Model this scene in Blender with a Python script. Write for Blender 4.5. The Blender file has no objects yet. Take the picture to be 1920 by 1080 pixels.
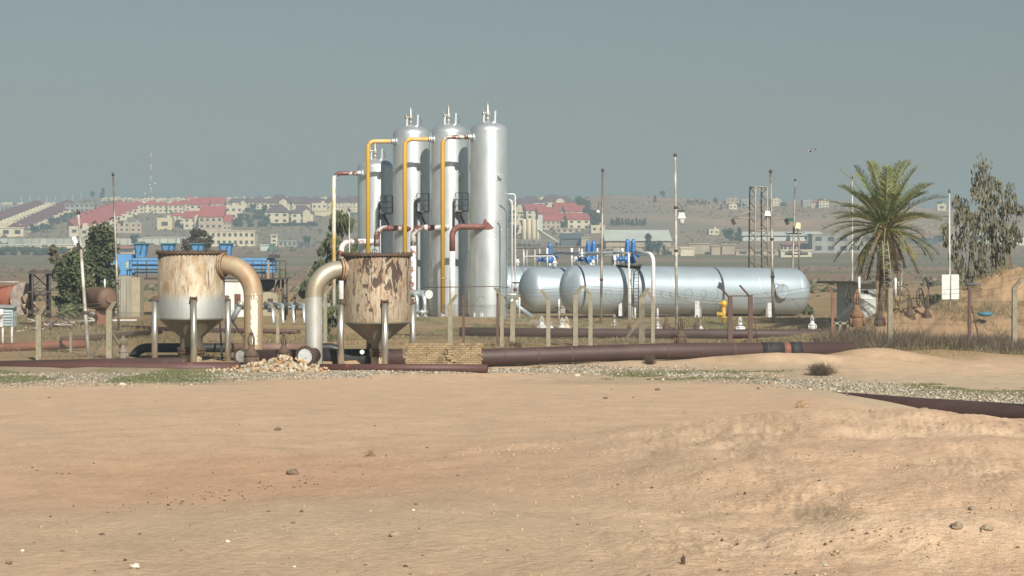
import bpy, math, random
import numpy as np
from mathutils import Vector, Matrix
random.seed(7); RNG = np.random.default_rng(7)
sc = bpy.context.scene
C = sc.collection
PI = math.pi
# ---------------------------------------------------------------- camera
F = 4000.0; HY = 478.0; H = 4.2          # focal length in 1920-wide pixels, horizon row, eye height
cam = bpy.data.cameras.new('camera'); camo = bpy.data.objects.new('camera', cam); C.objects.link(camo)
cam.sensor_width = 36; cam.lens = 36*F/1920; cam.shift_y = -(540-HY)/1920
cam.clip_start = 0.5; cam.clip_end = 9000
camo.location = (0, 0, H); camo.rotation_euler = (PI/2, 0, 0); sc.camera = camo
# ---------------------------------------------------------------- sky, sun, exposure
SUN_EL = math.radians(35); SUN_AZ = math.radians(21)   # azimuth: from straight behind the camera towards the right
w = bpy.data.worlds.new('World'); sc.world = w; w.use_nodes = True
nt = w.node_tree; bg = nt.nodes['Background']
sky = nt.nodes.new('ShaderNodeTexSky'); sky.sky_type = 'NISHITA'; sky.sun_disc = False
sky.sun_elevation = SUN_EL; sky.air_density = 1.0; sky.dust_density = 1.2; sky.ozone_density = 1.3
SD = Vector((math.sin(SUN_AZ)*math.cos(SUN_EL), -math.cos(SUN_AZ)*math.cos(SUN_EL), math.sin(SUN_EL)))
sky.sun_rotation = math.atan2(SD.x, SD.y)
hs = nt.nodes.new('ShaderNodeHueSaturation'); hs.inputs['Saturation'].default_value = 0.72
hs.inputs['Hue'].default_value = 0.49; hs.inputs['Value'].default_value = 0.60
nt.links.new(sky.outputs[0], hs.inputs['Color']); nt.links.new(hs.outputs[0], bg.inputs[0])
bg.inputs[1].default_value = 0.055
sl = bpy.data.lights.new('sun', 'SUN'); sl.energy = 4.8; sl.angle = math.radians(0.6); sl.color = (1.0, 0.93, 0.82)
so = bpy.data.objects.new('sun', sl); C.objects.link(so); so.location = (0, 0, 90)
so.rotation_euler = (-SD).to_track_quat('-Z', 'Y').to_euler()
sc.view_settings.view_transform = 'Standard'; sc.view_settings.look = 'None'
sc.view_settings.exposure = 0.62; sc.view_settings.gamma = 1
sc.cycles.max_bounces = 6; sc.cycles.volume_bounces = 0; sc.cycles.transparent_max_bounces = 8
# ---------------------------------------------------------------- numpy noise
def hsh(ix, iy, seed):
    n = (ix.astype(np.int64)*374761393 + iy.astype(np.int64)*668265263 + seed*974634777) & 0xffffffff
    n = ((n ^ (n >> 13))*1274126177) & 0xffffffff
    return ((n ^ (n >> 16)) & 0xffff)/65535.0
def vnoise(x, y, seed=0):
    x = np.asarray(x, float); y = np.asarray(y, float)
    ix = np.floor(x); iy = np.floor(y); fx = x-ix; fy = y-iy
    fx = fx*fx*(3-2*fx); fy = fy*fy*(3-2*fy)
    a = hsh(ix, iy, seed); b = hsh(ix+1, iy, seed); c = hsh(ix, iy+1, seed); d = hsh(ix+1, iy+1, seed)
    return (a*(1-fx)+b*fx)*(1-fy)+(c*(1-fx)+d*fx)*fy
def fbm(x, y, o=4, seed=0):
    s = 0; a = 1; t = 0
    for k in range(o):
        s = s+a*vnoise(x*2**k, y*2**k, seed+k*17); t += a; a *= .5
    return s/t-0.5
def sst(a, b, x):
    t = np.clip((x-a)/(b-a), 0, 1); return t*t*(3-2*t)
# ---------------------------------------------------------------- terrain
RX = [-400, 0, 60, 130, 170, 250, 330, 450, 560, 670, 960, 1030, 1065, 1100, 1150, 1220, 1300, 1380, 1450, 1550, 1600, 1700, 1750, 1850, 2300]
RY = [388, 383, 381, 379, 371, 372, 372, 377, 378, 376, 378, 377, 383, 370, 365, 368, 372, 378, 381, 374, 378, 385, 392, 396, 392]
def prof(d, pts):
    return np.interp(d, [p[0] for p in pts], [p[1] for p in pts])
PC = [(0, 2.6), (8, 2.55), (11, 2.5), (20, 2.18), (30, 1.78), (40, 1.36), (50, .92), (60, .44), (67, .16), (73, 0.0), (4000, 0)]
PR = [(0, 2.6), (8, 2.55), (11, 2.5), (20, 2.26), (27, 1.96), (32, 1.68), (35, 1.5), (38, 1.1), (44, .45), (50, .05), (54, 0), (4000, 0)]
def terr(x, y):
    x = np.asarray(x, float); y = np.asarray(y, float)
    r = np.hypot(x, y); d = np.maximum(y, r*0.93)
    px = 960+F*np.clip(x/np.maximum(np.abs(y), 1e-3), -1, 1)*np.where(y > 0, 1, 1)
    px = np.where(y < r*0.5, np.where(x > 0, 2300, -400), px); px = np.clip(px, -400, 2300)
    wr = sst(1480, 1900, px)
    z = prof(d, PC)*(1-wr)+prof(d, PR)*wr
    # lumps in the sand near the camera
    near = 1-sst(58, 72, d)
    z = z+near*0.20*fbm(x*.22+5, y*.11+3, 3, 3)*sst(8, 20, d)
    rough = sst(930, 1350, px)*(1-sst(26, 34, d))
    z = z+near*(0.035+0.14*rough)*fbm(x*1.2, y*.8, 6, 11)*sst(8, 13, d)+near*.016*fbm(x*6, y*4, 3, 12)
    z = z-rough*(.35+1.3*sst(-.12, .15, fbm(x*.9+3, y*.6, 3, 88)))*(0.085*np.abs(fbm(x*4.2+.6*fbm(x*2, y*2, 2, 9), y*2.9, 4, 51))+0.040*np.abs(fbm(x*12, y*8, 3, 52)))
    def g(cx, cy, sx, sy, a, ang=0):
        dx = x-cx; dy = y-cy; c, s = math.cos(ang), math.sin(ang)
        return a*np.exp(-(((dx*c+dy*s)/sx)**2+((-dx*s+dy*c)/sy)**2))
    z = z+g(3.6, 25.5, 2.9, 3.4, .30)+g(2.7, 20.0, 1.5, 2.2, .17, .3)+g(2.7, 12.9, 1.3, .8, .23, .25)+g(3.4, 15.4, 1.9, .9, -.15, .2)+g(1.0, 16.5, .9, 2.4, -.05)+g(4.6, 24, 2.2, 2.5, .10)+g(-2.2, 19, 2.6, 3, -.12)+g(-1.2, 14, 1.2, 2.2, .03)
    z = z+.055*np.exp(-((y-24.3-.25*x+.5*fbm(x*1.5, y*0, 2, 77))/.28)**2)*sst(-.9, -.4, x)*(1-sst(1.6, 2.4, x))
    # little scarps
    # mounds beside the header pipe and on the right
    z = z+g(8.6, 82.2, 2.6, 1.2, .26)+g(11.6, 82.4, 2.2, 1.1, .30)+g(14.4, 84.6, 2.0, 1.4, .50)+g(17.5, 88, 2.6, 1.6, .25)+g(4.5, 80.6, 2.2, 1.0, .22)+g(-2, 79, 9, 1.2, -.1)
    z = z+g(20.6, 105, 4.4, 3.2, 1.45)+g(27.8, 113, 4.6, 5, 2.9)+g(23.8, 112, 3.2, 4, 1.0)+g(34, 116, 5, 6, 2.4)+sst(13, 17, x)*sst(97, 101, d)*(1-sst(112, 125, d))*(1.1*fbm(x*.5, y*.5, 5, 23)+.5*np.abs(fbm(x*2, y*2, 3, 24)))
    mid = sst(60, 75, d)*(1-sst(240, 400, d))
    z = z+mid*(0.16*fbm(x*.12, y*.12, 4, 21)+.10*fbm(x*.9, y*.9, 4, 22)*(1-sst(125, 135, d)))
    # raised plant terrace
    bank = sst(116.5, 126, d)*(1-sst(230, 330, d))*sst(560, 760, px)
    z = z+bank*(.5+.25*fbm(x*.3, y*.3, 3, 31)*(1-sst(124, 128, d)))
    # far plain and hill
    ry = np.interp(px, RX, RY)
    zr = H-(ry-HY)/F*1600.0
    t = np.interp(d, [600, 800, 1000, 1100, 1200, 1350, 1480, 1600, 1800, 2300, 2700], [0, .02, .12, .25, .42, .69, .88, 1.0, .93, .6, .5])
    wt = 1-.0*px
    z = z+t*zr*wt
    far = sst(420, 900, d)
    z = z+far*(3.2*fbm(x*.006, y*.006, 3, 41)+1.0*fbm(x*.03, y*.03, 3, 43))*sst(300, 1200, d)*(1-.8*np.exp(-((d-1600)/70)**2))
    return z
def tz(x, y): return float(terr(np.array([x]), np.array([y]))[0])
def W(px, py, d): return Vector(((px-960)/F*d, d, H-(py-HY)/F*d))
def G(px, d, dz=0): x = (px-960)/F*d; return Vector((x, d, tz(x, d)+dz))
def find(px, py, d0=850, d1=1620):
    ds = np.linspace(d0, d1, 500); xs = (px-960)/F*ds
    yy = HY-(terr(xs, ds)-H)/ds*F
    # nearest distance at which the slope is seen at row py
    k = np.argmax(yy <= py) if (yy <= py).any() else len(ds)-1
    return float(ds[k])
# ---------------------------------------------------------------- materials
MATS = {}
def newmat(name):
    m = bpy.data.materials.new(name); m.use_nodes = True
    return m, m.node_tree, m.node_tree.nodes['Principled BSDF']
def N(t, k, **kw):
    n = t.nodes.new(k)
    for a, v in kw.items(): setattr(n, a, v)
    return n
def ramp(t, fac, stops, interp='LINEAR'):
    r = N(t, 'ShaderNodeValToRGB'); r.color_ramp.interpolation = interp
    e = r.color_ramp.elements
    while len(e) < len(stops): e.new(0.5)
    for i, (p, c) in enumerate(stops):
        e[i].position = p; e[i].color = (*c, 1) if len(c) == 3 else c
    t.links.new(fac, r.inputs[0]); return r.outputs[0]
def noise(t, scale, detail=5, rough=.6, stretch=(1, 1, 1), seed=0, dist=0):
    tc = N(t, 'ShaderNodeNewGeometry'); mp = N(t, 'ShaderNodeMapping')
    mp.inputs['Scale'].default_value = stretch; mp.inputs['Location'].default_value = (seed*3.1, seed*1.7, seed)
    t.links.new(tc.outputs['Position'], mp.inputs[0])
    n = N(t, 'ShaderNodeTexNoise'); n.inputs['Scale'].default_value = scale
    n.inputs['Detail'].default_value = detail; n.inputs['Roughness'].default_value = rough
    n.inputs['Distortion'].default_value = dist
    t.links.new(mp.outputs[0], n.inputs['Vector']); return n.outputs[0]
def mixc(t, fac, a, b, mode='MIX'):
    m = N(t, 'ShaderNodeMix', data_type='RGBA', blend_type=mode)
    if hasattr(fac, 'links'): t.links.new(fac, m.inputs[0])
    else: m.inputs[0].default_value = fac
    for s, v in ((m.inputs[6], a), (m.inputs[7], b)):
        if hasattr(v, 'links'): t.links.new(v, s)
        else: s.default_value = (*v, 1)
    return m.outputs[2]
def bump(t, p, h, strength=.3, dist=.02):
    b = N(t, 'ShaderNodeBump'); b.inputs['Strength'].default_value = strength; b.inputs['Distance'].default_value = dist
    t.links.new(h, b.inputs['Height']); t.links.new(b.outputs[0], p.inputs['Normal'])
def M(name, c, c2=None, scale=3, rough=.7, metal=0.0, stops=(.35, .65), stretch=(1, 1, 1), rust=None, rustamt=.6, rustscale=2.5, bmp=0, spec=None, seed=0):
    """a weathered surface: two tones mixed by noise and, if asked, rust patches"""
    if name in MATS: return MATS[name]
    m, t, p = newmat(name); c2 = c2 or tuple(v*.8 for v in c)
    n = noise(t, scale, 6, .62, stretch, seed)
    col = ramp(t, n, [(stops[0], c), (stops[1], c2)])
    if rust:
        rn = noise(t, rustscale, 7, .7, stretch, seed+5)
        rf = ramp(t, rn, [(rustamt-.02, (0, 0, 0)), (rustamt+.03, (1, 1, 1))])
        col = mixc(t, rf, col, rust)
        if metal:
            mm = N(t, 'ShaderNodeMath', operation='MULTIPLY_ADD'); mm.inputs[1].default_value = -metal; mm.inputs[2].default_value = metal
            t.links.new(rf, mm.inputs[0]); t.links.new(mm.outputs[0], p.inputs['Metallic'])
    elif metal: p.inputs['Metallic'].default_value = metal
    t.links.new(col, p.inputs['Base Color']); p.inputs['Roughness'].default_value = rough
    if spec is not None: p.inputs['Specular IOR Level'].default_value = spec
    if bmp: bump(t, p, n, bmp, .03)
    MATS[name] = m; return m
# ---------------------------------------------------------------- mesh builder
class MB:
    def __init__(s): s.v = []; s.f = []; s.sm = []
    def add(s, vs, fs, smooth=False):
        o = len(s.v); s.v.extend([tuple(v) for v in vs])
        for f in fs: s.f.append(tuple(i+o for i in f)); s.sm.append(smooth)
        return s
    def box(s, c, size, rz=0, rx=0, ry=0):
        x, y, z = size[0]/2, size[1]/2, size[2]/2
        R = Matrix.Rotation(rz, 3, 'Z') @ Matrix.Rotation(ry, 3, 'Y') @ Matrix.Rotation(rx, 3, 'X'); c = Vector(c)
        vs = [c+R @ Vector((a*x, b*y, k*z)) for k in (-1, 1) for b in (-1, 1) for a in (-1, 1)]
        return s.add(vs, [(0, 2, 3, 1), (4, 5, 7, 6), (0, 1, 5, 4), (2, 6, 7, 3), (0, 4, 6, 2), (1, 3, 7, 5)])
    def tube(s, pts, r, n=10, caps=True, smooth=True, phase=0):
        pts = [Vector(p) for p in pts]; k = len(pts)
        rs = r if isinstance(r, (list, tuple)) else [r]*k
        tn = []
        for i in range(k):
            a = pts[max(i-1, 0)]; b = pts[min(i+1, k-1)]; d = (b-a)
            tn.append(d.normalized() if d.length > 1e-9 else Vector((0, 0, 1)))
        up = Vector((0, 0, 1)) if abs(tn[0].z) < .9 else Vector((1, 0, 0))
        u = tn[0].cross(up).normalized(); vs = []
        for i in range(k):
            u = (u-tn[i]*u.dot(tn[i])).normalized(); q = tn[i].cross(u)
            for j in range(n):
                a = 2*PI*j/n+phase; vs.append(pts[i]+(u*math.cos(a)+q*math.sin(a))*rs[i])
        fs = [(i*n+j, (i+1)*n+j, (i+1)*n+(j+1) % n, i*n+(j+1) % n) for i in range(k-1) for j in range(n)]
        s.add(vs, fs, smooth)
        if caps:
            o = len(s.v)-len(vs)
            s.f.append(tuple(o+j for j in range(n))); s.sm.append(False)
            s.f.append(tuple(o+(k-1)*n+j for j in reversed(range(n)))); s.sm.append(False)
        return s
    def lathe(s, prof, c, n=32, smooth=True, axis=None):
        """profile [(radius, height)] turned round axis (default z) at c"""
        c = Vector(c); ax = Vector(axis).normalized() if axis else Vector((0, 0, 1))
        up = Vector((0, 1, 0)) if abs(ax.z) > .9 else Vector((0, 0, 1))
        u = ax.cross(up).normalized(); q = ax.cross(u)
        vs = [c+ax*h+(u*math.cos(2*PI*j/n)+q*math.sin(2*PI*j/n))*max(r, 1e-4) for r, h in prof for j in range(n)]
        k = len(prof)
        for i in range(k-1):
            pass
        fs = [(i*n+j, i*n+(j+1) % n, (i+1)*n+(j+1) % n, (i+1)*n+j) for i in range(k-1) for j in range(n)]
        return s.add(vs, fs, smooth)
    def ico(s, c, r, jit=.25, sub=1, sq=(1, 1, 1), rnd=random, smooth=False):
        t = (1+5**.5)/2
        vs = [(-1, t, 0), (1, t, 0), (-1, -t, 0), (1, -t, 0), (0, -1, t), (0, 1, t), (0, -1, -t), (0, 1, -t), (t, 0, -1), (t, 0, 1), (-t, 0, -1), (-t, 0, 1)]
        fs = [(0, 11, 5), (0, 5, 1), (0, 1, 7), (0, 7, 10), (0, 10, 11), (1, 5, 9), (5, 11, 4), (11, 10, 2), (10, 7, 6), (7, 1, 8), (3, 9, 4), (3, 4, 2), (3, 2, 6), (3, 6, 8), (3, 8, 9), (4, 9, 5), (2, 4, 11), (6, 2, 10), (8, 6, 7), (9, 8, 1)]
        vs = [Vector(v).normalized() for v in vs]
        for _ in range(sub-1):
            nf = []; cache = {}
            def mid(a, b):
                k = (min(a, b), max(a, b))
                if k not in cache: vs.append(((vs[a]+vs[b])/2).normalized()); cache[k] = len(vs)-1
                return cache[k]
            for a, b, d in fs:
                x, y, z = mid(a, b), mid(b, d), mid(d, a); nf += [(a, x, z), (b, y, x), (d, z, y), (x, y, z)]
            fs = nf
        c = Vector(c)
        out = []
        for v in vs:
            k = r*(1+jit*(rnd.random()*2-1)); out.append(c+Vector((v.x*k*sq[0], v.y*k*sq[1], v.z*k*sq[2])))
        return s.add(out, fs, smooth)
    def build(s, name, mat, parent=None, origin=None):
        me = bpy.data.meshes.new(name)
        if parent is not None: o0 = Vector(parent['_w']) if '_w' in parent else parent.location
        elif origin is not None: o0 = Vector(origin)
        else:
            a = np.array(s.v); o0 = Vector(((a[:, 0].min()+a[:, 0].max())/2, (a[:, 1].min()+a[:, 1].max())/2, a[:, 2].min()))
        a = np.array(s.v, float)-np.array(o0)
        me.from_pydata(a.tolist(), [], s.f); me.polygons.foreach_set('use_smooth', s.sm)
        me.validate(); me.update()
        mats = mat if isinstance(mat, (list, tuple)) else [mat]
        for m in mats: me.materials.append(m)
        ob = bpy.data.objects.new(name, me); C.objects.link(ob)
        if parent is not None: ob.parent = parent; ob['_w'] = tuple(o0)
        else: ob.location = o0
        return ob
def tag(o, label, cat, group=None):
    o['label'] = label; o['category'] = cat
    if group: o['group'] = group
    return o
def struct(o, kind='structure'): o['kind'] = kind; return o
def thing(name, label, cat, loc, group=None):
    o = bpy.data.objects.new(name, None); C.objects.link(o); o.location = loc; o.empty_display_size = .3
    return tag(o, label, cat, group)
def dup(root, loc, rz=0, label=None, scale=None, sub=True):
    def cp(o, par):
        c = o.copy(); C.objects.link(c)
        if par is not None: c.parent = par
        for ch in [k for k in KIDS.get(o.name, [])]: cp(ch, c)
        return c
    def scan(o):
        KIDS[o.name] = list(o.children)
        for ch in o.children: scan(ch)
    if root.name not in KIDS: scan(root)
    r = cp(root, None); r.location = loc; r.rotation_euler = (0, 0, rz)
    if scale: r.scale = scale if isinstance(scale, (tuple, list)) else (scale,)*3
    if label: r['label'] = label
    return r
KIDS = {}
def arc(pts, rad, n=8):
    """a polyline with its corners rounded to bend radius rad"""
    pts = [Vector(p) for p in pts]; out = [pts[0]]
    for i in range(1, len(pts)-1):
        a, b, c = pts[i-1], pts[i], pts[i+1]; u = (a-b).normalized(); v = (c-b).normalized()
        th = math.acos(max(-1, min(1, u.dot(v)))); 
        if abs(th-PI) < .02: out.append(b); continue
        L = min(rad/math.tan(th/2), (a-b).length*.49 if i > 1 else (a-b).length*.98, (c-b).length*.49 if i < len(pts)-2 else (c-b).length*.98)
        R = L*math.tan(th/2); p = b+u*L; q = b+v*L; ctr = b+(u+v).normalized()*(R/math.sin(th/2))
        e0 = p-ctr; e1 = q-ctr; ang = e0.angle(e1)
        for k in range(n+1):
            t = k/n; out.append(ctr+(e0*math.sin((1-t)*ang)+e1*math.sin(t*ang))/math.sin(ang))
    out.append(pts[-1]); return out
# ---------------------------------------------------------------- ground sheet
def make_ground():
    th = np.concatenate([np.linspace(-180, -30, 30, endpoint=False), np.linspace(-30, -14.5, 40, endpoint=False),
                         np.linspace(-14.5, 14.5, 640, endpoint=False), np.linspace(14.5, 30, 40, endpoint=False), np.linspace(30, 180, 30, endpoint=False)])
    th = np.radians(th)
    # rings spaced evenly as seen from eye height, then wider
    s = np.linspace(1/7.0, 1/75.0, 330); r1 = 1/s
    r2 = np.linspace(75.4, 132, 150); r3 = 132*np.exp(np.linspace(.01, math.log(2600/132), 170))
    r = np.concatenate([[1.0, 3.0, 5.0], r1, r2, r3])
    TH, R = np.meshgrid(th, r); X = R*np.sin(TH); Y = R*np.cos(TH); Z = terr(X, Y)
    n, k = X.shape; co = np.stack([X, Y, Z], -1).reshape(-1, 3); co = np.vstack([co, [[0, 0, 2.6]]])
    me = bpy.data.meshes.new('ground'); 
    i = np.arange(n-1)[:, None]*k; j = np.arange(k)[None, :]; j2 = (j+1) % k
    q = np.stack([i+j, i+j2, i+k+j2, i+k+j], -1).reshape(-1, 4)[:, ::-1]
    ctr = len(co)-1; tri = np.stack([np.full(k, ctr), (np.arange(k)+1) % k, np.arange(k)], -1)[:, ::-1]
    me.vertices.add(len(co)); me.vertices.foreach_set('co', co.ravel())
    lt = np.concatenate([q.ravel(), tri.ravel()]); ls = np.concatenate([np.arange(len(q))*4, len(q)*4+np.arange(len(tri))*3])
    me.loops.add(len(lt)); me.loops.foreach_set('vertex_index', lt)
    me.polygons.add(len(ls)); me.polygons.foreach_set('loop_start', ls)
    me.update(calc_edges=True); me.polygons.foreach_set('use_smooth', np.ones(len(ls), bool)); me.validate()
    # soil colours by place, with some mound shading painted in
    x, y = co[:, 0], co[:, 1]; d = np.maximum(y, .93*np.hypot(x, y)); px = 960+F*np.clip(x/np.maximum(y, 1e-3), -.5, .5)
    px = np.where(y > 0, px, 960)
    def lerp(a, b, t): return a*(1-t[:, None])+np.array(b)*t[:, None]
    n1 = fbm(x*.35, y*.22, 5, 61); n2 = fbm(x*1.3, y*.8, 4, 71); n3 = fbm(x*.08, y*.08, 4, 81)
    c = np.tile(np.array([.545, .402, .276]), (len(x), 1))
    red = np.exp(-(((x+2.4)/2.6)**2+((y-20.5)/4.2)**2)); c = lerp(c, (.50, .325, .215), np.clip(red*1.1+n1*.5, 0, 1)*.8)
    grey = np.exp(-(((x+1.2)/2.0)**2+((y-14.5)/2.4)**2)); c = lerp(c, (.50, .395, .275), np.clip(grey+n1*.6, 0, 1)*.8)
    pink = sst(1150, 1600, px+n1*300)*(1-sst(33, 45, d))*sst(7, 13, d); c = lerp(c, (.565, .408, .28), np.clip(pink, 0, 1)*.9)
    mot = sst(.06, .20, n2)*sst(1050, 1300, px)*(1-sst(22, 28, d)); c = lerp(c, (.66, .50, .35), mot*.7)  # random pale mottling; also paints lit patches of the right mound's relief
    dk = np.exp(-(((x-2.6)/1.0)**2+((y-17.3)/2.0)**2)); c = lerp(c, (.23, .18, .12), sst(.0, .2, n2)*np.clip(dk*1.3, 0, 1)*.85)  # dark patch: shade of the right mound's relief put into the colour
    # pebbly and grassy verge
    verge = sst(64, 69, d+n1*8+np.where(px > 1100, (px-1100)*-.012*0, 0))*(1-sst(79, 83, d))
    vl = 1-sst(330, 620, px+n1*260); vr = sst(940, 1120, px+n1*160)
    c = lerp(c, (.27, .235, .165), verge*vl*.85); c = lerp(c, (.33, .28, .20), verge*vr*.6*(1-sst(1500, 1650, px)))
    right = sst(1400, 1560, px)*sst(48, 52, d)*(1-sst(72, 78, d)); c = lerp(c, (.42, .36, .26), right*.6)
    gr = sst(.0, .16, fbm(x*.5, y*.3, 4, 91)); c = lerp(c, (.16, .17, .07), verge*vl*gr*.8)
    c = lerp(c, (.19, .19, .08), sst(-.02, .12, fbm(x*.2, y*.25, 4, 95))*sst(1620, 1760, px)*sst(62, 66, d)*(1-sst(76, 80, d))*.8)
    # plant yard: dry grass, earth
    yard = sst(80, 88, d+n1*6)*(1-sst(200, 320, d)); c = lerp(c, (.30, .22, .125), yard)
    c = lerp(c, (.215, .18, .10), yard*sst(-.04, .12, n3+n1*.5)*.75); c = lerp(c, (.36, .25, .15), yard*sst(.08, .2, n2)*.6)
    c = lerp(c, (.38, .255, .155), np.exp(-((x-21.5)/5)**2-((y-105)/5)**2)*.9); c = lerp(c, (.39, .26, .16), np.exp(-((x-28)/6)**2-((y-113)/6)**2)*.8)
    # fields and hill
    f1 = sst(180, 380, d); c = lerp(c, (.20, .145, .10), f1)
    st = fbm(x*.002, y*.02, 4, 101); c = lerp(c, (.12, .125, .07), f1*sst(-.03, .09, st)*.8); c = lerp(c, (.27, .18, .12), f1*sst(.02, .14, fbm(x*.003, y*.03, 4, 111))*.6)
    hill = sst(1000, 1150, d); c = lerp(c, (.30, .215, .135), hill*.8)
    c = lerp(c, (.46, .27, .17), hill*sst(1060, 1110, px)*(1-sst(1320, 1480, px))*sst(1250, 1420, d+n1*160)*.9); c = lerp(c, (.44, .27, .18), hill*sst(1060, 1110, px)*sst(.0, .10, fbm(x*.006, y*.012, 4, 131))*.7)
    c = lerp(c, (.20, .17, .11), hill*sst(0, .15, fbm(x*.01, y*.015, 4, 121))*.6)
    c = lerp(c, (.20, .19, .16), sst(1040, 1090, d)*(1-sst(1120, 1600, px))*(1-sst(1560, 1600, d))*.6)
    # gravel track across the bank
    tr = np.exp(-((x-(-1.5+(126-y)*.9))/.9)**2)*sst(114, 118, d)*(1-sst(124, 128, d)); c = lerp(c, (.33, .31, .27), tr*.8)
    ca = me.color_attributes.new('soil', 'FLOAT_COLOR', 'POINT')
    ca.data.foreach_set('color', np.hstack([np.clip(c, 0, 1), np.ones((len(c), 1))]).ravel())
    m, t, p = newmat('soil')
    a = N(t, 'ShaderNodeAttribute', attribute_name='soil')
    n0 = noise(t, 14, 8, .7); nA = noise(t, 1.6, 6, .65, (1, .6, 1), 3); nB = noise(t, 60, 4, .7)
    v1 = ramp(t, n0, [(.3, (.80, .78, .76)), (.52, (1, 1, 1)), (.72, (1.14, 1.13, 1.12))]); v2 = ramp(t, nA, [(.3, (.86, .85, .85)), (.7, (1.10, 1.08, 1.06))])
    v3 = ramp(t, nB, [(.28, (.80, .79, .78)), (.42, (1, 1, 1)), (.72, (1.1, 1.1, 1.1))])
    col = mixc(t, 1, mixc(t, 1, mixc(t, 1, a.outputs['Color'], v1, 'MULTIPLY'), v2, 'MULTIPLY'), v3, 'MULTIPLY')
    t.links.new(col, p.inputs['Base Color']); p.inputs['Roughness'].default_value = .95; p.inputs['Specular IOR Level'].default_value = .15
    ad = N(t, 'ShaderNodeMath', operation='ADD'); t.links.new(n0, ad.inputs[0]); t.links.new(nA, ad.inputs[1])
    bump(t, p, ad.outputs[0], .8, .05)
    me.materials.append(m); o = bpy.data.objects.new('ground', me); C.objects.link(o); struct(o)
make_ground()
# ---------------------------------------------------------------- paints and metals
SILVER = M('silver_paint', (.66, .72, .74), (.54, .59, .61), 1.6, .39, .7, stretch=(1, 1, .35), rust=(.36, .31, .24), rustamt=.70, rustscale=3)
TANKSILVER = M('tank_silver', (.43, .52, .58), (.37, .44, .49), .7, .42, .5, stretch=(.5, 1, 1), rust=(.34, .27, .2), rustamt=.78, rustscale=2)
WHITE = M('white_paint', (.68, .70, .72), (.50, .50, .50), 6, .5, 0, rust=(.35, .22, .14), rustamt=.66, rustscale=5)
DULLSILVER = M('dull_silver', (.45, .45, .42), (.30, .27, .23), 3, .45, .4, stretch=(1, 1, .3), rust=(.26, .15, .09), rustamt=.66)
LEGSILVER = M('leg_silver', (.62, .63, .60), (.42, .38, .31), 4, .33, .8, stretch=(1, 1, .25), rust=(.28, .17, .10), rustamt=.64)
YELLOW = M('yellow_paint', (.56, .34, .035), (.48, .28, .04), 3, .45, 0, stretch=(1, 1, .3), rust=(.62, .58, .48), rustamt=.66, rustscale=2.2)
YELWHITE = M('worn_yellow_white', (.70, .69, .62), (.62, .45, .13), 2.2, .5, 0, stops=(.46, .56), stretch=(1, 1, .5), rust=(.3, .19, .13), rustamt=.7)
WHITERUST = M('white_red_primer', (.68, .67, .66), (.30, .12, .10), 2.2, .5, 0, stops=(.52, .56))
SILVRUST = M('silver_red_primer', (.16, .065, .055), (.50, .49, .47), 1.8, .45, .2, stops=(.50, .55))
PRIMER = M('red_primer', (.155, .06, .05), (.20, .085, .07), 3, .6, 0, rust=(.6, .58, .55), rustamt=.69, rustscale=4)
MAROON = M('maroon_pipe', (.048, .027, .026), (.07, .04, .036), 1.1, .62, 0, stretch=(.5, 1, 1), rust=(.14, .07, .045), rustamt=.68, rustscale=1.6, bmp=.1)
MAROON2 = M('rusty_maroon_pipe', (.09, .036, .03), (.07, .036, .032), 1.3, .6, 0, rust=(.18, .07, .045), rustamt=.62, rustscale=1.6, bmp=.1)
ORANGERUST = M('orange_rust', (.22, .09, .05), (.15, .065, .042), 2, .8, 0, stretch=(1, 1, 2), rust=(.52, .36, .22), rustamt=.68)
BROWNRUST = M('brown_rust', (.065, .043, .03), (.11, .065, .04), 6, .8, 0, rust=(.2, .12, .06), rustamt=.68)
BLACKWRAP = M('black_wrap', (.012, .013, .015), (.028, .028, .03), 4, .75, 0, stretch=(3, 1, 1))
DARKSTEEL = M('dark_steel', (.04, .037, .037), (.075, .06, .055), 5, .6, .2)
STEELRUST = M('rusty_post_steel', (.075, .05, .042), (.115, .062, .045), 5, .75)
CONC = M('fence_concrete', (.27, .245, .175), (.19, .175, .125), 7, .9, 0, rust=(.17, .15, .12), rustamt=.66, rustscale=6, bmp=.3)
CONCW = M('wall_concrete', (.31, .30, .245), (.23, .22, .18), 1.3, .9, 0, stretch=(1, 1, .5), bmp=.2)
WHITEWALL = M('white_wall', (.60, .64, .62), (.50, .53, .51), 1.4, .9, 0, stretch=(1, 1, .4), rust=(.33, .31, .27), rustamt=.68)
BLUE = M('plant_blue', (.10, .27, .50), (.075, .22, .43), 1.3, .55, 0, rust=(.55, .5, .33), rustamt=.70, rustscale=1.6)
DBLUE = M('dark_blue_paint', (.015, .04, .08), (.03, .07, .12), 3, .6)
VBLUE = M('valve_blue', (.05, .19, .46), (.035, .12, .33), 5, .4)
BOLT = M('bolt_brown', (.05, .038, .03), (.10, .07, .05), 20, .8)
PALE = M('pale_disc', (.55, .58, .58), (.42, .45, .46), 8, .6)
WIRE = M('galvanised_wire', (.16, .15, .135), (.11, .10, .09), 10, .6, .3)
TYELLOW = M('hydrant_yellow', (.62, .40, .03), (.45, .26, .03), 8, .5, rust=(.2, .1, .05), rustamt=.66)
VALVERUST = M('valve_rust', (.125, .08, .05), (.075, .05, .035), 9, .85, 0, rust=(.32, .23, .14), rustamt=.66, bmp=.3)
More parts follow.
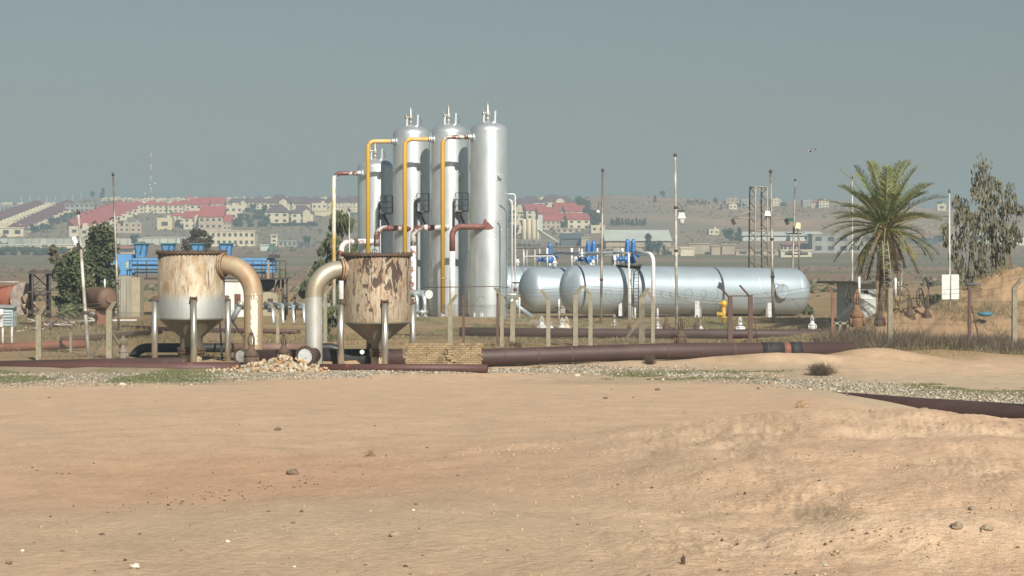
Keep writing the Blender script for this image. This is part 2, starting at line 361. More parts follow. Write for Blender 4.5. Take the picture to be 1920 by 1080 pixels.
# rusty hopper paints: cream peeled upper part, clean silver below a waterline
def hopper_mat(name, line, upper, patch, patchc, lower, lowmetal=.45, centre=None, drips=.6):
    m, t, p = newmat(name)
    n1 = noise(t, 2.2, 7, .68, (1.4, 1.4, .5), 1); n2 = noise(t, 2.6, 8, .72, (1.6, 1.6, .55), 4, .6); n3 = noise(t, 9, 6, .7, (1.5, 1.5, .16), 8)
    c = ramp(t, n1, [(.26, upper[0]), (.40, upper[1]), (.49, upper[2]), (.62, upper[3])])
    n4 = noise(t, 5, 7, .75, (1.3, 1.3, .22), 12, .3); c = mixc(t, ramp(t, n4, [(.55, (0, 0, 0)), (.60, (.75, .75, .75)), (.66, (.1, .1, .1))]), c, upper[0]); n5 = noise(t, 16, 5, .7, (1, 1, .5), 15); c = mixc(t, ramp(t, n5, [(.62, (0, 0, 0)), (.66, (.9, .9, .9))]), c, (.13, .075, .05))
    c = mixc(t, ramp(t, n3, [(drips, (0, 0, 0)), (drips+.06, (1, 1, 1))]), c, (.20, .12, .075))
    c = mixc(t, ramp(t, n2, [(patch, (0, 0, 0)), (patch+.025, (1, 1, 1))]), c, patchc)
    if centre:
        geo = N(t, 'ShaderNodeNewGeometry'); vd = N(t, 'ShaderNodeVectorMath', operation='SUBTRACT'); t.links.new(geo.outputs['Position'], vd.inputs[0]); vd.inputs[1].default_value = centre[0]
        vs = N(t, 'ShaderNodeVectorMath', operation='MULTIPLY'); t.links.new(vd.outputs[0], vs.inputs[0]); vs.inputs[1].default_value = centre[1]
        ln = N(t, 'ShaderNodeVectorMath', operation='LENGTH'); t.links.new(vs.outputs[0], ln.inputs[0])
        ad = N(t, 'ShaderNodeMath', operation='MULTIPLY_ADD'); t.links.new(ln.outputs['Value'], ad.inputs[0]); ad.inputs[1].default_value = -.105; t.links.new(n2, ad.inputs[2])
        c = mixc(t, ramp(t, ad.outputs[0], [(.444, (0, 0, 0)), (.458, (1, 1, 1))]), c, centre[2])
    geo = N(t, 'ShaderNodeNewGeometry'); sx = N(t, 'ShaderNodeSeparateXYZ'); t.links.new(geo.outputs['Position'], sx.inputs[0])
    a = N(t, 'ShaderNodeMath', operation='MULTIPLY_ADD'); t.links.new(n1, a.inputs[0]); a.inputs[1].default_value = .55; t.links.new(sx.outputs['Z'], a.inputs[2])
    f = ramp(t, a.outputs[0], [(0, (0, 0, 0)), (1, (1, 1, 1))]); mr = N(t, 'ShaderNodeMapRange'); t.links.new(a.outputs[0], mr.inputs[0])
    mr.inputs[1].default_value = line+.0; mr.inputs[2].default_value = line+.34
    lo = ramp(t, n3, [(.35, lower), (.75, tuple(v*.72 for v in lower))])
    col = mixc(t, mr.outputs[0], lo, c); t.links.new(col, p.inputs['Base Color'])
    mm = N(t, 'ShaderNodeMath', operation='MULTIPLY_ADD'); t.links.new(mr.outputs[0], mm.inputs[0]); mm.inputs[1].default_value = -lowmetal+.30; mm.inputs[2].default_value = lowmetal
    t.links.new(mm.outputs[0], p.inputs['Metallic']); p.inputs['Roughness'].default_value = .66; p.inputs['Specular IOR Level'].default_value = .3
    bump(t, p, n2, .12, .02); return m
CREAM = [(.22, .12, .058), (.34, .25, .155), (.39, .33, .235), (.46, .43, .355)]
HOP1 = hopper_mat('rusted_cream_over_silver', 2.70, CREAM, .66, (.26, .12, .05), (.42, .44, .42), .6, drips=.58)
HOP2 = hopper_mat('peeling_cream_brown', -9, [(.27, .155, .08), (.29, .24, .165), (.36, .325, .25), (.28, .185, .11)], .60, (.12, .07, .055), (.6, .6, .6), centre=((-4.75, 78.7, 3.35), (1.0, .2, 1.0), (.07, .047, .038)), drips=.54)
CONEM = M('cone_grey', (.19, .18, .145), (.14, .13, .10), 2, .5, .3, stretch=(1, 1, .3), rust=(.3, .2, .12), rustamt=.66)
ELB1 = M('elbow_cream_rust', (.38, .31, .21), (.33, .20, .11), 1.6, .58, .2, stops=(.42, .62), stretch=(1, 1, .6), rust=(.30, .13, .07), rustamt=.68, rustscale=1.4)
ELB2 = M('elbow_dull_silver', (.36, .34, .27), (.30, .25, .17), 1.6, .48, .4, stops=(.4, .6), rust=(.36, .2, .1), rustamt=.7)
DOWN1 = hopper_mat('downpipe_peeling_white', 99, CREAM, .6, (.3, .17, .1), (.40, .31, .20), .3, drips=.6)
DOWN2 = M('downpipe_silver', (.62, .64, .62), (.47, .47, .42), 1.8, .4, .6, stretch=(1, 1, .4), rust=(.36, .22, .13), rustamt=.66, rustscale=1.6)
def flange(mb, c, ax, r, th=.05, n=28): 
    c = Vector(c); ax = Vector(ax).normalized(); mb.tube([c-ax*th/2, c+ax*th/2], r, n, smooth=False)
def bolts(mb, c, ax, r, k, s=.03, L=.16):
    c = Vector(c); ax = Vector(ax).normalized(); up = Vector((0, 0, 1)) if abs(ax.z) < .9 else Vector((0, 1, 0))
    u = ax.cross(up).normalized(); q = ax.cross(u)
    for i in range(k):
        a = 2*PI*i/k; p = c+(u*math.cos(a)+q*math.sin(a))*r; mb.tube([p-ax*L/2, p+ax*L/2], s, 6, smooth=False)
# ---------------------------------------------------------------- rusty hoppers
def hopper(px, d, rad, ytop, ycyl, ycone, rcone, zfl, shellm, label, a0, side, elb):
    c = W(px, 600, d); cx, cy = c.x, c.y; Z = lambda py: W(px, py, d).z; g = tz(cx, cy)
    t = thing('hopper_tank', label, 'tank', (cx, cy, g), 'rusty hopper tanks in the foreground')
    b = MB(); b.lathe([(rad, Z(ycyl)), (rad, Z(ytop)), (rad*.98, Z(ytop)), (0, Z(ytop)-.02)], (cx, cy, 0), 64); sh = b.build('shell', shellm, t)
    b = MB(); b.lathe([(rad+.015, 0), (rad+.085, .0), (rad+.085, .07), (rad+.015, .07), (rad-.1, .08), (0, .1)], (cx, cy, Z(ytop)-.07), 64, False)
    bolts(b, (cx, cy, Z(ytop)-.02), (0, 0, 1), rad+.06, 52, .026, .17); b.build('lid_flange', BROWNRUST, t)
    if side < 0:
        b = MB(); b.tube(arc([(cx-.15, cy-.4, Z(ytop)), (cx-.15, cy-.4, Z(ytop)+.17), (cx+.02, cy-.4, Z(ytop)+.17), (cx+.02, cy-.4, Z(ytop))], .06), .018, 6); b.build('lifting_eye', BOLT, t)
    b = MB(); b.lathe([(rad-.002, Z(ycyl)), (rcone, Z(ycone)), (rcone, zfl+.1)], (cx, cy, 0), 64); b.build('cone', CONEM, t)
    b = MB(); b.lathe([(rad+.012, Z(ycyl)-.02), (rad+.012, Z(ycyl)+.03)], (cx, cy, 0), 64); b.build('weld_ring', CONEM, t)
    b = MB(); b.tube([(cx, cy, zfl-.65), (cx, cy, zfl)], rcone*.93, 24); b.build('outlet', M('outlet_cream', (.45, .38, .26), (.3, .24, .16), 3, .7), t)
    b = MB(); flange(b, (cx, cy, zfl+.06), (0, 0, 1), rcone*1.28, .07); flange(b, (cx, cy, zfl-.04), (0, 0, 1), rcone*1.28, .07); bolts(b, (cx, cy, zfl), (0, 0, 1), rcone*1.15, 20, .026, .3)
    b.build('outlet_flange', BROWNRUST, t)
    for k in range(4):
        a = math.radians(a0+90*k); lx, ly = cx+math.cos(a)*(rad+.12), cy+math.sin(a)*(rad+.12); zt = Z(ytop)-(Z(ytop)-Z(ycyl))*.72+.0
        b = MB(); b.tube([(lx, ly, tz(lx, ly)-.3), (lx, ly, zt)], .118, 20); lg = b.build('leg', LEGSILVER, t)
        b = MB(); b.box((lx-math.cos(a)*.1, ly-math.sin(a)*.1, zt+.11), (.30, .26, .05), a); b.box((lx-math.cos(a)*.09, ly-math.sin(a)*.09, zt+.02), (.34, .30, .04), a)
        for s in (-1, 1): b.box((lx-math.cos(a)*.12-math.sin(a)*.12*s, ly-math.sin(a)*.12+math.cos(a)*.12*s, zt+.06), (.28, .03, .2), a)
        b.build('bracket', VALVERUST, lg)
    # side elbow: neck, flange pair, bend and downpipe
    (nx, ny, nz), (ex, ey), er, dirang, dm, em = elb
    dr = Vector((math.cos(dirang), math.sin(dirang), 0)); st = Vector((cx, cy, nz))+dr*(rad*.9); f0 = Vector((nx, ny, nz))
    b = MB(); b.tube([st, f0], er*.98, 32, False); b.build('neck', shellm, t)
    b = MB(); flange(b, f0-dr*.045, dr, er+.10, .055, 36); flange(b, f0+dr*.045, dr, er+.10, .055, 36); b.build('neck_flange', M('flange_pale_rust', (.40, .30, .19), (.25, .15, .09), 6, .8), t)
    b = MB(); bolts(b, f0, dr, er+.055, 28, .022, .2); b.build('flange_bolts', BOLT, t)
    path = arc([f0+dr*.07, Vector((ex, ey, nz)), Vector((ex, ey, nz-2.0))], 1.25, 16)
    b = MB(); b.tube(path[:-1], er, 36, False); b.build('elbow', em, t)
    zb = path[-2].z; b = MB(); b.tube([(ex, ey, zb-.002), (ex, ey, -.1)], er*.985, 36, False); dp = b.build('downpipe', dm, t)
    for zz in (zb, .48): b = MB(); b.lathe([(er, -.015), (er+.014, 0), (er, .015)], (ex, ey, zz), 36); b.build('weld_seam', em, dp)
    return t, (ex, ey)
c1 = W(359, 600, 83); 
e1 = W(475, 600, 82.2); n1_ = W(424, 497, 82.55)
_dir1 = math.atan2(e1.y-c1.y, e1.x-c1.x)
T1, E1 = hopper(359, 83, 1.29, 472, 597, 632, .44, .47, HOP1, 'rusty cream hopper tank with a clean silver lower band, left of the pair', -78, 1, ((c1.x+math.cos(_dir1)*1.36, c1.y+math.sin(_dir1)*1.36, 3.82), (e1.x, e1.y), .37, _dir1, DOWN1, ELB1))
c2 = W(707, 600, 80); e2 = W(588.5, 600, 79.0); _dir2 = math.atan2(e2.y-c2.y, e2.x-c2.x)
T2, E2 = hopper(707, 80, 1.255, 476, 604, 645, .235, .53, HOP2, 'cream hopper tank with big dark brown peeling patches, in front of the silver towers', -74, -1, ((c2.x+math.cos(_dir2)*1.40, c2.y+math.sin(_dir2)*1.40, 3.66), (e2.x, e2.y), .325, _dir2, DOWN2, ELB2))
# peeling white strip on the left downpipe
b = MB(); R_ = .372
for i in range(9):
    for j in range(22):
        a = -1.75+i*.085+.0; a2 = a+.085; z0 = .75+j*.095; z1 = z0+.095
        if j > 17 and random.random() < (j-16)*.17: continue
        if i in (0, 8) and random.random() < .3: continue
        b.add([(E1[0]+math.cos(q)*R_, E1[1]+math.sin(q)*R_, z) for q, z in ((a, z0), (a2, z0), (a2, z1), (a, z1))], [(0, 1, 2, 3)], True)
dpo = [o for o in T1.children if o.name.startswith('downpipe')][0]
b.build('peeling_white_paint', M('old_white_paint', (.66, .66, .60), (.54, .51, .43), 7, .6, rust=(.3, .24, .16), rustamt=.66, rustscale=5), dpo)
# ---------------------------------------------------------------- tee with blind flange at the foot of the second downpipe
def blind(px, py, d, r, label, ax=(-.35, -1, 0), disc=PALE):
    c = W(px, py, d); ax = Vector(ax).normalized(); t = thing('blind_flange', label, 'pipe flange', tuple(c))
    b = MB(); b.tube([c-ax*.75, c], r*.74, 30); b.build('stub_pipe', MAROON, t)
    b = MB(); b.lathe([(r*.74, -.06), (r, -.06), (r, .0), (r*.72, .0), (r*.72, -.03)], c, 36, False, ax); b.build('ring', BROWNRUST, t)
    b = MB(); b.tube([c-ax*.05, c+ax*.004], r*.72, 32); b.build('disc', disc, t)
    b = MB(); bolts(b, c, ax, r*.86, 20, .032, .12); b.build('bolts', VALVERUST, t)
    b = MB(); b.box(c+ax*.01+Vector((.12, 0, -.03)), (.22, .02, .045), 0, 0, -.5); b.build('handle', DARKSTEEL, t)
    return t
blind(572, 668, 77.8, .39, 'round rusty blind flange with a pale disc beside the rubble heap')
blind(452, 668, 80.8, .34, 'round rusty flange half hidden behind a valve, at the foot of the left downpipe', (-.55, -1, 0), M('dark_disc', (.2, .2, .2), (.4, .4, .38), 5, .6))
# ---------------------------------------------------------------- pipes lying on the ground
def pipe(name, label, pts, r, mat, group=None, bands=(), n=28, rings=(), cat='pipe', capped=False, joints=BROWNRUST):
    t = thing(name, label, cat, tuple(pts[0]), group)
    pts = [Vector(p) for p in pts]
    if capped:
        dr = (pts[-1]-pts[-2]).normalized(); e = pts[-1]
        pts2 = pts+[e+dr*r*.3, e+dr*r*.52, e+dr*r*.6]; b = MB(); b.tube(pts2, [r]*len(pts)+[r*.86, r*.5, r*.05], n)
    else: b = MB(); b.tube(pts, r, n)
    b.build('body', mat, t)
    for (u0, u1, m) in bands:
        a, z = pts[0], pts[-1]; b = MB(); b.tube([a.lerp(z, u0), a.lerp(z, u1)], r+.012, n); b.build('wrap', m, t)
    for u in rings:
        a, z = pts[0], pts[-1]; p = a.lerp(z, u); b = MB(); flange(b, p, z-a, r+.045, .07, n); b.build('joint_ring', joints, t)
    return t
GP = 'pipelines lying on the ground'
def L(px, py, d): return W(px, py, d)
pipe('pipeline', 'thick maroon pipeline with black wrapping bands, running right from the low brick wall', [L(470, 671, 81), L(910, 669.5, 80.5), L(1240, 658.5, 84), L(1600, 656, 85.5)], .315, MAROON, GP, rings=())
def band(px0, px1, mat, lab):
    pass
hdr = [o for o in C.objects if o.name.startswith('pipeline')][0]
for x0, x1, mt in ((1425, 1466, BLACKWRAP), (1478, 1500, BLACKWRAP), (592, 700, BLACKWRAP), (1466, 1478, ORANGERUST)):
    q = [L(470, 671, 81), L(910, 669.5, 80.5), L(1240, 658.5, 84), L(1600, 656, 85.5)]
    def at(px):
        for a_, b_, xa, xb in zip(q, q[1:], (470, 910, 1240), (910, 1240, 1600)):
            if xa <= px <= xb: return a_.lerp(b_, (px-xa)/(xb-xa))
    b = MB(); b.tube([at(x0), at(x1)], .326 if mt is BLACKWRAP else .320, 28); b.build('wrap', mt, hdr)
pipe('pipeline', 'maroon pipeline along the far side of the fence, behind the concrete posts', [L(862, 622, 109), L(1100, 624.5, 108), L(1350, 626, 107), L(1620, 627, 106)], .235, MAROON, GP)
pipe('pipeline', 'lower maroon pipeline at the left edge, its right end buried in the rubble heap', [L(-90, 690, 80.5), L(170, 689, 79.5), L(320, 691, 78.5), L(480, 691, 79)], .24, MAROON2, GP, rings=(), n=28)
pipe('pipeline', 'upper maroon pipeline at the left edge, with a rounded closed end near the hopper legs', [L(-90, 688, 83), L(200, 682, 81.5), L(346, 680, 80.2)], .20, MAROON, GP, capped=True)
pipe('pipeline', 'maroon pipeline in front of the peeling hopper legs and the low brick wall', [L(600, 690, 77.4), L(745, 690, 77.2), L(914, 691, 76.6)], .15, MAROON2, GP)
pipe('pipeline', 'black pipeline with bent ends behind the two hoppers', arc([L(243, 700, 88), L(250, 652, 88), L(640, 652, 88), L(655, 700, 88)], .7), .19, M('black_then_brown', (.018, .018, .02), (.03, .03, .033), 3, .5), GP)
_bp = [o for o in C.objects if o.name.startswith('pipeline')][-1]
b = MB(); b.tube([L(424, 652, 88), L(575, 652, 88)], .195, 28); b.build('rusty_middle_section', M('brown_mid', (.14, .085, .065), (.19, .12, .09), 2, .7), _bp)
pipe('pipeline', 'rust red pipeline end on dry grass behind the leaning lamp pole', [L(-70, 655, 92), L(100, 647, 93), L(160, 645, 93.5)], .185, ORANGERUST, GP)
pipe('pipeline', 'brown pipeline with a capped end between the fence posts on the left', [L(300, 622, 112), L(180, 633, 104), L(118, 636, 102)], .15, BROWNRUST, GP, capped=True)
pipe('pipeline', 'low dark red pipeline across the yard behind the left hopper', [L(232, 614, 122), L(330, 618, 118), L(560, 622, 112)], .13, MAROON2, GP)
pipe('pipeline', 'thin brown pipeline lying below the grassy bank, left of the fence corner', [L(740, 630, 112), L(862, 632, 109)], .12, BROWNRUST, GP)
pipe('pipeline', 'thin white pipe curving over the ground below the concrete block', arc([L(30, 623, 116), L(95, 609, 128), L(150, 601, 134), L(256, 600.5, 134)], 8), .06, WHITE, GP, n=10)
pipe('pipeline', 'dark pipeline cutting through the sand at the right edge', [L(1500, 748, 60.5), L(1600, 753, 56.5), L(1740, 764, 54.5), L(1990, 781, 52), L(2500, 822, 47.5)], .235, MAROON, GP)
_rp = [o for o in C.objects if o.name.startswith('pipeline')][-1]
b = MB(); b.tube([L(1760, 765.6, 54.35), L(1990, 781, 52), L(2480, 820.5, 47.7)], .245, 28); b.build('wrap', BLACKWRAP, _rp)
for k in range(9):
    px = 940+k*62; q_ = at(px); b = MB(); ax_ = (at(px+4)-at(px-4)).normalized(); b.lathe([(.315, -.03), (.328, -.01), (.328, .01), (.315, .03)], q_, 28, True, ax_); b.build('weld_seam', BROWNRUST if k % 3 else MAROON2, hdr)
# grey manifold with curved branch pipes behind the left downpipe
t = thing('pipe_manifold', 'grey manifold header with a row of curved silver branch pipes', 'pipe manifold', tuple(G(530, 118)))
b = MB(); b.tube([L(440, 575, 118), L(620, 574, 118)], .17, 20); b.build('header', M('header_grey', (.22, .25, .26), (.16, .18, .19), 3, .5), t)
for px in (478, 500, 518, 538, 558, 582):
    b = MB(); b.tube(arc([L(px-4, 570, 118), L(px+11, 571, 116.8), L(px+13, 607, 116)], .7), .085, 12); b.build('branch_pipe', SILVER, t)
for px in (500, 538, 556):
    b = MB(); b.box(L(px-3, 567, 117.8), (.1, .1, .12)); b.build('clamp', DARKSTEEL, t)
for px in (535, 553): 
    b = MB(); b.tube([L(px, 600, 118), L(px, 552, 118)], .045, 8); b.tube([L(px, 560, 118), L(px, 552, 118)], .08, 8); b.build('stub', DARKSTEEL, t)
pb = thing('pipe_prop', 'grey inclined prop pipe between the left hopper and its downpipe', 'pipe', tuple(G(437, 96)))
b = MB(); b.tube([L(434, 602, 98), L(451, 572, 98)], .13, 16); b.build('tube', M('prop_grey', (.25, .27, .27), (.17, .18, .18), 3, .5), pb)
b = MB(); b.tube([L(450, 574, 98), L(453, 566, 98)], .16, 16); b.build('collar', DULLSILVER, pb)
# ---------------------------------------------------------------- gate valves
def valve(px, base, d, h, label, mat=VALVERUST, wheel=0, group='valves', bonnet=1.0, yoke=True, stem=None, wm=None, name='gate_valve'):
    g = W(px, base, d); t = thing(name, label, 'valve', tuple(g), group); x, y, z = g
    w_ = h*.22*bonnet
    b = MB(); b.tube([(x-w_*.95, y, z+h*.14), (x+w_*.95, y, z+h*.14)], w_*.42, 14); flange(b, (x-w_*.9, y, z+h*.14), (1, 0, 0), w_*.62, h*.05, 16); flange(b, (x+w_*.9, y, z+h*.14), (1, 0, 0), w_*.62, h*.05, 16)
    b.lathe([(w_*.75, 0), (w_*.85, h*.1), (w_*.85, h*.24), (w_*.7, h*.28)], g, 18); b.build('body', mat, t)
    b = MB(); b.lathe([(w_*.95, h*.28), (w_*.95, h*.34), (w_*.78, h*.35), (w_*.55, h*.46), (w_*.30, h*.56), (w_*.30, h*.6)], g, 18, False); bolts(b, g+Vector((0, 0, h*.31)), (0, 0, 1), w_*.86, 14, h*.014, h*.1); b.build('bonnet', mat, t)
    if yoke:
        b = MB()
        for s in (-1, 1): b.tube([(x+s*w_*.32, y, z+h*.55), (x+s*w_*.36, y, z+h*.75), (x+s*w_*.14, y, z+h*.93)], h*.028, 8)
        b.box((x, y, z+h*.93), (w_*.5, w_*.4, h*.05)); b.box((x, y, z+h*.57), (w_*.85, w_*.5, h*.04)); b.build('yoke', mat, t)
    b = MB(); b.tube([g+Vector((0, 0, h*.5)), g+Vector((0, 0, h*(stem or 1.02)))], h*.018, 8); b.build('stem', BOLT if mat is VALVERUST else mat, t)
    if wheel:
        c = g+Vector((0, -.02, h*.95)); handwheel(t, c, wheel, (0, 0, 1) if wheel > 0 else (1, -.25, 0), wm or mat)
    return t
def handwheel(t, c, r, ax, mat):
    r = abs(r); ax = Vector(ax).normalized(); up = Vector((0, 0, 1)) if abs(ax.z) < .9 else Vector((0, 1, 0)); u = ax.cross(up).normalized(); q = ax.cross(u)
    b = MB(); ring = [c+(u*math.cos(2*PI*k/24)+q*math.sin(2*PI*k/24))*r for k in range(25)]; b.tube(ring, r*.075, 8, False)
    for k in range(5):
        a = 2*PI*k/5; b.tube([c, c+(u*math.cos(a)+q*math.sin(a))*r], r*.05, 6)
    b.tube([c-ax*r*.12, c+ax*r*.12], r*.16, 10); b.build('handwheel', mat, t)
VR = 'rusty gate valves around the hoppers'
valve(471, 686, 78.5, 1.30, 'rusty gate valve in front of the left hopper downpipe', group=VR)
valve(532, 676, 80, 1.05, 'rusty gate valve between the two elbow downpipes', group=VR)
valve(231, 673, 86, .95, 'small grey brown gate valve left of the left hopper, beside the braced fence post', M('valve_greyrust', (.24, .21, .17), (.15, .13, .10), 8, .8), group=VR)
valve(1276, 645, 99, 1.25, 'rusty gate valve with a handwheel in front of the horizontal tank', wheel=0, group='rusty gate valves by the fence')
_v = bpy.data.objects.get([o.name for o in C.objects if o.get('label', '').startswith('rusty gate valve with a handwheel in front')][0])
handwheel(_v, W(1284, 607, 98.8), .20, (.5, -1, 0), VALVERUST)
# small gauge on the second hopper foot
t = thing('pressure_gauge', 'small round white pressure gauge at the foot of the peeling hopper', 'gauge', tuple(L(679, 668, 78.5)))
b = MB(); b.tube([L(679, 668, 78.5), L(679, 661, 78.5)], .03, 8); b.build('stem', DARKSTEEL, t)
b = MB(); b.tube([L(679, 660, 78.5)+Vector((0, -.04, 0)), L(679, 660, 78.5)+Vector((0, .04, 0))], .085, 18); b.build('dial', WHITE, t)
# ---------------------------------------------------------------- low brick wall
def brickwall():
    x0, x1 = L(756, 0, 78).x, L(906, 0, 78).x; g = -.12; top = W(0, 645, 78).z
    m, t_, p = newmat('old_bricks'); n_ = noise(t_, 3.1, 3, .6, (1, 1, 1), 2); n2_ = noise(t_, 13, 3, .5)
    oi = N(t_, 'ShaderNodeAttribute', attribute_name='tone'); c = mixc(t_, oi.outputs['Fac'], (.225, .165, .09), (.325, .245, .145))
    c = mixc(t_, ramp(t_, n_, [(.55, (0, 0, 0)), (.62, (1, 1, 1))]), c, (.16, .125, .075)); t_.links.new(c, p.inputs['Base Color']); p.inputs['Roughness'].default_value = .95; bump(t_, p, n2_, .4, .02)
    b = MB(); tone = []; ch = .078; k = 0; z = g
    while z < top-.02:
        x = x0+(0 if k % 2 else -.095); 
        while x < x1-.05:
            wd = .19; xa = max(x, x0+(random.random()*.16-.06)); xb = min(x+wd-.010, x1+(random.random()*.12-.08)); gap = random.random() < .015
            if xb-xa > .05 and not gap:
                dy = random.random()**2*.016; b.box(((xa+xb)/2, 78+.17+dy, z+ch/2), (xb-xa, .34, ch-.009)); tone += [random.random()]*8
            x += wd
        z += ch; k += 1
    b.box(((x0+x1)/2, 78.2, (g+top)/2-.02), (x1-x0-.12, .30, top-g-.05)); tone += [.2]*8
    # a few pushed-out bricks over the crack
    for i in range(9):
        zz = g+.18+i*.09; b.box((L(846+random.random()*8-i, 0, 78).x, 77.99, zz), (.2, .12, .07), random.random()*.2-.1); tone += [.9]*8
    o = b.build('brick_wall', m); a = o.data.attributes.new('tone', 'FLOAT', 'POINT'); a.data.foreach_set('value', tone[:len(o.data.vertices)])
    tag(o, 'low crumbling yellow brick wall built round the maroon pipeline', 'wall')
brickwall()
# ---------------------------------------------------------------- silver towers
TW = [(704.5, 136.4, 297), (771.5, 133.2, 234), (842.5, 130.6, 231), (916, 128, 227)]
TN = ['shortest silver tower, leftmost in the row', 'second silver tower from the left, tall', 'third silver tower from the left, tall, crossed by a rusty top pipe', 'rightmost silver tower, fully sunlit with a red primer patch']
R = 1.15; towers = []
for i, (px, d, yt) in enumerate(TW):
    x = (px-960)/F*d; g = tz(x, d); zt = W(px, yt, d).z
    t = thing('silver_tower', TN[i], 'tower', (x, d, g), 'row of tall silver towers'); towers.append(t)
    pr = [(R, g-.3), (R, zt-.62)]+[(R*math.cos(a), zt-.62+.62*math.sin(a)) for a in np.linspace(0, PI/2, 12)[1:]]
    b = MB(); b.lathe(pr, (x, d, 0), 64); b.build('shell', SILVER, t)
    for zz in (zt-.62, zt-3.9, zt-7.1):
        if zz > g+1: b = MB(); b.lathe([(R, -.02), (R+.008, 0), (R, .02)], (x, d, zz), 64); b.build('weld_ring', SILVER, t)
    # relief valve on top
    b = MB(); b.tube([(x-.05, d, zt-.05), (x-.05, d, zt+.35)], .085, 14); flange(b, (x-.05, d, zt+.12), (0, 0, 1), .15, .05, 14); flange(b, (x-.05, d, zt+.36), (0, 0, 1), .17, .05, 14)
    b.lathe([(.14, .38), (.16, .48), (.11, .6), (.07, .66), (.07, .92), (.03, 1.02), (.03, 1.12)], (x-.05, d, zt), 14); b.tube([(x-.05, d, zt+.5), (x-.33, d-.1, zt+.46)], .075, 10); flange(b, (x-.33, d-.1, zt+.46), (1, .3, 0), .12, .05, 12)
    b.tube([(x-.3, d-.1, zt+.46), (x-.36, d-.1, zt+.72)], .03, 8)
    b.build('relief_valve', DULLSILVER, t)
    for s, hh in ((-.27, .5), (.40, .62)):
        b = MB(); b.box((x+s, d-.1, zt+hh/2-.1), (.10, .04, hh+.2), 0, 0, .04); b.build('lifting_lug', SILVER, t)
    if i < 3:
        b = MB(); b.tube([(x+.52, d-.1, zt+.45), (x+.62, d-.1, zt+.22), (x+.55, d-.1, zt)], .018, 6); b.build('hook', DARKSTEEL, t)
    # side nozzle and, on three towers, a small platform in the shade with its ladder
    def onsurf(pxx, pyy, out=0):
        o = ((pxx-960)/F*(d-1)-x)/R; o = max(-.98, min(.98, o)); a = math.asin(o); return Vector((x+math.sin(a)*(R+out), d-math.cos(a)*(R+out), W(pxx, pyy, d-1).z)), Vector((math.sin(a), -math.cos(a), 0))
    p, nr = onsurf(px+20, 330-(3-i)*1.5 if i else 372); b = MB(); b.tube([p-nr*.05, p+nr*.16], .11, 16); flange(b, p+nr*.16, nr, .16, .04, 16); b.box(tuple(p+nr*.03+Vector((0, 0, -.05))), (.3, .02, .42), math.atan2(nr.x, -nr.y)); b.build('side_nozzle', SILVER, t)
    if i < 3:
        yy = (400, 397, 396)[i]; x0 = (714, 782, 855)[i]; dd = d-1.1; a = W(x0, yy, dd); wd = .74; rz = 0
        b = MB(); b.box((a.x+wd/2, dd-.05, a.z), (wd, .9, .06)); pf = b.build('platform', M('platform_grey', (.13, .14, .14), (.2, .2, .19), 6, .6, .3), t)
        hh = 1.1
        b = MB()
        for xx, y2 in ((0, -.5), (wd/2, -.5), (wd, -.5), (wd, .3), (0, .3)): b.tube([(a.x+xx, dd+y2, a.z), (a.x+xx, dd+y2, a.z+hh)], .022, 6)
        for z_ in (.35, .7, hh): b.tube([(a.x, dd+.3, a.z+z_), (a.x, dd-.5, a.z+z_), (a.x+wd, dd-.5, a.z+z_), (a.x+wd, dd+.3, a.z+z_)], .02, 6)
        b.build('railing', DARKSTEEL, pf)
        for s in (0, 1): b = MB(); b.tube([(a.x+.1+s*.1, dd-.4+s*.3, a.z-.03), (a.x+.62, dd+.2, a.z-1.0)], .04, 6); b.build('bracket', DARKSTEEL, pf)
        b = MB(); lx = a.x-.06; zb_ = tz(lx, dd)
        for s in (0, .34): b.tube([(lx-.02, dd-.35+s, zb_), (lx-.02, dd-.35+s, a.z+.75)], .028, 6)
        for k in range(int((a.z-zb_)/.3)): b.tube([(lx-.02, dd-.35, zb_+.2+k*.3), (lx-.02, dd-.01, zb_+.2+k*.3)], .014, 5)
        b.box((lx-.02, dd-.2, a.z-.1), (.06, .1, 1.7)); b.build('ladder', DARKSTEEL, t)
    if i == 3:
        b = MB(); P_ = [onsurf(906+k*2, 0)[0] for k in range(11)]; top = [415, 412, 409, 413, 416, 417, 419, 421, 423, 425, 427]; bot = [430, 430, 431, 431, 431, 431, 431, 430, 430, 429, 428]
        for k in range(10):
            q = [onsurf(906+k*2, bot[k], .006)[0], onsurf(908+k*2, bot[k+1], .006)[0], onsurf(908+k*2, top[k+1], .006)[0], onsurf(906+k*2, top[k], .006)[0]]; b.add(q, [(0, 1, 2, 3)], True)
        b.build('primer_patch', PRIMER, t)
        b = MB(); c_, n_ = onsurf(932, 425, .0); u_ = Vector((-n_.y, n_.x, 0)); b.tube([c_+u_*.36*math.cos(k*PI/12)+Vector((0, 0, .36*math.sin(k*PI/12)))-n_*(.36*math.cos(k*PI/12))**2*.45 for k in range(25)], .012, 5, False); b.build('welded_ring', DULLSILVER, t)
        for px_ in (890, 902, 905, 949): 
            q, n_ = onsurf(px_, 590, .05); b = MB(); b.tube([q+Vector((0, 0, -.4)), q+Vector((0, 0, .12))], .03, 8); b.build('anchor_bolt', WHITE, t)
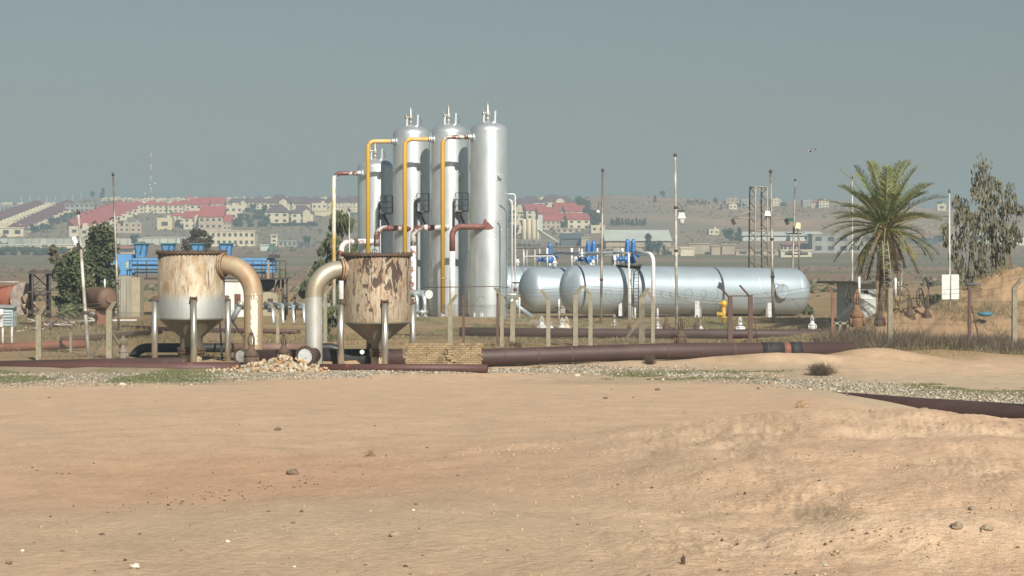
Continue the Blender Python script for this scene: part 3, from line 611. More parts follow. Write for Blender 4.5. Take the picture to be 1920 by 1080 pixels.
# pipes that climb beside the towers and enter near the top
UP = [(0, 626, 678, 325, YELWHITE, SILVRUST, 'worn white and yellow pipe left of the shortest silver tower'),
      (1, 690, 742, 265, YELLOW, M('yellow_worn_top', (.66, .44, .09), (.55, .3, .2), 3, .5, rust=(.62, .58, .5), rustamt=.6), 'yellow pipe in front of the shortest silver tower, bent into the second'),
      (2, 759, 812, 261, YELLOW, M('yellow_pink_top', (.66, .44, .09), (.5, .22, .16), 3, .5), 'yellow pipe in front of the second silver tower, bent into the third'),
      (3, 830, 886, 257, YELLOW, SILVRUST, 'yellow pipe with rusty silver top arm, in front of the third tower')]
for i, pr_, pf_, yy, mv, mh, lab in UP:
    px, d, yt = TW[i]; x = (px-960)/F*d; xf = (pf_-960)/F*d; off = min(.97, abs(xf-x)/R); dd = d-math.sqrt(1-off*off)*R
    a = W(pr_, yy, dd); f = W(pf_, yy, dd); g = tz(a.x, dd)
    t = thing('riser_pipe', lab, 'pipe', (a.x, dd, g), 'pipes climbing to the tops of the towers')
    path = arc([Vector((a.x, dd, g-.1)), a, f+Vector((.25, .12, 0))], .42, 8); k = 5
    b = MB(); b.tube(path[:k], .13, 16); b.build('upright', mv, t)
    b = MB(); b.tube(path[k-1:], .128, 16); b.build('top_arm', mh, t)
    b = MB(); dr = Vector((1, .1, 0)); flange(b, f-dr*.22, dr, .20, .05, 18); flange(b, f-dr*.12, dr, .22, .05, 18); b.tube([f-dr*.12, f+dr*.2], .16, 16); flange(b, f+dr*.05, dr, .26, .03, 20); b.build('flange', SILVER, t)
    if i == 3:
        b = MB(); q = W(pr_, 522, dd); flange(b, q, (0, 0, 1), .19, .08, 12); b.box(tuple(q), (.46, .05, .06)); b.build('clamp', M('clamp_yellow', (.4, .3, .12), (.2, .15, .08), 8, .7), t)
        b = MB(); b.tube([W(pr_, 586, dd), W(pr_, 600, dd)], .14, 14); flange(b, W(pr_, 588, dd), (0, 0, 1), .17, .06, 14); b.build('foot', SILVRUST, t)
MIDP = [(0, 640, 700, 453, WHITE, WHITERUST, 'white pipe with red primer bands entering the shortest silver tower half way up'),
        (1, 706, 766, 428, SILVER, SILVRUST, 'silver pipe with red bands bending left out of the second tower half way up'),
        (2, 775, 838, 427, WHITERUST, SILVRUST, 'patchy white and red pipe bending left out of the third tower half way up'),
        (3, 848, 906, 425, WHITE, PRIMER, 'red primer pipe bend with white upright, out of the rightmost tower')]
for i, pr_, pf_, yy, mv, mh, lab in MIDP:
    px, d, yt = TW[i]; x = (px-960)/F*d; dd = d-R-.16; a = W(pr_, yy, dd); f = W(pf_, yy, dd); g = tz(a.x, dd)
    t = thing('inlet_pipe', lab, 'pipe', (a.x, dd, g), 'pipes leaving the towers half way up')
    path = arc([Vector((a.x, dd, g-.1)), a, f, f+Vector((.1, .5, 0))], .55, 10); n_ = 13
    low = W(pr_, yy+(46 if i == 3 else 34), dd)
    b = MB(); b.tube([path[0], low], .175, 18); b.build('upright', mv, t)
    b = MB(); b.tube([low]+path[1:], .177, 18); b.build('bend', mh, t)
    if i in (1, 2):
        for u in (12, 40): b = MB(); q = W(pr_+u+8, yy, dd); b.tube([q, q+Vector((.22, 0, 0))], .186, 18); b.build('painted_band', PRIMER if i == 1 else WHITE, t)
t = thing('pipe_manifold', 'grey header with round pale end disc and silver drop pipes, beside the peeling hopper', 'pipe manifold', tuple(G(790, 126)))
b = MB(); b.tube([L(740, 550, 126.5), L(797, 551, 126)], .22, 20); b.build('header', M('header_dark_grey', (.20, .23, .25), (.15, .17, .18), 3, .5), t)
b = MB(); ax = Vector((.5, -1, 0)).normalized(); q = L(804, 552, 125.8); b.tube([q-ax*.3, q], .2, 16); flange(b, q, ax, .255, .05, 24); b.build('end_disc', PALE, t)
for px in (781, 795): b = MB(); b.tube(arc([L(px-6, 551, 126), L(px+1, 554, 125.7), L(px+2, 604, 125.5)], .5), .11, 12); flange(b, L(px+2, 584, 125.5), (0, 0, 1), .2, .06, 14); flange(b, L(px+2, 593, 125.5), (0, 0, 1), .17, .06, 14); b.build('drop_pipe', SILVER, t)
b = MB(); b.tube([L(783, 584, 125.3), L(800, 586, 125.3)], .09, 10); b.tube([L(791, 580, 125.3), L(791, 592, 125.3)], .06, 8); b.build('cross_valve', SILVER, t)
for k, (xa, ya, xb, lab) in enumerate(((947, 364, 966, 'tall thin white hooked pipe, outer of two beside the rightmost tower'), (954, 375, 960, 'thin white hooked pipe, inner and shorter of two beside the rightmost tower'))):
    p = W(xb, ya, 126.2-k); t = thing('vent_pipe', lab, 'pipe', (p.x, p.y, tz(p.x, p.y)), 'thin white pipes by the rightmost tower')
    b = MB(); b.tube(arc([W(xa, ya, 126.2-k), p, Vector((p.x, p.y, tz(p.x, p.y)-.1))], .15), .045, 10); b.build('tube', WHITE, t)
    b = MB(); q = W(xb, 530+k*22, 126.2-k); flange(b, q, (0, 0, 1), .13, .09, 10); b.tube([q+Vector((-.22, 0, 0)), q+Vector((.25, 0, 0))], .05, 8); b.tube([q+Vector((0, 0, -.5)), q+Vector((0, 0, -.3))], .11, 8); b.build('small_valve', VALVERUST if k == 0 else WHITE, t)
# ---------------------------------------------------------------- horizontal tanks
def htank(xa, da, za, Ln, ang, r, label, seams=(), man=None):
    a = Vector(((xa-960)/F*da, da, za)); ax = Vector((math.cos(ang), math.sin(ang), -.016)); e = a+ax*Ln
    t = thing('horizontal_tank', label, 'storage tank', (a.x, a.y, tz(a.x, a.y)), 'silver horizontal tanks')
    dome = [(r*math.cos(q), -.58*r*math.sin(q)) for q in np.linspace(PI/2, 0, 14)]
    prf = dome+[(r, k*Ln/12) for k in range(1, 12)]+[(rr, Ln-h) for rr, h in reversed(dome)]
    b = MB(); b.lathe(prf, a, 72, True, ax); b.build('shell', TANKSILVER, t)
    for u in seams: b = MB(); b.lathe([(r, -.03), (r+.009, 0), (r, .03)], a+ax*u, 72, True, ax); b.build('weld_ring', TANKSILVER, t)
    return t, a, ax
TA, aA, xA = htank(1079, 125.6, 2.17, 14.6, math.radians(22), 1.44, 'nearest silver horizontal tank, with a round manhole near its right end', (.02, 2.9, 5.8, 8.7, 11.6, 14.48))
TB, aB, xB = htank(1000, 136, 1.98, 14.5, math.radians(22), 1.445, 'middle silver horizontal tank, its domed end showing left of the nearest one', (.02, 3.0, 6))
TC, aC, xC = htank(938, 147, 2.0, 14.5, math.radians(22), 1.43, 'farthest silver horizontal tank, mostly hidden behind the other two', (.02, 3.0))
side = Vector((math.sin(math.radians(22)), -math.cos(math.radians(22)), 0))
b = MB(); q = W(1467, 546, 128.9); n_ = (side+Vector((0, 0, -.02))).normalized(); b.tube([q+Vector((0, .5, 0)), q], .36, 28); flange(b, q, n_, .45, .07, 36); bolts(b, q+n_*.01, n_, .40, 24, .024, .12); mh = b.build('manhole', TANKSILVER, TA)
b = MB(); b.tube(arc([q+Vector((-.45, .1, -.2)), q+Vector((-.42, -.05, .62)), q+Vector((.05, -.05, .62)), q+Vector((.05, -.02, .3))], .12), .025, 8); b.build('davit', WHITE, mh)
for (tt, a, ax, us) in ((TA, aA, xA, (3.2, 7.6, 12.3)), (TB, aB, xB, (1.6, 7, 12)), (TC, aC, xC, (1.6, 7, 12))):
    for u in us:
        c_ = a+ax*u; zb_ = tz(c_.x, c_.y); b = MB(); hh = c_.z-.85-zb_
        b.box((c_.x, c_.y, zb_+hh/2-.1), (.34, 2.1, hh+.3), math.radians(22)); b.build('saddle', CONCW, tt)
for px, yt, yb in ((1164, 563, 592), (1307, 566, 592), (1443, 568, 597)):
    a = W(px, yt, 125.5 if px < 1400 else 127.5); b = MB(); b.box((a.x, a.y, a.z-.45), (.27, .25, .95)); b.build('white_stub', WHITE, TA)
for px, d, yb, yt in ((1048, 124, 592, 561), (1191, 121, 592, 577), (1233, 119, 600, 578), (974, 125, 590, 557)):
    p = W(px, yb, d); t = thing('drain_valve', 'slim white drain valve post '+{1048: 'with a wide flat handwheel, between the two tank ends', 1191: 'at the foot of the tank ladder', 1233: 'right of the tall white overflow pipe', 974: 'left of the middle tank end'}[px], 'valve', tuple(p))
    b = MB(); b.tube([p+Vector((0, 0, -.2)), W(px, yt, d)], .05, 8); b.build('stem', WHITE, t)
    if px in (1048,): b = MB(); c_ = W(px, 577, d); b.tube([c_+Vector((-.26, 0, 0)), c_+Vector((.26, 0, 0))], .018, 6); handwheel(t, c_, .25, (0, 0.1, 1), DARKSTEEL)
b = MB(); b.tube(arc([L(968, 560, 127), L(969, 573, 127), L(1000, 596, 127)], .4), .14, 14); o = b.build('elbow_pipe', TANKSILVER); tag(o, 'short silver elbow pipe sloping to the ground left of the middle tank end', 'pipe')
# top works
def bluevalve(px, d, yt, yb, label, two=False):
    p = W(px, yb, d); z0 = p.z; zt = W(px, yt, d).z; t = thing('blue_valve', label, 'valve', tuple(p), 'blue valves on top of the tanks'); hh = zt-z0
    for s in ((-.17, .17) if two else (0,)):
        b = MB(); b.lathe([(.12, 0), (.16, .03), (.17, hh*.25), (.13, hh*.3), (.13, hh*.45), (.17, hh*.5), (.15, hh*.8), (.11, hh*.93), (.09, hh*.95), (.06, hh), (.02, hh)], (p.x+s, p.y, z0), 14); b.box((p.x+s, p.y, z0+hh*.62), (.10, .4, hh*.5)); b.build('bonnet', VBLUE, t)
    b = MB(); b.tube([p+Vector((-.8, -.1, hh*.18)), p+Vector((.3, 0, hh*.18))], .12, 12)
    for s in (-.8, -.6, -.3, .3): flange(b, p+Vector((s, -.02, hh*.18)), (1, 0, 0), .2, .06, 14)
    b.build('body', VBLUE, t); b = MB(); b.tube([p+Vector((.1, 0, hh*.42)), p+Vector((.55, 0, hh*.35))], .13, 12); flange(b, p+Vector((.5, 0, hh*.36)), (1, 0, -.1), .2, .06, 14); b.build('side_branch', VBLUE, t)
    b = MB(); b.tube([p+Vector((0, 0, -.35)), p+Vector((0, 0, .1))], .12, 12); b.build('nozzle', TANKSILVER, t)
bluevalve(1031, 140, 455, 494, 'single blue valve, leftmost on the tank tops'); bluevalve(1108, 134, 451, 494, 'pair of blue valve bonnets in the middle, left of a steel pole', True); bluevalve(1182, 127, 448, 494, 'pair of blue valve bonnets above the tank ladder', True)
t = thing('tank_walkway', 'white posts and rails of the walkway crossing the tank tops', 'walkway', tuple(W(1080, 498, 134)))
for px, yt, yb, d, r in ((967, 468, 500, 143, .035), (982, 467, 500, 142, .05), (988, 469, 500, 146, .025), (1003, 468, 500, 146, .025), (1012, 466, 500, 144, .03), (1026, 465, 498, 139, .07), (1072, 465, 498, 136, .08), (1086, 464, 498, 138, .025), (1120, 465, 497, 132, .045), (1159, 464, 498, 132, .04), (1168, 465, 498, 130, .03), (1173, 463, 497, 128, .04), (1190, 463, 496, 128, .03)):
    b = MB(); b.tube([W(px, yb+3, d), W(px, yt, d)], r, 8); b.build('post', WHITE, t)
b = MB(); b.tube([W(965, 466, 143), W(1160, 463, 132), W(1192, 463, 128)], .022, 6); b.build('rail', DULLSILVER, t)
b = MB(); b.box(tuple(W(1180, 497, 126.6)), (1.5, 1.2, .05)); b.build('deck', DARKSTEEL, t)
t = thing('tank_piping', 'white pipework running level over the tank tops', 'pipework', tuple(W(1090, 478, 134)))
b = MB(); b.tube([W(1008, 477.5, 138), W(1157, 477.5, 131)], .055, 10); b.build('long_pipe', WHITE, t)
b = MB(); b.tube(arc([W(982, 500, 137), W(982, 481, 137), W(1040, 480, 136), W(1040, 497, 136)], .2), .05, 10); b.build('low_pipe', WHITE, t)
b = MB(); b.tube([W(1040, 476, 137), W(1160, 474, 129)], .10, 12); b.build('grey_pipe', TANKSILVER, t)
for px, yt, d, r in ((1040, 489, 136, .12), (1080, 481, 134, .13), (1151, 479, 130, .14), (970, 486, 142, .12), (1112, 487, 131, .10)):
    b = MB(); b.tube([W(px, 500, d), W(px, yt, d)], r, 12); flange(b, W(px, (yt+497)/2, d), (0, 0, 1), r*1.5, .06, 12); b.build('nozzle', WHITE, t)
for px, d in ((1091, 133), (1166, 128)):
    b = MB(); q = W(px, 480, d); b.tube([q+Vector((0, 0, -.2)), q+Vector((0, 0, .45))], .05, 8); flange(b, q, (0, 0, 1), .14, .06, 10); b.tube([q+Vector((-.2, 0, .15)), q+Vector((.2, 0, .2))], .035, 6); b.build('small_valve', WHITE, t)
p = W(1225, 476, 124.4); b = MB(); b.tube(arc([W(1190, 474, 126.5), p, Vector((p.x, p.y, .3))], .55, 10), .115, 16); o = b.build('overflow_pipe', M('white_lilac', (.72, .73, .78), (.62, .63, .68), 3, .45)); tag(o, 'thick white pipe bent down in front of the nearest tank, right of the ladder', 'pipe')
p = W(1179, 475, 124.6); b = MB(); b.tube(arc([W(1150, 474, 127), p, Vector((p.x, p.y, .3))], .12, 6), .06, 12); b.tube([W(1181.5, 505, 124.6), Vector((p.x+.09, p.y, .3))], .085, 8); o = b.build('drop_pipe', WHITE); tag(o, 'slim white pipe standing just left of the tank ladder', 'pipe')
t = thing('tank_ladder', 'curved grey ladder up the side of the nearest tank', 'ladder', tuple(G(1192, 124)))
for k, px in enumerate((1187.5, 1197)):
    b = MB(); pts = [W(px-5+k*3, 497, 126.2), W(px-1, 503, 125.4), W(px, 515, 124.9), W(px, 540, 124.6), W(px, 592, 124.6)]; b.tube(arc(pts, .5, 4), .025, 6); b.build('rail', DARKSTEEL, t)
for k in range(13): b = MB(); y_ = 508+k*6.5; b.tube([W(1187, y_, 124.75), W(1197, y_, 124.75)], .014, 5); b.build('rung', DARKSTEEL, t)
# small valves along the bank
SV = [(1001, 603, 622, 'r', 'small rusty brown valve, leftmost along the rear pipeline'), (1016, 592, 620, 'w', 'white valve with a pointed stem left of a cranked concrete post'), (1034, 604, 621, 'w', 'short grey valve half hidden by a cranked concrete post'), (1054, 595, 622, 'w', 'white valve, left one of a close pair'), (1062, 593, 626, 'c', 'cream valve, right one of a close pair'),
      (1102, 605, 620, 'y', 'low yellow and rusty valve behind a cranked concrete post'), (1152, 588, 613, 's', 'silver valve below the dull steel pole'), (1180, 601, 620, 'r', 'rusty valve beside the diagonal concrete brace'), (1233, 590, 620, 's', 'silver and white valve by the tall white pipe foot'), (1249, 590, 618, 'r', 'thin rusty valve under the nearest tank'),
      (1307, 590, 620, 'r', 'rusty valve below the white tank stub'), (1313, 602, 621, 'w', 'white bent valve next to a rusty one'), (1325, 613, 622, 'w', 'tiny white valve low on the rear pipeline'), (1388, 594, 622, 'w', 'white valve framed by the brown steel gate frame'), (1448, 607, 618, 'r', 'squat brown valve right of the gate frame'), (1492, 606, 618, 'r', 'squat brown valve near the right end of the rear pipeline'), (1523, 591, 617, 'w', 'white valve on a post beyond the tank end')]
smt = {'r': VALVERUST, 'w': WHITE, 'c': M('cream_paint', (.62, .55, .40), (.45, .38, .27), 8, .6), 'y': M('yellow_rust', (.5, .3, .08), (.22, .14, .08), 7, .7), 's': DULLSILVER}
for px, yt, yb, k, lab in SV:
    d = 112; valve(px, yb, d, (yb-yt)/F*d, lab, smt[k], group='small valves along the rear pipeline', bonnet=1.35 if k in 'wc' else 1.1, yoke=(yb-yt) > 20)
for px, yb in ((1448, 607), (1492, 606)):
    pass
t = thing('hydrant', 'yellow hydrant in front of the nearest tank, left of the gate frame', 'hydrant', tuple(W(1356, 599, 121)))
p = W(1357, 599, 121); b = MB(); b.tube([p+Vector((0, 0, -.2)), p+Vector((0, 0, .78))], .12, 16); b.build('barrel', TYELLOW, t)
b = MB(); b.lathe([(.14, .72), (.2, .78), (.2, .95), (.12, 1.04), (.04, 1.08)], p, 16); b.tube([p+Vector((-.3, -.05, .9)), p+Vector((.15, 0, .86))], .07, 10); b.build('head', TYELLOW, t)
b = MB(); b.tube([p+Vector((-.38, -.05, .3)), p+Vector((.1, 0, .3))], .10, 12); flange(b, p+Vector((-.36, -.05, .3)), (1, 0, 0), .16, .06, 14); flange(b, p+Vector((0, 0, .12)), (0, 0, 1), .2, .08, 16); b.build('outlet', TYELLOW, t)
# ---------------------------------------------------------------- poles
POLEM = M('pole_steel', (.30, .28, .24), (.14, .12, .10), 1.2, .5, .3, stops=(.44, .58), stretch=(1, 1, .7))
POLEW = M('pole_white', (.46, .45, .41), (.24, .22, .19), 2, .5, 0, stops=(.45, .6), stretch=(1, 1, .5), rust=(.25, .18, .12), rustamt=.68)
def pole(xt, yt, xb, yb, d, w_, label, mat=POLEM, cat='pole', name='steel_pole', collars=(.3,)):
    a = W(xb, yb, d); a.z = min(a.z, tz(a.x, a.y)+.0); e = W(xt, yt, d); t = thing(name, label, cat, tuple(a)); r = w_/F*d/2*.74
    b = MB(); a2 = a-(e-a).normalized()*.3; pts = [a2, a.lerp(e, .45), a.lerp(e, .451), a.lerp(e, .8), a.lerp(e, .801), e]; b.tube(pts, [r*1.12, r*1.1, r, r*.95, r*.8, r*.75], 12); b.build('shaft', mat, t)
    b = MB(); b.lathe([(r*.9, 0), (r*1.2, .02), (r*1.2, .12), (r*.4, .2)], e, 10); b.build('cap', DARKSTEEL, t)
    for u in collars: b = MB(); q = a.lerp(e, u); b.tube([q, q+Vector((0, 0, .14))], r*1.5, 10); b.build('collar', BOLT, t)
    return t, a, e
def lampbox(t, px, py, d, sz, mat, tilt=0, arm=None):
    c_ = W(px, py, d); b = MB(); x_, y_, z_ = sz; v = [(-.5, -.5, -.5), (.5, -.5, -.5), (.5, .5, -.5), (-.5, .5, -.5), (-.32, -.3, .5), (.32, -.3, .5), (.32, .4, .5), (-.32, .4, .5)]
    Rm = Matrix.Rotation(tilt, 3, 'Y'); b.add([c_+Rm @ Vector((a*x_, q*y_, k*z_)) for a, q, k in v], [(3, 2, 1, 0), (4, 5, 6, 7), (0, 1, 5, 4), (1, 2, 6, 5), (2, 3, 7, 6), (3, 0, 4, 7)]); h_ = b.build('lamp_housing', mat, t)
    if arm: b = MB(); b.tube([W(*arm), c_+Vector((0, 0, z_*.4))], .02, 6); b.build('arm', DARKSTEEL, h_)
    return h_
pole(212, 330, 223, 604, 118, 6, 'tall slightly leaning steel pole with dark floodlights, beside the blue box', POLEM)
t = [o for o in C.objects if o.get('label', '').startswith('tall slightly leaning')][0]
lampbox(t, 226, 417, 118, (.34, .2, .16), DARKSTEEL, .45, (215, 408, 118)); lampbox(t, 210, 409, 118, (.3, .2, .1), DARKSTEEL, -.3)
t, a, e = pole(147, 402, 166, 668, 88, 8, 'leaning white lamp pole with a tilted floodlight, in front of the trees', POLEW, 'lamp post', 'lamp_pole')
lampbox(t, 152, 425, 88, (.07, .1, .14), DARKSTEEL); h_ = lampbox(t, 148, 460, 88, (.17, .18, .34), M('lamp_black', (.03, .03, .03), None, 3, .5), -.4)
b = MB(); c_ = W(141, 451, 87.95); b.box(tuple(c_), (.17, .02, .36), 0, 0, -.42); b.build('reflector', WHITE, h_)
b = MB(); b.tube([W(147, 398, 88), W(147, 393, 88)], .015, 6); b.build('spike', DARKSTEEL, t)
t, a, e = pole(1130, 322, 1127, 592, 122, 6, 'dull steel pole with a small round lamp, in front of the nearest tank end', POLEM, collars=(.28,))
b = MB(); b.ico(W(1121, 397, 122), .11, 0, 2, (1, 1, 1), smooth=True); lg = b.build('lamp_globe', WHITE, t)
b = MB(); b.tube(arc([W(1130, 381, 122), W(1123, 380, 122), W(1121, 394, 122)], .15), .018, 6); b.build('arm', DARKSTEEL, t); b = MB(); b.box(tuple(W(1120, 402, 122)), (.22, .1, .04)); b.build('bracket', DARKSTEEL, t)
t, a, e = pole(1266, 294, 1269, 618, 119, 7, 'tallest steel pole, with a grey lamp box, in front of the nearest tank', POLEW, collars=(.45, .7))
GREYL = M('lamp_grey', (.42, .47, .47), (.34, .38, .38), 5, .5)
lampbox(t, 1278, 404, 119, (.46, .35, .34), GREYL, 0, (1268, 382, 119)); b = MB(); b.lathe([(.16, 0), (.16, -.2), (.1, -.28), (0, -.3)], W(1278, 411, 119), 14); b.build('lamp_glass', M('frosted', (.55, .58, .55), None, 3, .3), t)
b = MB(); b.tube(arc([W(1268, 380, 119), W(1277, 384, 119), W(1280, 398, 119)], .3), .02, 6); b.build('arm', DARKSTEEL, t); b = MB(); b.tube([W(1263, 396, 119), W(1284, 395, 119)], .03, 6); b.build('crossbar', DARKSTEEL, t)
t, a, e = pole(1445, 324, 1450, 597, 122, 7, 'steel pole with white lamp box, in front of the nearest tank\'s right half', POLEM, collars=(.55, .3))
lampbox(t, 1439, 400, 122, (.38, .3, .28), WHITE, .1); b = MB(); b.tube([W(1434, 407, 122), W(1447, 405, 122)], .03, 6); b.build('bracket', DARKSTEEL, t)
t, a, e = pole(1491, 340, 1484, 520, 150, 5, 'two-legged steel mast with a yellow lamp and dark green box, behind the tank end', POLEM, collars=())
b = MB(); b.tube([W(1497, 425, 150), W(1499, 520, 150)], .07, 8); b.build('second_leg', POLEM, t); lampbox(t, 1496, 423, 149.6, (.42, .3, .42), M('lamp_yellow', (.62, .5, .25), (.55, .48, .35), 8, .5), .2)
b = MB(); b.box(tuple(W(1481, 412, 150)), (.55, .3, .25)); b.build('green_box', M('dark_green_box', (.02, .10, .07), None, 3, .5), t)
for y_ in (438, 471, 477): b = MB(); b.tube([W(1478, y_, 150), W(1503, y_, 150)], .05, 6); b.build('cross_bar', DARKSTEEL, t)
pole(1598, 336, 1598, 600, 128, 4, 'thin white pole behind the left side of the palm crown', POLEW, collars=())
pole(655, 397, 655, 520, 132, 3.4, 'thin white pole in front of the drooping tree, left of the towers', POLEW, collars=())
for px, w_, lab in ((1686, 4, 'left of two thin poles behind the palm trunk'), (1692, 3, 'right of two thin poles behind the palm trunk')): pole(px, 460, px-3, 600, 124+w_, w_, lab, POLEM, collars=())
t, a, e = pole(1780, 362, 1781, 590, 108, 4.5, 'white pole carrying a pale notice board, left of the weeping trees', POLEW, 'sign post', 'sign_pole', ())
sb = L(1782, 538, 107.9)
for s in (-1, 1): b = MB(); b.box((sb.x+s*.235, sb.y, sb.z), (.40, .03, 1.25)); pn = b.build('notice_panel', M('notice_white', (.56, .60, .58), (.50, .53, .51), 4, .7, rust=(.33, .36, .35), rustamt=.62, rustscale=5), t)
t, a, e = pole(1741, 532, 1740, 596, 104, 4, 'short post with a tilted black floodlight on top, right of the palm', BROWNRUST, 'floodlight', 'floodlight_post', ())
b = MB(); c_ = W(1740, 534, 104); b.box(tuple(c_+Vector((-.02, 0, .18))), (.1, .35, .42), 0, 0, -.6); b.box(tuple(c_+Vector((.12, 0, .0))), (.3, .35, .2), 0, 0, -.2); b.build('floodlight', M('lamp_black', (.03, .03, .03), None, 3, .5), t)
for px, yt, yb in ((1611, 519, 560), (1679, 521, 555)):
    b = MB(); b.tube([W(px, yb, 103), W(px, yt, 103)], .06, 10); o = b.build('white_marker', WHITE); tag(o, 'white marker tube standing %s' % ('above the rust orange valve' if px == 1611 else 'right of the palm trunk, above a handwheel'), 'marker post')
# lattice mast
def lattice(pxl, pxr, yt, yb, d, label, mat, r=.05, bays=9, cap=True, name='lattice_mast', taper=1.12, brace=.036):
    c0 = W((pxl+pxr)/2, yt, d); h = c0.z-W(0, yb, d).z; hw = (pxr-pxl)/F*d/2/1.25; t = thing(name, label, 'mast', (c0.x, d, c0.z-h)); ang = .35
    def cn(k, u): s = hw*(taper+(1-taper)*u); a = ang+PI/4+k*PI/2; return Vector((c0.x+math.cos(a)*s*1.414, d+math.sin(a)*s*1.414, c0.z-h+h*u))
    for k in range(4): b = MB(); b.tube([cn(k, 0), cn(k, 1)], r, 6); b.build('leg', mat, t)
    for k in range(4):
        b = MB()
        pts = [cn((k+i) % 4 if False else (k if i % 2 == 0 else (k+1) % 4), i/bays) for i in range(bays+1)]
        b.tube(pts, brace, 5); b.tube([cn(k, 1), cn((k+1) % 4, 1)], brace*1.2, 5); b.tube([cn(k, .5), cn((k+1) % 4, .5)], brace, 5); b.build('bracing', mat, t)
    return t
LM = M('lattice_tan', (.33, .29, .22), (.22, .18, .14), 3, .7)
t = lattice(1407, 1437, 351, 515, 150, 'tan steel lattice mast behind the tanks with two floodlight arms', LM, .055, 12)
for s, (xa, xe) in ((-1, (1408, 1374)), (1, (1436, 1470))):
    b = MB(); b.tube([W(xa, 409, 150), W(xe, 409, 150)], .04, 6); b.tube([W(xa, 395, 150), W(xe, 408, 150)], .03, 6); ar = b.build('arm', LM, t)
    b = MB(); q = W(xe+s*2+3, 416, 150); b.box(tuple(q), (.22, .3, .42), 0, 0, -.5); b.build('floodlight', M('lamp_black', (.03, .03, .03), None, 3, .5), ar)
lt = lattice(55, 95, 509, 596, 124, 'black steel lattice tower beside the rusty drum on the left', DARKSTEEL, .075, 3, name='lattice_tower', taper=1.0, brace=.045)
for px in (62, 66, 84, 89): b = MB(); b.tube([L(px, 512, 124), L(px, 504, 124)], .04, 6); b.build('bolt', DARKSTEEL, lt)
b = MB(); b.box(tuple(L(75, 511, 124)), (1.35, 1.2, .14), .2); b.build('top_frame', DARKSTEEL, lt); b = MB(); b.box(tuple(L(75, 547, 124)), (1.3, 1.2, .08), .2); b.build('mid_frame', DARKSTEEL, lt); b = MB(); b.box(tuple(L(75, 584, 124)), (1.3, 1.2, .14), .2); b.build('base_frame', DARKSTEEL, lt)
# ---------------------------------------------------------------- perimeter fence
def cpost(t, px, yb, yt, d, crank, wpx=8, mat=CONC, arm=None, name='post'):
    x = (px-960)/F*d; g = min(tz(x, d), W(px, yb, d).z); w_ = wpx/F*d; zt = W(px, yt, d).z; b = MB(); hz_ = zt-g; al = arm if arm is not None else .42
    zk = zt-al*.85; lean = crank*al*.62
    def sec(c_, s): return [(c_[0]-s/2, c_[1]-s/2, c_[2]), (c_[0]+s/2, c_[1]-s/2, c_[2]), (c_[0]+s/2, c_[1]+s/2, c_[2]), (c_[0]-s/2, c_[1]+s/2, c_[2])]
    lv = [sec((x, d, g-.3), w_), sec((x, d, zk), w_*.95), sec((x+lean, d-.12, zt), w_*.72)] if crank else [sec((x, d, g-.3), w_), sec((x, d, zt), w_*.9)]
    vs = [v for s in lv for v in s]; fs = [(3, 2, 1, 0), tuple(range(len(vs)-4, len(vs)))]
    for k in range(len(lv)-1):
        for j in range(4): fs.append((k*4+j, k*4+(j+1) % 4, k*4+4+(j+1) % 4, k*4+4+j))
    b.add(vs, fs); o = b.build(name, mat, t); return Vector((x+lean, d-.12, zt)), Vector((x, d, zk)), g
def brace(t, xa, ya, xb, yb, d, r=.05, mat=CONC):
    b = MB(); b.tube([W(xa, ya, d), W(xb, yb, d+.1)], r, 4, smooth=False); b.build('brace', mat, t)
def chain(t, a, b_, top, bot, sp=.09, sag=0):
    """woven wire between two points: two sets of slanting wires"""
    m = MB(); a = Vector(a); b_ = Vector(b_); Ln = (Vector((b_.x, b_.y, 0))-Vector((a.x, a.y, 0))).length; n = int(Ln/sp)
    for sgn in (1, -1):
        for i in range(-int((top-bot)/sp)-1, n+int((top-bot)/sp)+1):
            u0 = i*sp; u1 = u0+sgn*(top-bot); z0, z1 = bot, top; lo, hi = (u0, u1) if sgn > 0 else (u1, u0)
            # clip to the panel
            def zz(u): return z0+(u-u0)*sgn
            c0, c1 = max(lo, 0), min(hi, Ln)
            if c1-c0 < .05: continue
            P = [Vector((a.x+(b_.x-a.x)*u/Ln, a.y+(b_.y-a.y)*u/Ln, zz(u))) for u in (c0, c1)]
            w_ = Vector((0, 0, .006)); yv = Vector((0, .006*sgn, 0)); m.add([P[0]-w_+yv, P[1]-w_+yv, P[1]+w_+yv, P[0]+w_+yv, P[0]+yv*1.8, P[1]+yv*1.8], [(0, 1, 2, 3), (0, 4, 5, 1), (3, 2, 5, 4)])
    for z_ in (top, bot+.03, (top+bot)/2): m.tube([Vector((a.x, a.y, z_)), Vector((b_.x, b_.y, z_))], .006, 4)
    m.build('chain_link', WIRE, t)
def coil(t, pts, r=.32, pitch=.42, mat=WIRE, seed=1, squash=.8):
    rnd = random.Random(seed); b = MB(); out = []; pts = [Vector(p) for p in pts]; Ls = [(q-p).length for p, q in zip(pts, pts[1:])]; tot = sum(Ls); n = int(tot/pitch*14)
    rr = r
    for i in range(n+1):
        s = tot*i/n; k = 0
        while k < len(Ls)-1 and s > Ls[k]: s -= Ls[k]; k += 1
        c_ = pts[k].lerp(pts[k+1], s/Ls[k]); ax = (pts[k+1]-pts[k]).normalized(); a = 2*PI*i/14; 
        if i % 14 == 0: rr = r*(.45+.8*rnd.random()); sh = rnd.random()*.5-.25
        u = Vector((ax.x*.5, ax.y*.5-.6, 0)); out.append(c_+Vector((math.cos(a)*rr*.75+sh, math.cos(a)*rr*.6, math.sin(a)*rr*squash)))
    b.tube(out, .008, 4, False); b.build('razor_wire', mat, t)
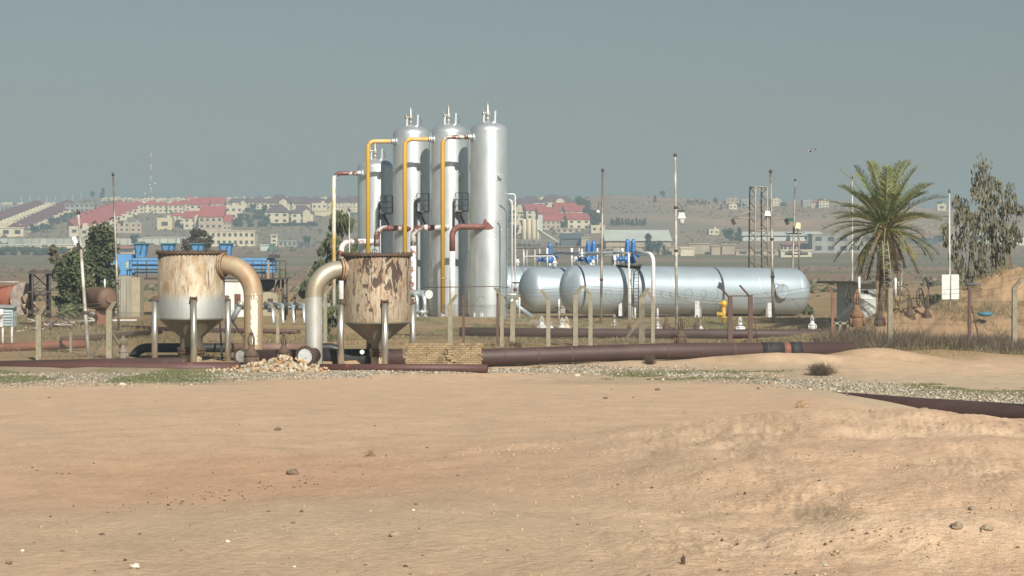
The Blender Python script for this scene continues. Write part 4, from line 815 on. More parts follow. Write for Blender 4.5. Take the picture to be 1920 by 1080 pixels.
def strands(t, P, mat=WIRE, offs=((0, 0), (-.1, .0)), r=.006):
    b = MB()
    for dz, dx in offs:
        pts = []
        for p, q in zip(P, P[1:]):
            for u in (0, .25, .5, .75): s = p.lerp(q, u); pts.append(s+Vector((dx, 0, dz-.05*math.sin(u*PI))))
        pts.append(P[-1]+Vector((dx, 0, dz))); b.tube(pts, r, 4)
    b.build('barbed_wire', mat, t)
FG = 'runs of the perimeter fence'
f1 = thing('perimeter_fence', 'left run of chain-link fence with stout cranked concrete posts, ending at the hopper', 'fence', tuple(G(70, 85)), FG)
tops = []
for px, yb, yt, d, cr, w_ in ((-8, 683, 590, 84, 1, 8), (73, 680, 574, 85, 1, 10), (205, 676, 565, 86, 1, 11)): tops.append(cpost(f1, px, yb, yt, d, cr, w_))
brace(f1, 202, 625, 166, 676, 86.2, .06); brace(f1, 208, 622, 240, 672, 86.4, .055)
cpost(f1, 133, 676, 612, 92, -1, 5, arm=.3)
for (a, b_) in ((0, 1), (1, 2)): chain(f1, tops[a][1], tops[b_][1], tops[b_][1].z-.05, .12)
chain(f1, tops[2][1], W(440, 600, 90), tops[2][1].z-.1, .15); strands(f1, [tops[0][0], tops[1][0], tops[2][0]], offs=((0, 0), (-.15, -.05)))
f2 = thing('perimeter_fence', 'middle run of chain-link fence with razor coils, between brick wall and brown gate frame', 'fence', tuple(G(1000, 98)), FG)
K = []
for px, yb, yt, cr, w_, m_ in ((610, 645, 535, 1, 7, CONC), (844, 650, 552, 1, 9, CONC), (869, 650, 553, 0, 5, STEELRUST), (933, 654, 541, 0, 5, STEELRUST), (941, 652, 539, -1, 7, CONC), (961, 652, 552, 1, 9, CONC), (1028, 650, 543, -1, 8, CONC), (1079, 650, 536, 1, 9, CONC), (1107, 650, 535, -1, 8, CONC), (1203, 647, 540, 1, 11, CONC), (1224, 648, 541, -1, 7, CONC)):
    K.append(cpost(f2, px, yb, yt, 98 if px < 1150 else 99.5, cr, w_, m_, .55 if cr < 0 else .5, 'post' if m_ is CONC else 'steel_post'))
b = MB(); b.tube([W(795, 539, 98), W(930, 537, 98), W(955, 539, 98)], .022, 6); b.build('top_rail', STEELRUST, f2)
brace(f2, 1201, 597, 1165, 648, 99, .065)
ends = [W(780, 600, 98), K[1][1], K[4][1], K[6][1], K[8][1], K[10][1], W(1368, 600, 100.5)]
for a, b_ in zip(ends, ends[1:]): chain(f2, a, b_, W(0, 572, 98).z, .12, .10)
strands(f2, [k[0] for k in (K[4], K[6], K[8], K[10])]+[W(1350, 560, 100)], offs=((0, 0), (-.14, .03), (-.3, .05)))
coil(f2, [W(860, 567, 98), W(925, 566, 98)], .36, .55, seed=3); coil(f2, [W(1130, 556, 98), W(1200, 556, 99)], .42, .7, seed=5); coil(f2, [W(1225, 552, 99.3), W(1300, 556, 100), W(1345, 552, 100)], .36, .6, seed=8); coil(f2, [W(800, 575, 98), W(840, 575, 98)], .26, .5, seed=9)
gf = thing('steel_gateway', 'brown steel gateway of two posts with cranked tops and crossbars, in front of the tank', 'gate', tuple(G(1389, 100)))
for px, yb, yt in ((1369, 643, 555), (1407, 643, 553)):
    a_, k_, g_ = cpost(gf, px, yb, yt, 100.5, 0, 9, STEELRUST); b = MB(); b.tube([W(px-3, yt+1, 100.4), W(px-20, yt-18, 100.2)], .045, 6, smooth=False); b.build('cranked_arm', STEELRUST, gf)
for y_ in (555, 610): b = MB(); b.box(tuple(W(1388, y_, 100.45)), (.98, .05, .06)); b.build('crossbar', STEELRUST, gf)
b = MB(); b.tube([W(1413, 595, 101), W(1421, 642, 101)], .025, 6); b.build('stay', STEELRUST, gf)
f3 = thing('perimeter_fence', 'right run of chain-link fence with widely spaced mixed posts, past the palm', 'fence', tuple(G(1669, 96)), FG)
K = []
for px, yb, yt, cr, w_, m_, d, al in ((1561, 652, 533, -1, 5, M('orange_post', (.26, .12, .07), (.18, .09, .06), 5, .8), 98, .5), (1669, 657, 540, 0, 9, CONC, 95, .5), (1818, 664, 538, 0, 6, STEELRUST, 92, .5), (1902, 658, 520, 1, 9, CONC, 93, .55)):
    K.append(cpost(f3, px, yb, yt, d, cr, w_, m_, al, 'post' if m_ is CONC else 'steel_post'))
brace(f3, 1821, 572, 1839, 652, 92.3, .028, STEELRUST)
pv = W(1414, 600, 100.5)
for a, b_ in zip([pv]+[k[1] for k in K], [k[1] for k in K]+[W(2010, 600, 94)]): chain(f3, a, b_, W(0, 562, 96).z, .15, .12)
strands(f3, [W(1407, 553, 100.5), K[0][0], W(1669, 545, 95), W(1818, 540, 92), K[3][0]], offs=((0, 0), (-.2, 0), (-.45, 0)))
coil(f3, [W(1425, 552, 100), W(1480, 556, 100), W(1540, 600, 99)], .22, .8, seed=12); coil(f3, [L(1520, 632, 93), L(1570, 628, 93), L(1590, 632, 93)], .42, .35, seed=14)
f4 = thing('concrete_post', 'slim concrete post with a cranked top, between the left downpipe and the silver one', 'fence post', tuple(G(518, 98)))
cpost(f4, 521, 668, 566, 98, -1, 6, CONC, .6)
b = MB(); b.tube([W(412, 600, 88), W(417, 678, 84)], .035, 6); b.tube([W(432, 597, 88), W(460, 637, 86)], .035, 6); o = b.build('steel_stays', DARKSTEEL); tag(o, 'dark thin steel stays under the right side of the left hopper', 'stay')
# ---------------------------------------------------------------- leaf meshes
def leafmat(name, a, b_, c_=None, rough=.75, trans=.25):
    m, t, p = newmat(name); at = N(t, 'ShaderNodeAttribute', attribute_name='tone')
    st = [(0, a), (.6, b_)]+([(1, c_)] if c_ else []); col = ramp(t, at.outputs['Fac'], st); t.links.new(col, p.inputs['Base Color']); p.inputs['Roughness'].default_value = rough; p.inputs['Specular IOR Level'].default_value = .2
    if trans:
        tr = N(t, 'ShaderNodeBsdfTranslucent'); t.links.new(col, tr.inputs[0]); mx = N(t, 'ShaderNodeMixShader'); mx.inputs[0].default_value = trans
        t.links.new(p.outputs[0], mx.inputs[1]); t.links.new(tr.outputs[0], mx.inputs[2]); t.links.new(mx.outputs[0], t.nodes['Material Output'].inputs[0])
    return m
def strips(name, P, D, Wd, tone, mat, parent=None, origin=None, taper=.15):
    """many narrow leaves: base points P, vectors D, half-width vectors Wd -> one mesh with a tone per leaf"""
    n = len(P); o0 = np.array(parent['_w'] if parent is not None and '_w' in parent else (parent.location if parent is not None else (origin if origin is not None else P.mean(0))))
    V = np.stack([P-Wd*.5, P+Wd*.5, P+D*.55+Wd, P+D+Wd*taper, P+D-Wd*taper, P+D*.55-Wd], 1)-o0
    me = bpy.data.meshes.new(name); me.vertices.add(n*6); me.vertices.foreach_set('co', V.reshape(-1).astype(np.float32))
    b0 = np.arange(n)[:, None]*6; f = np.concatenate([b0+np.array([[0, 1, 2, 5]]), b0+np.array([[5, 2, 3, 4]])], 1).reshape(-1)
    me.loops.add(n*8); me.loops.foreach_set('vertex_index', f); me.polygons.add(n*2); me.polygons.foreach_set('loop_start', np.arange(n*2)*4)
    me.update(calc_edges=True); me.validate(); a = me.attributes.new('tone', 'FLOAT', 'POINT'); a.data.foreach_set('value', np.repeat(tone, 6).astype(np.float32))
    me.materials.append(mat); ob = bpy.data.objects.new(name, me); C.objects.link(ob)
    if parent is not None: ob.parent = parent; ob['_w'] = tuple(o0)
    else: ob.location = o0
    return ob
def unit(n, rng): v = rng.normal(size=(n, 3)); return v/np.linalg.norm(v, axis=1)[:, None]
def foliage(name, clumps, per, size, mat, parent, rng, droop=0, flat=1.0):
    """clumps: list (x, y, z, r); leaves fill each clump, denser to its shell"""
    cl = np.array(clumps, float); n = per*len(cl); c = np.repeat(cl, per, 0); u = unit(n, rng); rr = rng.random(n)**.45
    P = c[:, :3]+u*(c[:, 3]*rr)[:, None]*np.array([1, 1, flat]); D = unit(n, rng); 
    if droop: D = D*(1-droop)+np.array([0, 0, -1.])*droop*1.6
    D = D/np.linalg.norm(D, axis=1)[:, None]*size*(.6+.8*rng.random(n))[:, None]; w = np.cross(D, unit(n, rng)); w = w/np.linalg.norm(w, axis=1)[:, None]*size*(.22 if droop > .5 else .42)
    tn = np.clip(np.repeat(rng.random(len(cl)), per)*.55+rng.random(n)*.45, 0, 1)
    return strips(name, P, D, w, tn, mat, parent, taper=.3)
def limbs(t, base, tops, r, mat, rnd, name='trunk'):
    b = MB(); base = Vector(base)
    for k, tp in enumerate(tops):
        tp = Vector(tp); mid = base.lerp(tp, .5)+Vector((rnd.uniform(-.3, .3), rnd.uniform(-.3, .3), (tp-base).length*.08)); rr = r*(1 if k == 0 else .6)
        b.tube(arc([base-Vector((0, 0, .3)), mid, tp], 1.5, 4), [rr*(1-.8*i/6) for i in range(7)][:7] if False else rr*.6, 7)
    return b.build(name, mat, t)
BARK = M('bark', (.17, .135, .10), (.10, .08, .06), 5, .9)
DGREEN = leafmat('dark_leaves', (.06, .08, .045), (.12, .14, .08), (.19, .205, .125), trans=.35)
OLIVE = leafmat('olive_leaves', (.075, .095, .048), (.15, .17, .09), (.25, .26, .14), trans=.35)
GREYG = leafmat('grey_leaves', (.10, .10, .065), (.19, .18, .12), (.30, .275, .19))
BROWNL = leafmat('brown_twigs', (.06, .045, .035), (.12, .09, .07), (.17, .13, .10))
FARG = leafmat('far_green', (.022, .034, .022), (.045, .06, .035), (.075, .09, .055), trans=0)
def tree(label, base, clumps, per, size, mat, seed, droop=0, trunk=.12, name='tree', group=None, cat='tree', stems=1, flat=1.0):
    rng = np.random.default_rng(seed); rnd = random.Random(seed); t = thing(name, label, cat, tuple(base), group); b = MB()
    base = Vector(base)
    big = sorted(clumps, key=lambda c: -c[3])[:7+stems]
    for k, c in enumerate(big):
        e = Vector(c[:3]); s = base+Vector((rnd.uniform(-.28, .28)*stems, rnd.uniform(-.1, .1), -.2)); f = s.lerp(Vector((s.x*.7+e.x*.3, s.y*.7+e.y*.3, base.z+(e.z-base.z)*.55)), 1); pts = arc([s, f, e], 1.2, 3)
        b.tube(pts, [trunk*(1-.75*i/(len(pts)-1))*(1 if k < 2 else .7) for i in range(len(pts))], 7)
    b.build('trunk', BARK, t); foliage('crown', clumps, per, size, mat, t, rng, droop, flat); return t
def cl(px, py, d, r, dy=0): q = W(px, py, d+dy); return (q.x, q.y, q.z, r/F*d)
rr_ = random.Random(4)
def scatter(px0, px1, py0, py1, d, n, r0, r1, shape=None, seed=1):
    rd = random.Random(seed); out = []
    while len(out) < n:
        u, v = rd.random(), rd.random(); 
        if shape and not shape(u, v): continue
        out.append(cl(px0+(px1-px0)*u, py0+(py1-py0)*v, d, rd.uniform(r0, r1), rd.uniform(-1.2, 1.2)))
    return out
# left dark trees beside the blue plant
tree('tall dark green tree beside the blue box, with its top over the concrete block', G(188, 146), scatter(160, 215, 425, 575, 146, 60, 8, 16, lambda u, v: (abs(u-.55) < .28+.35*v) and v < .98, 2), 150, .21, DGREEN, 11, .3, .16)
tree('rounded olive green tree left of the leaning lamp pole\'s foot, behind the wreckage', G(140, 140), scatter(102, 168, 470, 590, 140, 52, 8, 16, lambda u, v: (u-.55)**2/.25+(v-.55)**2/.26 < 1, 3), 150, .20, OLIVE, 12, .3, .14)
tree('thin brownish sapling top between the two left trees', G(120, 142), scatter(96, 135, 465, 530, 142, 12, 4, 8, None, 31), 90, .18, GREYG, 13, .2, .06)
tree('drooping olive tree behind the silver elbow, left of the towers', G(630, 160), scatter(562, 672, 398, 560, 160, 60, 8, 17, lambda u, v: (v > .95-1.45*u) and (u > .12 or v > .5) and not (u < .35 and .1 < v < .2), 5)+scatter(575, 600, 540, 600, 160, 5, 6, 10, None, 6), 150, .26, OLIVE, 14, .75, .15)
tree('low green bush between the silver downpipe and the peeling hopper leg', G(622, 104), scatter(604, 636, 575, 640, 104, 12, 7, 12, None, 7), 170, .13, OLIVE, 15, .6, .03, 'bush', None, 'bush')
tree('dark round shrub behind the notice board pole, on the earth mound', G(1762, 118), scatter(1740, 1784, 556, 592, 118, 16, 7, 11, None, 8), 170, .15, DGREEN, 16, 0, .04, 'bush', None, 'bush')
tree('small yellow green shrub at the right end of the nearest tank', G(1518, 134), scatter(1508, 1527, 572, 592, 134, 6, 4, 6, None, 9), 70, .14, OLIVE, 17, .2, .02, 'bush', None, 'bush')
tree('reddish brown bare-looking tree behind the blue hopper tops', G(366, 330), scatter(342, 395, 434, 478, 330, 30, 4, 8, lambda u, v: (u-.5)**2/.25+(v-.5)**2/.28 < 1, 10), 110, .35, BROWNL, 18, 0, .2)
# eucalyptus on the right: hanging clumps
EU = [(1842, 318, 22), (1848, 335, 20), (1856, 352, 22), (1836, 345, 13), (1868, 368, 15), (1870, 345, 12), (1845, 372, 16), (1830, 362, 12), (1893, 358, 17), (1903, 380, 16), (1888, 385, 12), (1796, 375, 15), (1806, 392, 18), (1798, 408, 14), (1826, 398, 18), (1838, 412, 20), (1850, 395, 17), (1820, 420, 20), (1805, 430, 15), (1842, 436, 20), (1860, 425, 18), (1878, 410, 15), (1884, 430, 16), (1900, 425, 13), (1866, 450, 18), (1846, 460, 15), (1826, 452, 13), (1795, 455, 16), (1790, 475, 13), (1802, 490, 13), (1838, 485, 13), (1862, 478, 15), (1885, 460, 13), (1897, 452, 10), (1880, 492, 11), (1889, 510, 10), (1845, 505, 13), (1834, 512, 12), (1810, 515, 14), (1815, 530, 12), (1798, 505, 9), (1852, 525, 11), (1860, 540, 8), (1882, 540, 8), (1909, 440, 9), (1912, 395, 9), (1772, 425, 9), (1776, 448, 8)]
rd = random.Random(21); ec = []
for x_, y_, r_ in EU:
    for k in range(5): ec.append(cl(x_+rd.uniform(-.6, .6)*r_, y_+rd.uniform(-.7, .7)*r_, 124, r_*rd.uniform(.42, .8), rd.uniform(-1.4, 1.4)))
tree('tall weeping eucalyptus with sparse hanging foliage at the right edge', G(1860, 124), ec, 17, .22, GREYG, 22, .86, .11, 'eucalyptus_tree', stems=6, flat=1.5)
b = MB(); 
et = [o for o in C.objects if o.name.startswith('eucalyptus_tree')][0]
for pts in ([(1871, 598), (1872, 470), (1878, 400), (1895, 362)], [(1852, 598), (1850, 480), (1846, 400), (1844, 320)], [(1843, 560), (1822, 470), (1808, 400)], [(1862, 500), (1860, 420), (1856, 350)], [(1850, 590), (1842, 540), (1832, 490), (1800, 455)]):
    b.tube(arc([W(x_, y_, 124) for x_, y_ in pts], 1), [.10]+[.07]*0+[.09-.012*min(i, 6) for i in range(1, len(arc([W(x_, y_, 124) for x_, y_ in pts], 1)))], 7)
b.build('trunk', BARK, et)
# ---------------------------------------------------------------- date palm
def palm():
    d = 114; base = G(1655, d); cr = W(1660, 436, d); t = thing('palm_tree', 'date palm with a broad green crown and hanging brown dead fronds, beside the white hut', 'palm tree', tuple(base)); rng = np.random.default_rng(5); rnd = random.Random(5)
    b = MB(); n_ = 26; pts = [base.lerp(cr, i/n_)+Vector((0, 0, -.2 if i == 0 else 0)) for i in range(n_+1)]
    b.tube(pts, [.25+.035*(i % 2)+(.10 if i > 18 else 0)*(i-18)/8 for i in range(n_+1)], 14); b.build('trunk', M('palm_bark', (.20, .15, .10), (.11, .085, .06), 9, .95, bmp=.6), t)
    b = MB()
    for i in range(150):
        u = rnd.random()**.7; a = rnd.uniform(0, 2*PI); c_ = base.lerp(cr, .12+.86*u); o = Vector((math.cos(a), math.sin(a), 0)); rr = .25+.1*u; q = c_+o*rr; b.add([q+Vector((-o.y*.07, o.x*.07, 0)), q-Vector((-o.y*.07, o.x*.07, 0)), q+o*(.10+.16*u)+Vector((0, 0, .26))], [(0, 1, 2)])
    b.build('leaf_bases', M('leaf_base', (.26, .18, .10), (.15, .11, .07), 8, .95), t)
    PG = leafmat('palm_green', (.11, .14, .05), (.235, .27, .105), (.38, .39, .18)); PY = leafmat('palm_yellowing', (.09, .10, .03), (.22, .19, .06), (.36, .24, .06)); PD = leafmat('palm_dead', (.13, .09, .055), (.27, .185, .11), (.36, .26, .16)); RC = M('rachis', (.30, .28, .14), (.25, .17, .09), 5, .7)
    def frond(az, el, Lf, droop, mat, nm, wid=.46, dens=58, fold=.45):
        dirh = Vector((math.cos(az), math.sin(az), 0)); pts = []; p = cr+dirh*.15+Vector((0, 0, .1+.25*rnd.random())); e = el; n = 14
        for i in range(n+1): pts.append(p.copy()); p = p+(dirh*math.cos(e)+Vector((0, 0, math.sin(e))))*(Lf/n); e -= droop/n*(.5+1.1*i/n)
        b = MB(); b.tube(pts, [.045*(1-.85*i/n)+.004 for i in range(n+1)], 5); rb = b.build(nm, RC if mat is not PD else M('dead_rachis', (.26, .18, .11), None, 4, .9), t)
        P, D, Wv = [], [], []
        for s in (-1, 1):
            for k in range(dens):
                u = .16+.84*k/dens; f_ = u*n; i = min(int(f_), n-1); q = pts[i].lerp(pts[i+1], f_-i); tn = (pts[i+1]-pts[i]).normalized(); sd = tn.cross(Vector((0, 0, 1))); 
                if sd.length < .1: sd = Vector((-dirh.y, dirh.x, 0))
                sd.normalize(); up = sd.cross(tn); ln = wid*(1-.15*abs(u-.45)*2)*(1 if u < .88 else (1.10-u)*4.5)*rnd.uniform(.8, 1.1)
                if u < .3: ln *= .55+1.5*(u-.16)
                dv = (sd*s*.72+tn*.62+up*(fold+rnd.uniform(-.28, .28))).normalized(); dv = dv+Vector((0, 0, -.14)); P.append(q); D.append(dv*ln); wv = dv.cross(up+sd*s*.6).normalized()*.019; Wv.append(wv)
        m = len(P); strips('leaflets', np.array(P), np.array(D), np.array(Wv), np.clip(rng.random(m)*.5+rnd.random()*.5, 0, 1), mat, rb, taper=.2)
    k = 0
    for (cnt, el0, el1, L0, dr, mat) in ((11, 1.12, 1.47, 3.95, .6, PG), (15, .66, 1.08, 3.6, .75, PG), (15, .15, .6, 3.25, .85, PG), (11, -.3, .15, 3.0, .9, PG), (5, -.45, -.15, 3.1, .95, PY), (5, -.95, -.6, 2.9, .6, PY)):
        for i in range(cnt):
            az = 2*PI*(i+.35*rnd.random())/cnt+k*.9; frond(az, rnd.uniform(el0, el1), L0*rnd.uniform(.9, 1.08), dr*rnd.uniform(.8, 1.15), mat, 'frond', .64)
        k += 1
    for i in range(15): frond(2*PI*(i+.5*rnd.random())/15, rnd.uniform(-1.1, -.75), rnd.uniform(2.0, 3.4), .5, PD, 'dead_frond', .20, 34, -.3)
    b = MB()
    for i in range(14):
        az = rnd.uniform(0, 2*PI); pts = arc([cr, cr+Vector((math.cos(az)*.45, math.sin(az)*.45, .25)), cr+Vector((math.cos(az)*.75, math.sin(az)*.75, -.35))], .5, 4); b.tube(pts, .02, 5)
    b.build('fruit_stalks', M('fruit_stalk', (.48, .22, .08), (.40, .25, .1), 4, .7), t)
palm()
t = thing('lattice_ladder', 'short grey lattice ladder hung against the palm trunk', 'ladder', tuple(W(1666, 542, 110)))
for s in (0, 1): b = MB(); b.tube([W(1659+s*15, 542, 110), W(1655+s*9, 452, 110)], .02, 6); b.build('rail', M('lattice_grey', (.34, .33, .29), (.25, .23, .2), 5, .6), t)
for k in range(14):
    u = k/14; b = MB(); xa = 1659-4*u; xb = 1674-10*u; y_ = 540-86*u; b.tube([W(xa, y_, 110), W(xb, y_-(3 if k % 2 else -2), 110)], .014, 5); b.build('rung', MATS['lattice_grey'], t)
# ---------------------------------------------------------------- hut, big valves, mound things on the right
def hut():
    d = 121; c_ = W(1607, 600, d-1.5); g = tz(c_.x, d); zt = W(0, 532, d-1).z; t = thing('hut', 'small white block hut with an overhanging flat concrete roof, left of the palm', 'hut', (c_.x, d, g))
    ang = .55; u = Vector((math.cos(ang), math.sin(ang), 0)); v = Vector((-math.sin(ang), math.cos(ang), 0)); o = Vector((c_.x, c_.y, 0)); A = 1.38; B = 1.75
    P = [o, o+u*A, o+u*A+v*B, o+v*B]; b = MB(); b.add([p+Vector((0, 0, z_)) for z_ in (g-.3, zt) for p in P], [(0, 1, 5, 4), (1, 2, 6, 5), (2, 3, 7, 6), (3, 0, 4, 7), (4, 5, 6, 7)]); b.build('wall', WHITEWALL, t)
    b = MB(); cc = o+u*A*.35+v*B*.6; b.box((cc.x, cc.y, zt+.07), (2.6, 3.0, .12), ang); b.build('roof', CONCW, t)
    b = MB(); q = o+u*.65+Vector((0, 0, zt-.45))-v*.01; b.box(tuple(q), (.3, .03, .2), ang); b.build('vent', DARKSTEEL, t)
hut()
BV = [(1607, 613, 543, 99, 'big rust orange gate valve below the white marker, with a handwheel on its left', M('valve_orange', (.26, .13, .065), (.17, .10, .06), 7, .85, rust=(.32, .24, .15), rustamt=.64), [(1590, 558, .42, (1, -.5, 0))]),
      (1650, 612, 563, 101, 'dark brown gate valve in front of the palm trunk', BROWNRUST, []),
      (1706, 606, 556, 104, 'tall brown yoked gate valve right of the palm, between two handwheels', VALVERUST, [(1725, 558, .46, (1, -.6, 0)), (1690, 552, .40, (.15, -1, 0))]),
      (1682, 600, 556, 105, 'yellow and brown gate valve just right of the palm trunk', M('valve_yel', (.40, .27, .07), (.2, .13, .08), 6, .8), []),
      (1738, 604, 560, 104, 'brown ball-shaped valve under the tilted black floodlight', BROWNRUST, [])]
for px, yb, yt, d, lab, m_, wh in BV:
    t = valve(px, yb, d, (yb-yt)/F*d*1.0, lab, m_, group='large valves near the palm', bonnet=.9)
    for x_, y_, r_, ax in wh:
        q = W(x_, y_, d); handwheel(t, q, r_, ax, DARKSTEEL if x_ != 1690 else VALVERUST); b = MB(); b.tube([q, W(px, y_+2, d)], .035, 6); b.build('spindle', VALVERUST, t)
t = thing('low_concrete_channel', 'low broken concrete channel between the fence and the orange valve', 'channel', tuple(G(1575, 104)))
for px in (1562, 1574, 1588): b = MB(); b.box(tuple(W(px, 612, 104)), (.12, .5, .5)); b.build('upright', CONCW, t)
b = MB(); b.box(tuple(W(1576, 606, 104)), (.95, .5, .1)); b.build('slab', CONCW, t)
b = MB(); q = G(1847, 103.5); q = W(1847, 589, 103.2); b.lathe([(.001, -.12), (.22, -.10), (.36, -.02), (.37, .05), (.30, .09), (.01, .1)], q, 24); o = b.build('blue_basin', M('basin_blue', (.03, .16, .30), (.05, .24, .28), 6, .5)); tag(o, 'upturned blue oval basin on the earth mound', 'basin')
b = MB(); b.tube([W(1812, 533, 112), W(1860, 533, 112), W(1901, 536, 112)], .09, 10); o = b.build('dark_beam', M('beam_grey', (.10, .11, .12), (.16, .17, .17), 3, .6)); tag(o, 'dark grey beam held level above the mound, behind the weeping tree trunks', 'beam')
b = MB(); q = W(1918, 530, 114); b.add([q+Vector((-.3, 0, -.3)), q+Vector((1.2, 0, -.15)), q+Vector((1.2, .1, .75)), q+Vector((.2, .1, .45)), q+Vector((-.3, .08, -.3)), q+Vector((1.2, .08, -.15)), q+Vector((1.2, .18, .75)), q+Vector((.2, .18, .45))], [(0, 1, 2, 3), (7, 6, 5, 4), (0, 4, 5, 1), (1, 5, 6, 2), (2, 6, 7, 3), (3, 7, 4, 0)]); o = b.build('sheet_metal', M('sheet_grey', (.14, .15, .15), (.2, .2, .2), 4, .6)); tag(o, 'tilted grey metal sheet on top of the mound at the right edge', 'metal sheet')
def litter(px, py, d, s, m_, lab, seed):
    rd = random.Random(seed); b = MB(); q = W(px, py, d); q.z = max(q.z, tz(q.x, d)+.03); b.ico(q, s, .45, 2, (1.25, .7, .6), rd); o = b.build('litter_bag', m_); tag(o, lab, 'litter')
LB = M('bag_blue_white', (.60, .66, .72), (.12, .30, .55), 9, .5, stops=(.5, .55)); LW = M('bag_white', (.62, .62, .58), (.4, .4, .36), 9, .6)
litter(1600, 651, 94, .17, LB, 'blue and white crumpled bag lying in front of the dry brush', 1); litter(1836, 657, 91, .16, LW, 'white crumpled bag at the foot of the brown steel post', 2); litter(1848, 651, 91.4, .12, LW, 'cream scrap right beside the white bag by the steel post', 3); litter(1893, 652, 91.5, .15, M('bag_grey', (.40, .44, .48), (.3, .32, .35), 9, .6), 'pale grey blue bag left of the last concrete post', 4); litter(1722, 662, 91.5, .10, LW, 'small white scrap in the brush left of the brown steel post', 5)
# ---------------------------------------------------------------- left edge: drum, hut on legs, brown drum, concrete block
def ldrum():
    a = W(-60, 560, 128); e = W(42, 560, 125); t = thing('rusty_drum_tank', 'orange rusted horizontal drum tank with a pale end ring at the left edge', 'storage tank', (e.x, e.y, tz(e.x, e.y))); ax = (e-a).normalized()
    b = MB(); b.tube([a, e], .80, 40); b.build('shell', M('drum_rust', (.25, .075, .035), (.15, .05, .032), 1.2, .7, stretch=(2.5, 1, .7), rust=(.36, .21, .13), rustamt=.62, rustscale=1.4), t)
    b = MB(); b.tube([e, e+ax*.07], .95, 36); b.build('end_ring', M('end_grey', (.20, .15, .13), (.36, .34, .3), 3, .7), t)
    b = MB(); b.tube([e+ax*.06, e+ax*.95+Vector((0, 0, .05))], .20, 16); flange(b, e+ax*.45, ax, .3, .07, 18); b.build('nozzle', M('nozzle_tan', (.33, .26, .19), (.22, .15, .10), 5, .8), t)
    b = MB(); b.tube([e+ax*.05+Vector((0, 0, -.45)), e+ax*.5+Vector((0, 0, -.45))], .2, 14); b.tube([e+ax*.5+Vector((0, 0, -.45)), e+ax*.55+Vector((0, 0, -1.2))], .1, 12); b.build('drain_pipe', MATS['nozzle_tan'], t)
    for u in (.3, .75): c_ = a.lerp(e, u); b = MB(); b.box((c_.x, c_.y, c_.z-1.05), (.5, 1.2, .7)); b.build('saddle', DARKSTEEL, t)
    b = MB(); b.tube([W(-10, 529, 125), W(36, 529, 125)], .05, 8); b.build('top_pipe', M('top_pipe_pale', (.4, .36, .34), (.3, .26, .24), 3, .6), t)
ldrum()
def shed():
    d = 99; t = thing('shed_on_legs', 'small white louvred cabin on four thin legs with a sloping tin roof, left edge', 'shed', tuple(G(14, d))); z1, z0 = W(0, 576, d).z, W(0, 612, d).z; x0, x1 = W(-14, 0, d).x, W(27, 0, d).x; x2 = W(10, 0, d).x
    b = MB(); b.box(((x0+x2)/2, d, (z0+z1)/2), (x2-x0, .8, z1-z0)); b.build('front_panel', WHITE, t)
    b = MB(); b.box(((x2+x1)/2+.006, d+.05, (z0+z1)/2), (x1-x2-.012, .8, z1-z0)); 
    for k in range(7): b.box(((x2+x1)/2, d-.38, z0+.06+k*.13), (x1-x2-.04, .06, .05), 0, .5)
    b.build('louvred_panel', M('pale_blue_panel', (.42, .52, .56), (.36, .44, .48), 4, .6), t)
    b = MB(); b.box(((x0+x1)/2, d, z1+.05), (x1-x0+.2, 1.0, .04), 0, .06, .03); b.build('roof', M('tin_grey', (.33, .37, .36), (.25, .27, .26), 4, .5), t)
    for px in (-10, 8, 25): b = MB(); q = W(px, 0, d); b.tube([(q.x, d-.3, tz(q.x, d)-.1), (q.x, d-.3, z0)], .05, 8); b.build('leg', WHITE, t)
shed()
def bdrum():
    e = W(203, 560, 125); a = e+Vector((-1.3, 2.0, 0)); ax = (e-a).normalized(); t = thing('brown_drum_tank', 'brown rusted drum with a domed end and round hatch, beside the leaning lamp pole', 'storage tank', (e.x, e.y, tz(e.x, e.y))); r = .66
    b = MB(); b.lathe([(r, -2.4), (r, -.2), (r*.97, -.08), (r*.8, .05), (r*.45, .13), (.01, .15)], e, 36, True, ax); b.lathe([(.01, -2.45), (r, -2.4)], e, 36, True, ax); b.build('shell', M('drum_brown', (.095, .055, .04), (.135, .08, .05), 1.5, .7), t)
    b = MB(); q = e+ax*.12+Vector((.06, 0, .02)); b.tube([q-ax*.15, q+ax*.08], .28, 24); b.build('hatch', M('hatch_brown', (.16, .09, .05), (.12, .07, .045), 3, .7), t)
    b = MB(); c_ = e-ax*.9; g = tz(c_.x, c_.y); b.box((c_.x, c_.y, (c_.z-.4+g)/2-.05), (.75, .7, c_.z-.4-g+.1), .3); b.build('saddle', ORANGERUST, t)
    b = MB(); b.tube([e+Vector((-.3, .5, .5)), e+Vector((-.3, .5, 1.15))], .05, 8); b.build('vent', WHITE, t)
bdrum()
def block():
    d = 146; t = thing('concrete_block_wall', 'tall pale concrete wall block under the blue box, with a beige side panel', 'wall', tuple(G(225, d))); zt = W(0, 518, d).z; x0, x1, x2 = W(203, 0, d).x, W(246, 0, d).x, W(263, 0, d).x; g = tz(x1, d)-.3
    b = MB(); b.box(((x0+x1)/2, d+.8, (zt+g)/2), (x1-x0, 1.6, zt-g)); b.build('main_slab', CONCW, t)
    b = MB(); b.box(((x1+x2)/2+.01, d+.7, (zt+g)/2-.04), (x2-x1-.02, 1.6, zt-g-.08)); b.build('beige_panel', M('beige_wall', (.33, .29, .20), (.26, .23, .16), 2, .9), t)
    for px in (229, 240): b = MB(); b.box(tuple(W(px, 560, d-.06)), (.16, .14, 2.9)); b.build('pilaster', CONCW, t)
block()
